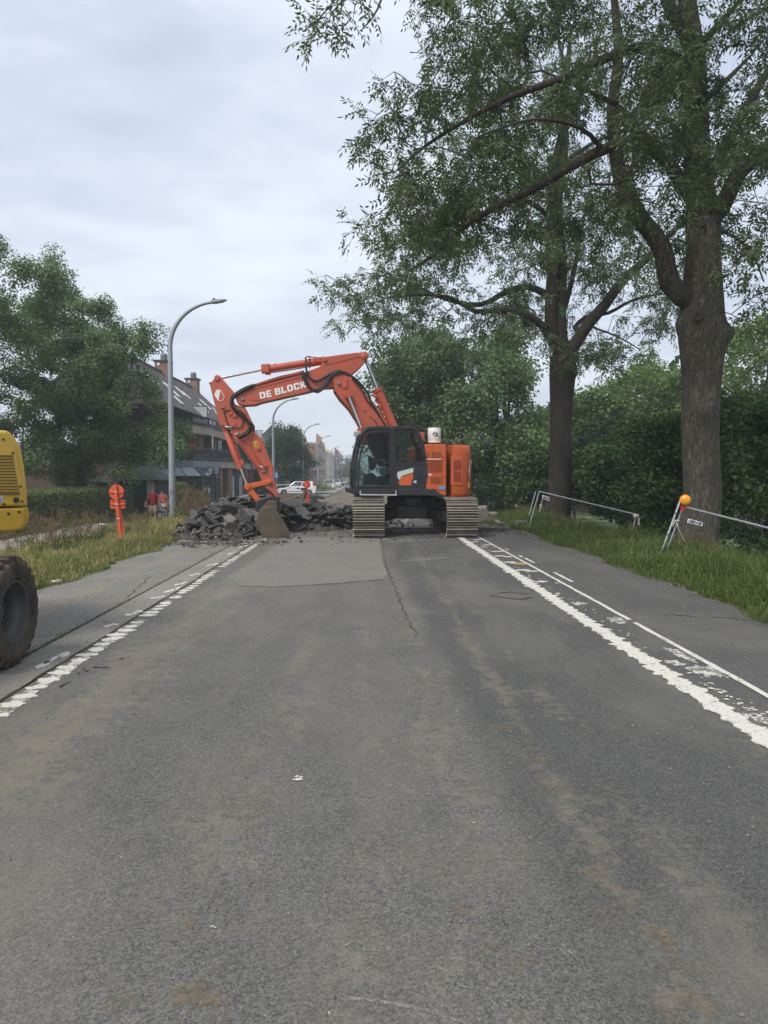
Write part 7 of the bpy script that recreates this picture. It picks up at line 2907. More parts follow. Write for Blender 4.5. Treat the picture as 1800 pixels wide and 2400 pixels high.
def person(label, loc, H, build, male, step):
    root = empty('person', (0, 0, 0), label, 'person')
    k = H / 1.72
    b_ = build
    # pelvis first (root of the skin)
    J = [((0, 0, .92), (.15 * b_, .11 * b_)), ((0, 0, 1.12), (.15 * b_, .11 * b_)), ((0, 0, 1.32), (.165 * b_, .11 * b_)), ((0, 0, 1.43), (.075, .07)), ((0, .0, 1.50), (.055, .055)), ((0, -.01, 1.57), (.07, .085)), ((0, -.01, 1.64), (.075, .09)), ((0, 0, 1.695), (.05, .06))]
    Ed = [(i, i + 1) for i in range(7)]
    for s_ in (-1, 1):
        o_ = len(J)
        st_ = step * s_
        J += [((s_ * .10, 0, .86), .095 * b_), ((s_ * .105, -.10 * st_, .49), .062), ((s_ * .105, .02 - .12 * st_, .30), .055), ((s_ * .105, .06 * 1 - .16 * st_ * .6, .09), .038), ((s_ * .115, -.06 - .1 * st_, .04), .035), ((s_ * .12, -.13 - .1 * st_, .028), .025)]
        Ed += [(0, o_)] + [(o_ + i, o_ + i + 1) for i in range(5)]
    for s_ in (-1, 1):
        o_ = len(J)
        if male and s_ < 0:                       # hand at the bag strap on the shoulder
            J += [((s_ * .20, 0, 1.40), .062), ((s_ * .27, .02, 1.16), .044), ((s_ * .17, -.17, 1.24), .032), ((s_ * .14, -.19, 1.30), .03)]
        else:
            J += [((s_ * .195, 0, 1.40), .060), ((s_ * .265, .03, 1.14), .043), ((s_ * .285, -.06, .92), .031), ((s_ * .285, -.09, .84), .032)]
        Ed += [(2, o_)] + [(o_ + i, o_ + i + 1) for i in range(3)]
        hp = Vector(J[-1][0])
        for q in range(4):
            f_ = len(J)
            dx = (q - 1.5) * .019
            dn = Vector((dx * .4, dx, -.05)) if not (male and s_ < 0) else Vector((dx, -.02, .045))
            J += [(tuple(hp + dn), .010), (tuple(hp + dn * 1.75 + Vector((0, .012, 0))), .008)]
            Ed += [(o_ + 3, f_), (f_, f_ + 1)]
        f_ = len(J)
        J += [(tuple(hp + Vector((-s_ * .03, -.035, -.012))), .011), (tuple(hp + Vector((-s_ * .035, -.05, -.045))), .009)]
        Ed += [(o_ + 3, f_), (f_, f_ + 1)]
    J = [(tuple(Vector(p_) * k), tuple(q * k for q in r_) if isinstance(r_, tuple) else r_ * k) for p_, r_ in J]
    skin_body('body', J, Ed, M_skin, root)

    def bld(mb_, nm, mat, par=root, **kw):
        mb_.v = [v_ * k for v_ in mb_.v]
        return mb_.build(nm, mat, par, **kw)

    # face
    f_ = MB()
    f_.loft(ringset([(0, -.098, 1.575, .012, .018), (0, -.103, 1.588, .013, .022), (0, -.094, 1.625, .007, .010)], 8))
    bld(f_, 'nose', M_skin, smooth=True)
    f_ = MB()
    f_.sphere((.075, .0, 1.595), (.012, .022, .03), 5)
    f_.sphere((-.075, .0, 1.595), (.012, .022, .03), 5)
    bld(f_, 'ears', M_skin, smooth=True)
    f_ = MB()
    f_.sphere((0, -.090, 1.548), (.024, .01, .006), 5)
    bld(f_, 'mouth', paint('lips_' + ('a' if male else 'b'), (.30, .11, .09), .6), smooth=True)
    f_ = MB()
    if male:
        for s_ in (-1, 1):
            f_.sphere((s_ * .03, -.088, 1.615), (.010, .006, .006), 5)
        bld(f_, 'eyes', M_lens, smooth=True)
    else:
        for s_ in (-1, 1):
            f_.sphere((s_ * .033, -.094, 1.615), (.028, .012, .020), 6)
        f_.box((0, -.098, 1.622), (.03, .008, .006))
        for s_ in (-1, 1):
            f_.bar((s_ * .06, -.085, 1.62), (s_ * .08, .01, 1.61), .006, .008)
        bld(f_, 'sunglasses', M_lens, smooth=True)
    hr = MB()
    if male:
        hr.loft(ringset([(0, .03, 1.56, .074, .072), (0, .03, 1.60, .083, .078), (0, .025, 1.635, .082, .075), (0, .03, 1.66, .06, .055)], 14))
        bld(hr, 'hair', M_grey, smooth=True)
    else:
        hr.loft(ringset([(0, .04, 1.53, .075, .06), (0, .03, 1.60, .094, .085), (0, .008, 1.655, .096, .104), (0, .0, 1.70, .08, .092), (0, .0, 1.735, .04, .045)], 14))
        bld(hr, 'hair', M_hair, smooth=True)
    # clothes
    tp_ = MB()
    if male:
        tp_.loft(ringset([(0, 0, .86, .185 * b_, .135 * b_), (0, -.01, .98, .18 * b_, .15 * b_), (0, -.015, 1.12, .178 * b_, .155 * b_), (0, 0, 1.28, .19 * b_, .135 * b_), (0, 0, 1.38, .185 * b_, .11 * b_), (0, 0, 1.445, .10, .085), (0, 0, 1.465, .075, .07)], 18))
        bld(tp_, 'polo_shirt', M_shirt, smooth=True)
        sv = MB()
        sv.tube([(-.17, 0, 1.40), (-.225, .01, 1.32), (-.262, .02, 1.19)], [.085, .075, .066], 10)
        sv.tube([(.17, 0, 1.40), (.225, .01, 1.32), (.258, .03, 1.17)], [.085, .075, .066], 10)
        bld(sv, 'sleeves', M_shirt, smooth=True)
        cl = MB()
        for s_ in (-1, 1):
            cl.bar((s_ * .02, -.09, 1.40), (s_ * .075, -.05, 1.47), .05, .015)
        bld(cl, 'collar', paint('pink_collar', (.7, .25, .25), .8))
        jk = MB()
        rg = []
        for z_, r1, r2 in ((.84, .215, .175), (1.05, .215, .185), (1.25, .21, .165), (1.40, .195, .13), (1.46, .12, .09)):
            n_ = 14
            rg.append([Vector((r1 * b_ * math.sin(a_), .01 + r2 * b_ * -math.cos(a_), z_)) for a_ in [R(38) + (2 * PI - R(76)) * q / (n_ - 1) for q in range(n_)]])
        for i in range(len(rg) - 1):
            o_ = len(jk.v)
            jk.add(rg[i] + rg[i + 1], [(q, q + 1, n_ + q + 1, n_ + q) for q in range(n_ - 1)])
        bld(jk, 'open_cardigan', M_jack, smooth=True)
        sh = MB()
        for s_ in (-1, 1):
            sh.tube([(s_ * .085, 0, .90), (s_ * .105, -.03 * step * s_, .72), (s_ * .105, -.09 * step * s_, .50)], [.125 * b_, .115 * b_, .095 * b_], 12)
        bld(sh, 'shorts', M_short, smooth=True)
        bt = MB()
        bt.loft([[Vector((-.30 + x * w_, y_ * .10, z_)) for x, y_ in ((-1, -1), (1, -1), (1, 1), (-1, 1))] for z_, w_ in ((.76, .06), (.80, .12), (1.00, .09), (1.10, .04))])
        bg = bld(bt, 'shoulder_bag', M_pinkbag, bev=.02)
        stp = MB()
        stp.tube([(-.30, 0, 1.08), (-.22, -.10, 1.30), (-.14, -.06, 1.46), (-.14, .06, 1.45), (-.25, .10, 1.25), (-.30, .05, 1.08)], .014, 6)
        bld(stp, 'bag_strap', M_pinkbag, smooth=True)
        so = MB()
        for s_ in (-1, 1):
            so.box((s_ * .118, -.05 - .1 * step * s_, .035), (.10, .27, .075))
        bld(so, 'shoes', M_cream, bev=.03)
    else:
        tp_.loft(ringset([(0, 0, .98, .185 * b_, .14 * b_), (0, -.01, 1.02, .195 * b_, .155 * b_), (0, -.02, 1.18, .185 * b_, .155 * b_), (0, -.02, 1.28, .19 * b_, .155 * b_), (0, 0, 1.38, .175 * b_, .11 * b_), (0, 0, 1.445, .10, .08), (0, 0, 1.46, .075, .065)], 18))
        bld(tp_, 'blouse', M_pink, smooth=True)
        sv = MB()
        for s_ in (-1, 1):
            sv.tube([(s_ * .16, 0, 1.40), (s_ * .225, .01, 1.30), (s_ * .27, .035, 1.12)], [.08, .078, .07], 10)
        bld(sv, 'sleeves', M_pink, smooth=True)
        sk3 = MB()
        for s_ in (-1, 1):
            sk3.tube([(s_ * .08, 0, .99), (s_ * .10, -.02 * step * s_, .75), (s_ * .11, -.08 * step * s_, .45), (s_ * .11, -.10 * step * s_, .16)], [.125 * b_, .125 * b_, .12, .13], 14)
        bld(sk3, 'patterned_trousers', M_patt, smooth=True)
        stp = MB()
        stp.tube([(.22, -.10, .92), (.05, -.175, 1.15), (-.10, -.10, 1.40), (-.10, .08, 1.42), (.08, .17, 1.15), (.24, .06, .92)], .014, 6)
        bld(stp, 'bag_strap', M_cream, smooth=True)
        bt = MB()
        bt.loft([[Vector((.12 + x * w_, -.17 + y_ * .05, z_)) for x, y_ in ((-1, -1), (1, -1), (1, 1), (-1, 1))] for z_, w_ in ((.80, .11), (.83, .145), (.93, .14), (.97, .10))])
        bld(bt, 'shoulder_bag', M_cream, bev=.025)
        so = MB()
        for s_ in (-1, 1):
            so.box((s_ * .118, -.05 - .1 * step * s_, .03), (.085, .24, .06))
        bld(so, 'shoes', M_cream, bev=.025)
    root.location = loc
    root.rotation_euler = (0, 0, R(14))
    return root


mx = at(357, 1145, 37).x
zg = zt(mx, 37)
person('bald man walking in red polo shirt, open black cardigan and beige shorts', (mx, 37, zg), at(357, 1144, 37).z - zg, 1.12, True, .5)
wx = at(379, 1146, 37.2).x
person('woman walking in coral blouse with sunglasses and cream shoulder bag', (wx, 37.2, zg), at(381, 1146, 37.2).z - zg, 1.08, False, -.5)

# ------------------------------------------------------------------ cars
M_carglass = paint('car_glass', (0.018, 0.022, 0.026), 0.06, 0, 0, (0, 0, 0), 0.02, 1, 0, 40, 0.8)
M_tyre2 = paint('car_tyre', (0.02, 0.02, 0.02), 0.85)
M_alloy = paint('alloy', (0.42, 0.43, 0.44), 0.35, 0.8)
M_plast = paint('black_trim', (0.02, 0.02, 0.022), 0.6)
M_tail = paint('tail_lamp', (0.42, 0.012, 0.012), 0.2)
M_head = paint('head_lamp', (0.62, 0.65, 0.66), 0.12)


def carpaint(n, c):
    return paint(n, c, 0.3, 0.0, 0.05, (0.3, 0.28, 0.25), 0.02, 2.0, 0, 40, 0.5, 2.0, 0.5)


def car(label, loc, rz, body_mat, L=4.0, Wd=1.7, H=1.52, kind='hatch', group=None, name='parked_car'):
    root = empty(name, (0, 0, 0), label, 'car', group)
    h = L / 2
    belt_z = H * .63
    wf, wr = h * .62, -h * .66
    nose = .70 if kind == 'hatch' else .80
    prof_ = [(h - .03, .26), (h, .45), (h - .02, .62), (h - .14, .72), (h * .52, belt_z - .10), (h * .40, belt_z), (-h + .08, belt_z + .04), (-h, belt_z - .1), (-h - .0, .45), (-h + .05, .28)]
    # wheel arches along the sill
    sill = [(-h + .05, .26)]
    for wx_ in (wr, wf):
        sill += [(wx_ - .36, .24)]
        for q in range(7):
            a_ = PI - PI * q / 6
            sill.append((wx_ + .345 * math.cos(a_), .30 + .345 * math.sin(a_)))
        sill += [(wx_ + .36, .24)]
    poly = sill + [(h - .05, .26)] + prof_[1:-1]
    b = MB()
    b.prism([(x, -Wd / 2, z_) for x, z_ in poly], (0, Wd, 0))
    body = b.build('body', body_mat, root, bev=.045)
    gx0, gx1 = h * .44, -h + .10
    rx0, rx1 = (h * .10 if kind != 'van' else h * .22), -h + (.38 if kind != 'van' else .20)
    yb_, yr = Wd / 2 - .06, Wd / 2 - .20
    lo = [(gx0, -yb_, belt_z - .03), (gx1, -yb_, belt_z + .0), (gx1, yb_, belt_z), (gx0, yb_, belt_z - .03)]
    hi = [(rx0, -yr, H - .04), (rx1, -yr, H - .05), (rx1, yr, H - .05), (rx0, yr, H - .04)]
    b = MB()
    b.loft([lo, hi])
    b.build('roof', body_mat, root, bev=.05)
    lo, hi = [Vector(p_) for p_ in lo], [Vector(p_) for p_ in hi]

    def face(i, j, f0, f1, g0, g1, name_, out):
        q = lambda f_, g_: lo[i].lerp(lo[j], f_).lerp(hi[i].lerp(hi[j], f_), g_) + Vector(out) * .012
        w_ = MB()
        w_.prism([q(f0, g0), q(f1, g0), q(f1, g1), q(f0, g1)], Vector(out) * -.01)
        return w_.build(name_, M_carglass, root)

    for i, j, sy in ((0, 1, -1), (3, 2, 1)):
        face(i, j, .09, .46, .12, .90, 'side_window', (0, sy, .2))
        face(i, j, .50, .86 if kind == 'hatch' else .72, .12, .90, 'side_window', (0, sy, .2))
        if kind == 'van':
            face(i, j, .76, .95, .12, .9, 'side_window', (0, sy, .2))
    face(0, 3, .06, .94, .10, .93, 'windscreen', (.7, 0, .7))
    face(1, 2, .08, .92, .15, .90, 'rear_window', (-.9, 0, .3))
    for wx_ in (wf, wr):
        for sy in (-1, 1):
            wr_ = empty('wheel', (0, 0, 0))
            wr_.parent = root
            b = MB()
            cpos = Vector((wx_, sy * (Wd / 2 - .02), .30))
            b.lathe([(.19, 0), (.26, .012), (.295, -.01), (.30, -.10), (.29, -.18), (.18, -.19)], cpos, (0, sy, 0), 22)
            b.build('tyre', M_tyre2, wr_, smooth=True)
            b = MB()
            b.lathe([(.20, -.005), (.185, -.01), (.17, -.045), (.06, -.03), (.001, -.02)], cpos, (0, sy, 0), 18)
            for q in range(6):
                a_ = 2 * PI * q / 6
                d_ = Vector((math.cos(a_), 0, math.sin(a_)))
                b.bar(cpos + d_ * .04 + Vector((0, -sy * .01, 0)), cpos + d_ * .185 + Vector((0, -sy * .01, 0)), .045, .03)
            b.build('rim', M_alloy, wr_)
    for sy in (-1, 1):
        b = MB()
        b.prism([(h - .02, sy * .45, .60), (h - .30, sy * (Wd / 2 + .004), .70), (h - .38, sy * (Wd / 2 + .004), .80), (h - .16, sy * .46, .73)], (0.012, sy * .006, .02))
        b.build('headlight', M_head, root)
        b = MB()
        if kind == 'hatch':
            b.prism([(-h + .00, sy * (Wd / 2 + .006), .80), (-h + .24, sy * (Wd / 2 + .006), .86), (-h + .36, sy * (Wd / 2 - .10), H - .22), (-h + .24, sy * (Wd / 2 - .10), H - .16)], (0, -sy * .10, 0))
        else:
            b.box((-h + .03, sy * (Wd / 2 - .1), .85), (.10, .22, .28))
        b.build('tail_light', M_tail, root, bev=.01)
        b = MB()
        b.box((h * .36, sy * (Wd / 2 + .07), belt_z + .07), (.10, .16, .12))
        b.build('mirror', M_plast, root, bev=.03)
        for hx_ in (h * .02, -h * .45):
            b = MB()
            b.box((hx_, sy * (Wd / 2 + .012), belt_z - .16), (.16, .03, .035))
            b.build('handle', body_mat if hx_ < 0 else M_plast, root, bev=.008)
        b = MB()
        b.box((-.05, sy * (Wd / 2 + .008), .46), (L * .42, .02, .05))
        b.build('side_strip', M_plast, root)
    b = MB()
    b.box((h + .004, 0, .40), (.03, .9, .16))
    b.build('grille', M_plast, root, bev=.02)
    b = MB()
    b.box((h + .022, 0, .42), (.012, .50, .10))
    b.build('number_plate', M_whitep, root)
    b = MB()
    b.box((-h - .008, 0, .66), (.012, .50, .10))
    b.build('number_plate', M_whitep, root)
    root.location = loc
    root.rotation_euler = (0, 0, rz)
    return root


zc_ = -.64
car('white hatchback standing across the street behind the asphalt heap', (at(696, 1165, 78).x, 78, zc_), PI, carpaint('car_white', (.72, .73, .74)), 4.05, 1.68, 1.52)
car('dark grey people carrier behind the white hatchback', (at(668, 1150, 84).x, 83.2, zc_), 0, carpaint('car_dark', (.035, .04, .045)), 4.5, 1.8, 1.72, 'van')
GC = 'cars parked along the kerb'
for px_, Y_, mat, lab in ((771, 112, carpaint('car_white2', (.70, .71, .72)), 'white car parked facing us, first of the kerb row'), (787, 128, carpaint('car_silver', (.40, .42, .43)), 'silver car parked behind the first white car'),
                          (796, 141, carpaint('car_navy', (.03, .035, .06)), 'dark blue car third in the kerb row'), (802, 154, carpaint('car_grey', (.20, .21, .22)), 'grey car fourth in the kerb row'), (808, 172, carpaint('car_white3', (.68, .68, .68)), 'white car fifth in the kerb row'),
                          (813, 190, carpaint('car_black', (.02, .02, .022)), 'black car near the far end of the kerb row'), (820, 215, carpaint('car_red', (.32, .03, .03)), 'small red car at the far end of the street'), (826, 235, carpaint('car_pale', (.60, .62, .62)), 'palest farthest car on the street')):
    car(lab, (at(px_, 1140, Y_).x, Y_, -.74), -PI / 2, mat, 4.2, 1.75, 1.5, 'hatch', GC)

# ------------------------------------------------------------------ buildings


def brickmat(name, a, b_, mortar, sc=1.0):
    m, nt, out = new_mat(name)
    t = NT(nt)
    X, Y, Z = t.xyz(t.pos)
    cmb = t.n.new('ShaderNodeCombineXYZ')
    t.l.new(t.math('ADD', X, Y), cmb.inputs[0])
    t.l.new(Z, cmb.inputs[1])
    br = t.n.new('ShaderNodeTexBrick')
    t.l.new(cmb.outputs[0], br.inputs['Vector'])
    br.inputs['Color1'].default_value = (*a, 1)
    br.inputs['Color2'].default_value = (*b_, 1)
    br.inputs['Mortar'].default_value = (*mortar, 1)
    br.inputs['Scale'].default_value = 1.0
    br.inputs['Brick Width'].default_value = .22 * sc
    br.inputs['Row Height'].default_value = .075 * sc
    br.inputs['Mortar Size'].default_value = .008
    n = t.noise(t.pos, .6, 5, .6)
    c = t.mix(t.ramp(n, [(.35, 0.0), (.75, .5)]), br.outputs[0], tuple(k * .6 for k in a))
    p = t.principled(Base_Color=c, Roughness=.9, Specular_IOR_Level=.2)
    t.l.new(p.outputs[0], out.inputs['Surface'])
    MATS[name] = m
    return m


def tilemat(name, a, b_):
    m, nt, out = new_mat(name)
    t = NT(nt)
    X, Y, Z = t.xyz(t.pos)
    s = t.math('FRACT', t.math('MULTIPLY', Z, 3.6))
    s2 = t.math('FRACT', t.math('MULTIPLY', Y, 4.0))
    n = t.noise(t.pos, 1.2, 5, .6)
    c = t.ramp(n, [(.3, a), (.7, b_)])
    c = t.mix(t.ramp(s, [(0.0, .55), (.14, 0.0)]), c, tuple(k * .4 for k in a))
    c = t.mix(t.ramp(s2, [(0.0, .35), (.12, 0.0)]), c, tuple(k * .5 for k in a))
    p = t.principled(Base_Color=c, Roughness=.75, Specular_IOR_Level=.3)
    t.l.new(t.bump(s, .5, .03), p.inputs['Normal'])
    t.l.new(p.outputs[0], out.inputs['Surface'])
    MATS[name] = m
    return m


M_brick = brickmat('brown_brick', (.26, .15, .105), (.20, .115, .082), (.22, .19, .16))
M_brickr = brickmat('red_brick', (.20, .075, .055), (.155, .062, .046), (.15, .12, .10))
M_brickd = brickmat('dark_brick', (.115, .070, .055), (.085, .054, .044), (.10, .085, .075))
M_bricko = brickmat('orange_brick', (.30, .17, .11), (.25, .14, .09), (.24, .2, .16))
M_tile = tilemat('roof_tiles', (.070, .060, .056), (.112, .098, .090))
M_fascia = paint('slate_fascia', (.235, .260, .275), .5, 0, .1, (.08, .08, .08), .08)
M_darkedge = paint('dark_metal', (.024, .027, .034), .45)
M_panel = paint('concrete_panel', (.42, .37, .30), .85, 0, .5, (.17, .15, .12), .12, 1.5, 0, 40, .3, 1.2)
M_curtain = paint('pale_blind', (.62, .65, .56), .8)
M_green = paint('dark_green_boards', (.020, .030, .031), .75, 0, .2, (.03, .035, .03), .2)
M_roofg = paint('pavilion_roof', (.060, .062, .056), .9, 0, .4, (.07, .075, .05), .2, 2)
M_plaster = paint('white_plaster', (.66, .67, .66), .85, 0, .25, (.45, .44, .42), .05)
M_cream2 = paint('cream_plaster', (.60, .54, .36), .85, 0, .3, (.42, .38, .28), .06)
M_greyp = paint('grey_plaster', (.40, .40, .39), .85, 0, .3, (.28, .27, .26), .06)
M_frame = paint('window_white', (.65, .65, .63), .5)
M_win = paint('house_glass', (.025, .03, .036), .08, 0, 0, (0, 0, 0), .05, 1, 0, 40, .7)
M_conserv = glassmat('conservatory_glass', (.8, .85, .84), .55, (.10, .115, .12), .03)
M_frost = paint('milky_glass', (.42, .45, .46), .18, 0, 0, (0, 0, 0), .15, 2.0, 0, 40, .6)
M_pot = paint('stone_pot', (.40, .37, .32), .8)

apt = empty('apartment_block', (-15, 62, -.78), 'dark tiled apartment block with balconies and glazed shop front behind the tall lamp', 'building')
G0 = -.80


def extr(name, plan, z0, z1, mat, parent=apt, bev=0.0):
    b = MB()
    b.prism([(x, y, z0) for x, y in plan], (0, 0, z1 - z0))
    return b.build(name, mat, parent, bev=bev)


extr('ground_floor_wall', [(-23, 60), (-14.6, 60), (-13.4, 63.2), (-13.4, 96), (-23, 96)], G0, 2.2, M_brickd)
for k, (y0, y1) in enumerate(((62.95, 64.6), (67.2, 69.2), (76.8, 78.6), (81.2, 83.4), (91, 93))):
    extr('brick_pier', [(-13.4, y0), (-12.25, y0), (-12.25, y1), (-13.4, y1)], G0, 2.2, M_brick)
for y0 in (64.6, 78.6):
    extr('shop_door', [(-13.39, y0 + .05), (-12.9, y0 + .05), (-12.9, y0 + 2.5), (-13.39, y0 + 2.5)], G0, 2.0, M_darkedge)
p1 = [(-23, 57.0), (-13.06, 57.0), (-12.1, 62.9), (-23, 62.9)]
extr('fascia', p1, 2.16, 2.72, M_fascia)
extr('fascia', [(-23, 69.3), (-13.25, 69.3), (-12.95, 70.2), (-12.1, 76.8), (-23, 76.8)], 2.16, 2.72, M_fascia)
for y0, y1 in ((62.92, 69.2), (76.82, 83.4)):
    extr('concrete_band', [(-23, y0), (-12.1, y0), (-12.1, y1), (-23, y1)], 2.14, 2.74, M_panel)
extr('fascia', [(-23, 83.5), (-13.2, 83.5), (-12.1, 90), (-12.1, 96), (-23, 96)], 2.16, 2.72, M_fascia)
extr('balcony_edge', [(-23, 56.85), (-13.0, 56.85), (-12.0, 62.8), (-12.0, 69.3), (-13.1, 69.32), (-12.0, 76.9), (-12.0, 96), (-23, 96)], 2.745, 2.93, M_darkedge)
# first floor wall set back
extr('first_floor_wall', [(-23, 60.5), (-16.3, 60.5), (-14.8, 62.5), (-14.8, 96), (-23, 96)], 2.93, 4.85, M_brickd)
for y0, y1 in ((61.8, 63.4), (66.2, 69.0), (75.6, 77.6), (80, 83)):
    extr('brick_pier', [(-14.8, y0), (-13.6, y0), (-13.6, y1), (-14.8, y1)], 2.94, 4.84, M_brick)
for y0, y1 in ((63.6, 66.0), (69.6, 75.2), (77.8, 79.8)):
    w = extr('window', [(-14.79, y0), (-14.6, y0), (-14.6, y1), (-14.79, y1)], 2.95, 4.8, M_darkedge)
    extr('pane', [(-14.59, y0 + .1), (-14.57, y0 + .1), (-14.57, y1 - .1), (-14.59, y1 - .1)], 3.05, 4.7, M_win, w)
w = extr('window', [(-20.5, 60.49), (-20.5, 60.3), (-16.5, 60.3), (-16.5, 60.49)], 2.95, 4.8, M_darkedge)
for k in range(3):
    extr('pane', [(-20.4 + 1.3 * k, 60.29), (-20.4 + 1.3 * k, 60.27), (-19.2 + 1.3 * k, 60.27), (-19.2 + 1.3 * k, 60.29)], 3.0, 4.7, M_win, w)


def railing(parent, pts, z0, z1, panels=True):
    b = MB()
    for (x0, y0), (x1, y1) in zip(pts, pts[1:]):
        L = math.hypot(x1 - x0, y1 - y0)
        b.bar((x0, y0, z1), (x1, y1, z1), .10, .09)
        b.bar((x0, y0, z0 + .12), (x1, y1, z0 + .12), .06, .05)
        n_ = max(1, int(L / 1.5))
        for k in range(n_ + 1):
            f_ = k / n_
            b.box((x0 + (x1 - x0) * f_, y0 + (y1 - y0) * f_, (z0 + z1) / 2), (.06, .06, z1 - z0))
    r_ = b.build('railing', M_darkedge, parent)
    if panels:
        for (x0, y0), (x1, y1) in zip(pts, pts[1:]):
            L = math.hypot(x1 - x0, y1 - y0)
            n_ = max(1, int(L / 1.5))
            for k in range(n_):
                f0, f1 = (k + .06) / n_, (k + .94) / n_
                b = MB()
                b.bar((x0 + (x1 - x0) * f0, y0 + (y1 - y0) * f0, (z0 + z1) / 2), (x0 + (x1 - x0) * f1, y0 + (y1 - y0) * f1, (z0 + z1) / 2), .012, (z1 - z0) * .62)
                b.build('glass_panel', M_conserv, r_)


railing(apt, [(-22, 56.95), (-13.1, 56.95), (-12.1, 62.8), (-12.1, 69.2)], 2.93, 3.65)
railing(apt, [(-13.1, 69.4), (-12.1, 76.9), (-12.1, 83)], 2.93, 3.65)
# top slab and parapet of pale panels
extr('concrete_band', [(-23, 60.8), (-15.8, 60.8), (-13.6, 59.2), (-12.9, 62.0), (-12.9, 69), (-23, 69)], 4.86, 5.52, M_panel)
extr('concrete_band', [(-23, 69.02), (-13.3, 69.02), (-12.9, 76), (-12.9, 96), (-23, 96)], 4.86, 5.52, M_panel)
extr('balcony_edge', [(-23, 60.7), (-15.85, 60.7), (-13.6, 59.05), (-12.8, 61.9), (-12.8, 96), (-23, 96)], 5.525, 5.62, M_darkedge)
railing(apt, [(-15.8, 60.8), (-13.6, 59.15), (-12.85, 62.0), (-12.85, 76)], 5.62, 6.25)
b = MB()
for y_ in (63.9, 76.0, 90):
    b.tube([(-12.98, y_, 2.8), (-12.98, y_, 4.95)], .09, 8)
b.build('downpipe', M_frame, apt, smooth=True)
for x0 in (-15.9, -14.65, -13.4):
    b = MB()
    b.box((x0, 61.2, 6.72), (1.15, .03, .85))
    b.build('glass_screen', M_frost, apt)
b = MB()
for x0 in (-16.52, -15.28, -14.02, -12.8):
    b.box((x0, 61.2, 6.6), (.06, .07, 1.2))
b.box((-14.65, 61.2, 7.17), (3.8, .07, .06))
b.build('screen_frame', M_darkedge, apt)
b = MB()
b.box((-12.9, 66.8, 3.85), (.04, 1.6, 1.5))
b.build('glass_screen', M_frost, apt)
b = MB()
for y_ in (66, 67.6):
    b.box((-12.9, y_, 3.8), (.07, .06, 1.7))
b.box((-12.9, 66.8, 4.63), (.07, 1.7, .06))
b.build('screen_frame', M_darkedge, apt)
# glazed shop front
cv = empty('conservatory', (0, 0, 0))
cv.parent = apt
ze, zr = 1.44, 2.14
E1, E2, E3 = (-21.0, 55.5), (-12.05, 55.5), (-12.2, 62.8)
R1, R2, R3 = (-21.0, 56.9), (-13.06, 56.98), (-12.15, 62.7)
b = MB()
b.bar((*E1, ze), (*E2, ze), .12, .10)
b.bar((*E2, ze), (*E3, ze), .12, .10)
b.bar((*E1, G0 + .1), (*E2, G0 + .1), .14, .25)
b.bar((*E2, G0 + .1), (*E3, G0 + .1), .14, .25)
for f_ in (0, .12, .25, .37, .5, .62, .75, .87, 1.0):
    x_ = E1[0] + (E2[0] - E1[0]) * f_
    b.box((x_, 55.5, (ze + G0) / 2), (.10, .10, ze - G0))
    xr_ = R1[0] + (R2[0] - R1[0]) * f_
    b.bar((x_, 55.5, ze), (xr_, 56.95, zr), .07, .07)
for f_ in (.25, .5, .75, 1.0):
    a_ = Vector((*E2, 0)).lerp(Vector((*E3, 0)), f_)
    r_ = Vector((*R2, 0)).lerp(Vector((*R3, 0)), f_)
    b.box((a_.x, a_.y, (ze + G0) / 2), (.10, .10, ze - G0))
    b.bar((a_.x, a_.y, ze), (r_.x, r_.y, zr), .07, .07)
b.box((-12.1, 55.6, (ze + G0) / 2), (.22, .22, ze - G0))
b.build('glazing_bars', M_darkedge, cv)
for f0, f1 in ((0, .12), (.12, .25), (.25, .37), (.37, .5), (.5, .62), (.62, .75), (.75, .87), (.87, 1.0)):
    x0, x1 = E1[0] + (E2[0] - E1[0]) * f0, E1[0] + (E2[0] - E1[0]) * f1
    r0, r1 = R1[0] + (R2[0] - R1[0]) * f0, R1[0] + (R2[0] - R1[0]) * f1
    b = MB()
    b.add([(x0, 55.52, G0), (x1, 55.52, G0), (x1, 55.52, ze), (x0, 55.52, ze)], [(0, 1, 2, 3)])
    b.build('pane', M_conserv, cv, recalc=False)
    b = MB()
    b.add([(x0, 55.5, ze + .03), (x1, 55.5, ze + .03), (r1, 56.9, zr), (r0, 56.9, zr)], [(0, 1, 2, 3)])
    b.build('roof_pane', M_frost if 0 < f0 < .9 else M_conserv, cv, recalc=False)
for f0, f1 in ((0, .25), (.25, .5), (.5, .75), (.75, 1.0)):
    a0, a1 = Vector((*E2, 0)).lerp(Vector((*E3, 0)), f0), Vector((*E2, 0)).lerp(Vector((*E3, 0)), f1)
    r0, r1 = Vector((*R2, 0)).lerp(Vector((*R3, 0)), f0), Vector((*R2, 0)).lerp(Vector((*R3, 0)), f1)
    b = MB()
    b.add([(a0.x, a0.y, G0), (a1.x, a1.y, G0), (a1.x, a1.y, ze), (a0.x, a0.y, ze)], [(0, 1, 2, 3)])
    b.build('pane', M_conserv, cv, recalc=False)
    b = MB()
    b.add([(a0.x, a0.y, ze + .03), (a1.x, a1.y, ze + .03), (r1.x, r1.y, zr), (r0.x, r0.y, zr)], [(0, 1, 2, 3)])
    b.build('roof_pane', M_conserv, cv, recalc=False)
b = MB()
b.box((-14.6, 55.9, .1), (2.5, .04, 1.75))
b.box((-16.9, 55.9, .1), (.5, .04, 2.0))
b.build('blind', M_curtain, cv)
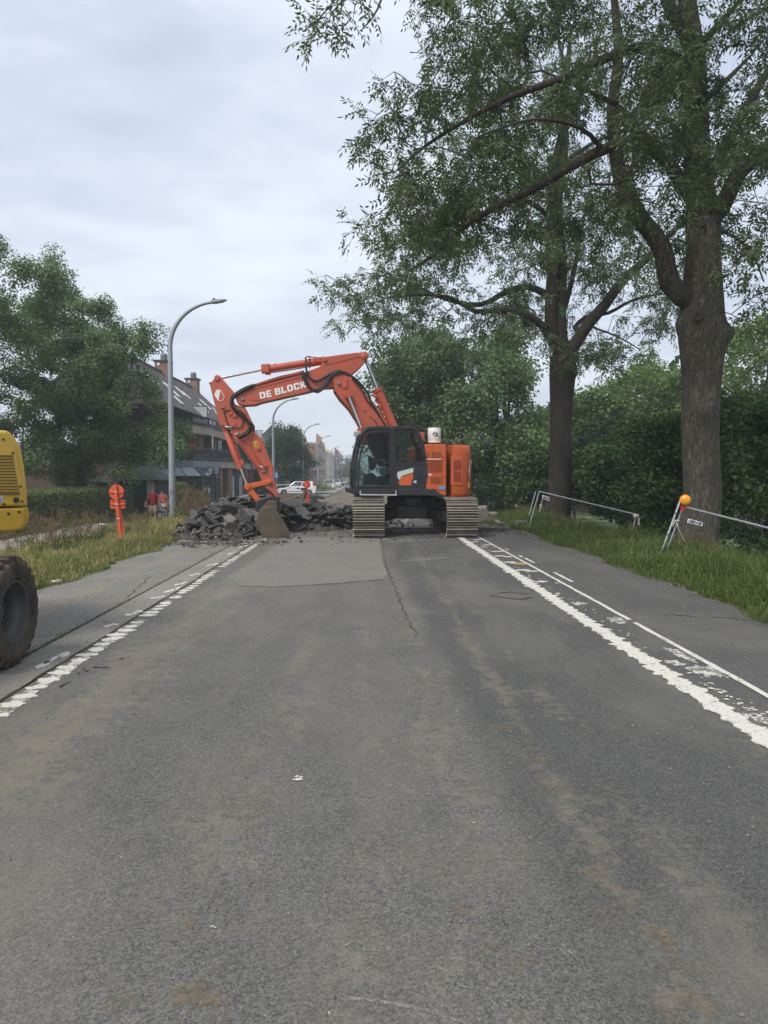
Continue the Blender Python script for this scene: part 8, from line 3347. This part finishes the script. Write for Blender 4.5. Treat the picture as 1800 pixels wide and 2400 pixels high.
# second glazed bay
cv2 = empty('conservatory', (0, 0, 0))
cv2.parent = apt
b = MB()
for k in range(6):
    f_ = k / 5
    x_, y_ = -12.9 + .75 * f_, 69.6 + 7.1 * f_
    b.box((x_, y_, .3), (.08, .08, 2.2))
    b.bar((x_, y_, ze), (x_ - .6, y_ + .3, zr), .06, .06)
b.bar((-12.9, 69.6, ze), (-12.15, 76.7, ze), .1, .1)
b.build('glazing_bars', M_darkedge, cv2)
for k in range(5):
    f0, f1 = k / 5, (k + 1) / 5
    b = MB()
    b.add([(-12.9 + .75 * f0, 69.6 + 7.1 * f0, G0), (-12.9 + .75 * f1, 69.6 + 7.1 * f1, G0), (-12.9 + .75 * f1, 69.6 + 7.1 * f1, ze), (-12.9 + .75 * f0, 69.6 + 7.1 * f0, ze)], [(0, 1, 2, 3)])
    b.build('pane', M_frost if k % 2 else M_conserv, cv2, recalc=False)
    b = MB()
    b.add([(-12.9 + .75 * f0, 69.6 + 7.1 * f0, ze + .02), (-12.9 + .75 * f1, 69.6 + 7.1 * f1, ze + .02), (-13.5 + .75 * f1, 69.9 + 7.1 * f1, zr), (-13.5 + .75 * f0, 69.9 + 7.1 * f0, zr)], [(0, 1, 2, 3)])
    b.build('roof_pane', M_conserv, cv2, recalc=False)
# roof with skylights and chimneys
RX, RZ, EX, EZ, BX = -17.6, 10.45, -13.1, 6.30, -22.4
rf_ = MB()
rf_.add([(EX, 50, EZ), (EX, 79, EZ), (RX, 79, RZ), (RX, 50, RZ), (BX, 50, EZ), (BX, 79, EZ)], [(0, 1, 2, 3), (3, 2, 5, 4), (0, 3, 4), (1, 5, 2), (0, 4, 5, 1)])
rfo = rf_.build('roof', M_tile, apt)
extr('attic_wall', [(-22.3, 62.0), (-14.4, 62.0), (-14.4, 78.8), (-22.3, 78.8)], 5.63, 6.6, M_brickd)


def onroof(y, f_):
    return Vector((EX + (RX - EX) * f_, y, EZ + (RZ - EZ) * f_))


nr = Vector((RZ - EZ, 0, EX - RX)).normalized()
M_sky_w = paint('skylight_glass', (.62, .66, .70), .15)
for k, (y_, f0, f1, w_) in enumerate(((55.0, .45, .70, .9), (59.5, .34, .62, .9), (64.0, .48, .66, .8), (65.2, .44, .60, .5), (67.5, .20, .40, .8), (72.2, .36, .60, .7), (73.6, .16, .34, .7), (75.3, .32, .48, .6), (63.0, .10, .25, .8), (57, .15, .3, .8))):
    b = MB()
    a_, c_ = onroof(y_, f0), onroof(y_, f1)
    b.prism([a_ + nr * .05 + Vector((0, -w_ / 2, 0)), a_ + nr * .05 + Vector((0, w_ / 2, 0)), c_ + nr * .05 + Vector((0, w_ / 2, 0)), c_ + nr * .05 + Vector((0, -w_ / 2, 0))], nr * -.10)
    s_ = b.build('skylight', M_frame, rfo)
    b = MB()
    a_, c_ = onroof(y_, f0 + .02), onroof(y_, f1 - .02)
    b.prism([a_ + nr * .055 + Vector((0, -w_ / 2 + .08, 0)), a_ + nr * .055 + Vector((0, w_ / 2 - .08, 0)), c_ + nr * .055 + Vector((0, w_ / 2 - .08, 0)), c_ + nr * .055 + Vector((0, -w_ / 2 + .08, 0))], nr * .01)
    s_.name = 'skylight'
b = MB()
b.bar((RX, 50, RZ + .04), (RX, 79.05, RZ + .04), .28, .12)
b.build('ridge_cap', M_tile, apt)
for px0, px1, top_y, Y_ in ((364, 400, 838, 65.5), (436, 467, 878, 76.5)):
    xc = (px0 + px1) / 2
    c_ = at(xc, top_y, Y_)
    w_ = (px1 - px0) / F * Y_
    ct = empty('chimney', (0, 0, 0))
    ct.parent = apt
    zt_ = CAM.z + (1111 - (top_y + 16)) / F * Y_
    b = MB()
    b.box((c_.x, Y_, (zt_ + 8.0) / 2), (w_ * .84, 1.2, zt_ - 8.0))
    b.build('stack', M_brick, ct)
    b = MB()
    b.box((c_.x, Y_, zt_ + .06), (w_ * 1.02, 1.45, .14))
    b.build('cap', M_darkedge, ct)
    b = MB()
    b.lathe([(.01, 0), (.30, 0), (.30, .28), (.27, .30), (.30, .33), (.30, .50), (.24, .62), (.01, .64)], (c_.x + .08, Y_, zt_ + .13), (0, 0, 1), 16)
    b.build('flue_pot', M_lampd, ct)
    b = MB()
    b.box((c_.x - w_ * .18, Y_ - .62, zt_ - .22), (.24, .04, .24))
    b.build('vent_plate', M_frame, ct)
# balcony flowers and pots
for px_, py_, mat, r_ in ((432, 1063, M_pot, .22), (450, 1045, M_pink, .20), (426, 1046, M_whitep, .14), (445, 1058, M_hedge, .45), (437, 1057, M_dark, .4)):
    g_ = at(px_, py_, 57.4)
    if mat is M_pot:
        b = MB()
        b.lathe([(.01, 0), (.16, 0), (.24, .18), (.22, .22), (.01, .22)], (g_.x, 57.4, 2.94), (0, 0, 1), 14)
        tag(b.build('flower_pot', mat, smooth=True), 'pale stone pot standing on the first floor balcony', 'flower pot')
    else:
        gg = np.random.default_rng(int(px_))
        pts_ = np.array(g_)[None] + gg.normal(size=(220, 3)) * r_ * .45
        tag(np_mesh('balcony_plant', quad_leaves(pts_, .12, .08, gg), 4, mat), {445: 'green plant behind the balcony rail', 450: 'pink flowers standing above the balcony rail', 426: 'white flowers on the balcony near the lamp post', 437: 'dark plant on the balcony beside the stone pot'}[px_], 'plant')

# low brick building behind the trees, far left
gar = empty('brick_building', (-21, 47, -.8), 'low dark brick building half hidden behind the trees at left', 'building')
b = MB()
b.box((-21.5, 50, .9), (12, 6, 3.6))
b.build('wall', M_brickd, gar)
b = MB()
b.box((-21.5, 50, 2.78), (12.4, 6.4, .16))
b.build('roof', M_darkedge, gar)

# dark pavilions behind the hedge


def pavilion(label, x0, x1, y0, y1, ze_, zp, mat_side, name='garden_pavilion'):
    root = empty(name, ((x0 + x1) / 2, (y0 + y1) / 2, -.78), label, 'pavilion')
    b = MB()
    b.box(((x0 + x1) / 2, (y0 + y1) / 2, (ze_ - .8) / 2), (x1 - x0, y1 - y0, ze_ + .8))
    b.build('wall', M_green, root)
    b = MB()
    b.box((x1 - .22, y0 - .012, ze_ - .45), (.42, .02, .9))
    b.build('side_panel', mat_side, root)
    e_ = .28
    xm0, xm1 = x0 + (x1 - x0) * .30, x0 + (x1 - x0) * .62
    ym = (y0 + y1) / 2
    b = MB()
    b.add([(x0 - e_, y0 - e_, ze_), (x1 + e_, y0 - e_, ze_), (x1 + e_, y1 + e_, ze_), (x0 - e_, y1 + e_, ze_), (xm0, ym, zp), (xm1, ym, zp), (x0 - e_, y0 - e_, ze_ - .07), (x1 + e_, y0 - e_, ze_ - .07), (x1 + e_, y1 + e_, ze_ - .07), (x0 - e_, y1 + e_, ze_ - .07)],
          [(0, 1, 5, 4), (1, 2, 5), (2, 3, 4, 5), (3, 0, 4), (6, 7, 1, 0), (7, 8, 2, 1), (8, 9, 3, 2), (9, 6, 0, 3), (9, 8, 7, 6)])
    b.build('roof', M_roofg, root)
    return root


pavilion('dark green pavilion with hipped roof behind the walkers', at(279, 1124, 42).x, at(362, 1124, 42).x, 42, 45.5, 1.30, 2.05, M_greyp)
pavilion('small dark kiosk under the trees behind the long hedge', -17.6, -15.4, 43, 45, 1.15, 1.75, M_greyp, 'garden_kiosk')

# railing gate by the shop front
rg_ = empty('entrance_railing', (at(443, 1175, 50).x, 50, zt(-11.5, 50)), 'low dark railing with slanting brace in front of the shop glass', 'railing')
for px_ in (430, 438, 456):
    p0, p1 = at(px_, 1182, 50), at(px_, 1148, 50)
    b = MB()
    b.box((p0.x, 50, (p0.z + p1.z) / 2), (.09, .09, p1.z - p0.z))
    b.build('post', M_green, rg_)
b = MB()
b.bar(at(430, 1168, 50), at(456, 1151, 50), .05, .06)
b.bar(at(438, 1156, 50), at(444, 1180, 50), .05, .05)
b.bar(at(430, 1151, 50), at(438, 1152, 50), .05, .05)
b.build('rail', M_green, rg_)
# green mesh fence post at far left
b = MB()
b.tube([at(53.5, 1170, 26), at(53.5, 1010, 26)], .03, 6)
gp_ = b.build('fence_post', M_green)
tag(gp_, 'thin green post rising behind the yellow excavator', 'post')
b = MB()
b.tube([at(53.5, 1013, 26), at(-40, 1016, 26)], .006, 4)
b.build('wire', M_wire, gp_)


# ------------------------------------------------------------------ houses down the street
def house(label, Y0, Y1, X, ze_, zr_, wall, rows, cols, roof='slope', group='houses along the far street', depth=9.0, chim=1, name='terrace_house', framem=None, lintel=None, gx=None):
    """Facade faces +X; windows in rows x cols."""
    root = empty(name, (X - depth / 2, (Y0 + Y1) / 2, -.78), label, 'house', group)
    b = MB()
    b.box((X - depth / 2, (Y0 + Y1) / 2, (ze_ - .8) / 2), (depth, Y1 - Y0 - .02, ze_ + .8))
    wl0 = b.build('wall', wall, root)
    if roof == 'slope':
        b = MB()
        xm = X - depth / 2
        b.add([(X + .25, Y0, ze_), (X + .25, Y1, ze_), (xm, Y1, zr_), (xm, Y0, zr_), (X - depth - .25, Y0, ze_), (X - depth - .25, Y1, ze_)], [(0, 1, 2, 3), (3, 2, 5, 4), (0, 3, 4), (1, 5, 2), (0, 4, 5, 1)])
        rr_ = b.build('roof', M_tile, root)
        b = MB()
        b.box((X + .22, (Y0 + Y1) / 2, ze_ - .06), (.16, Y1 - Y0 - .04, .16))
        b.build('gutter', M_frame, root)
    else:
        b = MB()
        b.box((X - depth / 2, (Y0 + Y1) / 2, ze_ + .12), (depth + .3, Y1 - Y0 - .06, .24))
        b.build('cornice', lintel or M_greyp, root)
        n_ = int((Y1 - Y0) / 2.5)
        for k in range(n_):
            b = MB()
            yc_ = Y0 + (k + .5) * (Y1 - Y0) / n_
            if k % 2 == 0:
                b.prism([(X + .06, yc_ - 1.0, ze_ + .25), (X + .06, yc_ + 1.0, ze_ + .25), (X + .06, yc_ + .6, ze_ + .9), (X + .06, yc_, zr_), (X + .06, yc_ - .6, ze_ + .9)], (-.3, 0, 0))
            b.box((X - .1, yc_ + 1.2, ze_ + .6), (.35, .35, .8))
            b.build('parapet', wall, root)
    for k in range(chim):
        b = MB()
        yc_ = Y0 + (k + .6) * (Y1 - Y0) / max(1, chim)
        zz_ = max(zr_, ze_ + .6)
        b.box((X - depth * .5, yc_, zz_ + .1), (.7, .9, 1.7))
        for q in (-.25, .25):
            b.box((X - depth * .5, yc_ + q, zz_ + 1.2), (.28, .28, .6))
        b.build('chimney', M_brickd, root)
    fw = (Y1 - Y0) / cols
    fh = (ze_ + .5) / rows
    for r_ in range(rows):
        for c_ in range(cols):
            yc_ = Y0 + (c_ + .5) * fw
            z0 = -.55 + r_ * fh + (.55 if r_ else .15)
            door = (r_ == 0 and c_ % 3 == 1)
            h_ = fh * .62 if not door else fh * .80
            if door:
                z0 = -.72
            ww = min(fw * .48, 1.3)
            b = MB()
            for yy, zz, sy, sz in ((yc_, z0, ww + .16, .10), (yc_, z0 + h_, ww + .16, .10), (yc_ - ww / 2, z0 + h_ / 2, .09, h_), (yc_ + ww / 2, z0 + h_ / 2, .09, h_), (yc_, z0 + h_ * .66, ww, .06)):
                b.box((X + .035, yy, zz), (.09, sy, sz))
            w_ = b.build('door' if door else 'window', framem or M_frame, wl0)
            b = MB()
            b.box((X + .012, yc_, z0 + h_ / 2), (.03, ww, h_))
            b.build('pane', M_win, w_)
    # near gable end: two windows on its party wall would never show; leave it blank brick
    return root


wg = empty('gable_house', (-11.8, 98, -.78), 'white gabled house behind the round dark tree', 'house', None)
xa, za = at(637, 1001, 96).x, at(637, 1001, 96).z
b = MB()
b.prism([(xa - 3.4, 96, -.8), (xa + 3.4, 96, -.8), (xa + 3.4, 96, za - 3.4), (xa, 96, za), (xa - 3.4, 96, za - 3.4)], (0, 9, 0))
b.build('wall', M_plaster, wg)
for s_ in (-1, 1):
    b = MB()
    b.prism([(xa, 95.6, za + .22), (xa + s_ * 3.8, 95.6, za - 3.6), (xa + s_ * 3.8, 95.6, za - 3.85), (xa, 95.6, za + .0)], (0, 9.8, 0))
    b.build('roof', M_tile, wg)
for dx, z0 in ((-1.0, 3.0), (.9, 3.0), (0, 4.9)):
    b = MB()
    b.box((xa + dx, 95.97, z0 + .5), (.95, .08, 1.1))
    w_ = b.build('window', M_frame, wg)
    b = MB()
    b.box((xa + dx, 95.92, z0 + .5), (.78, .04, .92))
    b.build('pane', M_win, w_)
pb_ = empty('penthouse_screen', at(602, 1020, 84), 'glass penthouse screen on the roof line left of the white gable', 'screen')
b = MB()
c_ = at(602, 1019, 84)
for k in (-1, 0, 1):
    b.box((c_.x + k * .62, 84, c_.z), (.05, .05, 1.0))
b.box((c_.x, 84, c_.z + .5), (1.5, .06, .06))
b.build('frame', M_darkedge, pb_)
for k in (-.5, .5):
    b = MB()
    b.box((c_.x + k * .62, 84, c_.z), (.55, .02, .9))
    b.build('pane', M_frost, pb_)
# block under the penthouse
bb = empty('flat_block', (-15, 88, -.78), 'flat roofed brown block between the apartments and the white gable', 'building')
b = MB()
b.box((-18, 90, 2.3), (8.4, 13, 6.2))
b.build('wall', M_brickd, bb)
b = MB()
b.box((-18, 90, 5.45), (8.6, 13.2, .2))
b.build('roof', M_darkedge, bb)

XF = -9.7
house('low brown house with sloping roof behind the round dark tree', 116, 131, XF, 4.1, 7.6, M_brickd, 2, 4, chim=2)
house('red fronted brick house with sloping roof before the tall gabled house', 131, 152, XF, 4.4, 8.0, M_brickr, 2, 5, chim=1)
house('tall decorated brick house with ornate gable parapet', 152.3, 170, XF + .1, 7.9, 10.0, M_bricko, 3, 4, 'flat', chim=2)
house('second tall brick house with stepped parapet', 170.3, 186, XF, 7.4, 9.3, M_bricko, 3, 4, 'flat', chim=1)
house('cream plastered house with tall dark windows', 186.3, 214, XF + .2, 7.0, 8.6, M_cream2, 3, 5, 'flat', chim=1, lintel=M_cream2)
house('pale grey house next to the cream one', 214.3, 245, XF, 7.2, 8.9, M_greyp, 3, 5, 'flat', chim=2)
house('long red brick house past the grey one', 245.3, 290, XF + .2, 8.2, 10.4, M_brickr, 3, 7, 'flat', chim=2)
house('far brown brick house near the end of the street', 290.3, 340, XF, 8.0, 10.2, M_bricko, 3, 7, 'flat', chim=1)
house('last pale house at the end of the street', 340.3, 390, XF, 6.2, 9.2, M_greyp, 2, 6)
eh = empty('gable_house', (-2, 330, -.78), 'small white house closing the far end of the street', 'house')
b = MB()
b.prism([(-8.2, 420, -.8), (3, 420, -.8), (3, 420, 5), (-2.6, 420, 9.5), (-8.2, 420, 5)], (0, 9, 0))
b.build('wall', M_plaster, eh)
b = MB()
b.prism([(-8.8, 419.7, 4.6), (-2.6, 419.7, 9.9), (3.6, 419.7, 4.6), (3.6, 419.7, 5.0), (-2.6, 419.7, 10.4), (-8.8, 419.7, 5.0)], (0, 10, 0))
b.build('roof', M_tile, eh)

# street furniture in the middle distance
gt = empty('road_gantry', (-2.0, 300, -.78), 'grey sign gantry spanning the far street beside the cab', 'gantry')
b = MB()
for px_ in (811, 824):
    p_ = at(px_, 1140, 290)
    b.tube([(p_.x, 290, -.8), (p_.x, 290, at(px_, 1087, 290).z)], .12, 8)
b.build('post', M_silver, gt)
b = MB()
b.bar(at(811, 1087, 290), at(826, 1088, 290), .25, .4)
b.bar(at(811, 1091, 290), at(826, 1092, 290), .2, .2)
b.build('beam', M_silver, gt)
ps = empty('parking_sign', (at(648, 1150, 80).x, 80, -.7), 'narrow blue sign on a post left of the white hatchback', 'sign')
b = MB()
p_ = at(648, 1150, 80)
b.tube([(p_.x, 80, -.7), (p_.x, 80, at(648, 1108, 80).z)], .03, 8)
b.build('post', M_silver, ps)
b = MB()
q_ = at(648, 1114, 80)
b.box((q_.x, 79.95, q_.z), (.30, .02, .55))
b.build('plate', M_blue, ps)
wf_ = empty('white_gate', (at(704, 1140, 92).x, 92, -.7), 'white gate and wall piece left of the third lamp', 'gate')
p_ = at(706, 1128, 92)
b = MB()
b.box((p_.x, 92, p_.z - .3), (1.2, .2, 2.2))
b.box((p_.x - .2, 92, p_.z + .9), (1.7, .3, .2))
b.build('wall_piece', M_plaster, wf_)
for k in range(5):
    b = MB()
    b.box((p_.x - 1.0 - k * .25, 92, p_.z - .5), (.12, .05, 1.6))
    b.build('slat', M_plaster, wf_)
hr_ = empty('guard_rail', (at(668, 1140, 75).x, 75, -.7), 'thin grey guard rail in front of the dark people carrier', 'railing')
b = MB()
b.tube([at(648, 1137, 75), at(680, 1136, 75), at(700, 1138, 75)], .03, 6)
b.build('rail', M_silver, hr_)
for px_ in (649, 672, 699):
    b = MB()
    b.tube([at(px_, 1137, 75), at(px_, 1162, 75)], .025, 6)
    b.build('post', M_silver, hr_)
# low planting by the kerb
gk = np.random.default_rng(201)
for k, (px_, Y_, lab) in enumerate(((750, 100, 'green shrub by the kerb behind the white hatchback'), (757, 106, 'paler shrub beside the white parked car'), (815, 160, 'roadside shrub near the parked cars'))):
    p_ = at(px_, 1148, Y_)
    pts_ = np.array((p_.x, Y_, -.2))[None] + gk.normal(size=(900, 3)) * np.array([.8, 1.5, .45])
    pts_ = pts_[pts_[:, 2] > -.78]
    tag(np_mesh('kerb_shrub', quad_leaves(pts_, .22, .12, gk), 4, M_hedge), lab, 'shrub')

# ------------------------------------------------------------------ air
hz = MB()
hz.box((0, 320, 20.5), (1010, 790, 47))
m, nt, out = new_mat('pale_air')
pv = nt.nodes.new('ShaderNodeVolumePrincipled')
pv.inputs['Color'].default_value = (0.90, 0.94, 1.0, 1)
pv.inputs['Density'].default_value = 0.0011
pv.inputs['Anisotropy'].default_value = 0.2
nt.links.new(pv.outputs[0], out.inputs['Volume'])
tag(hz.build('haze', m), kind='stuff')
scn.cycles.volume_bounces = 1
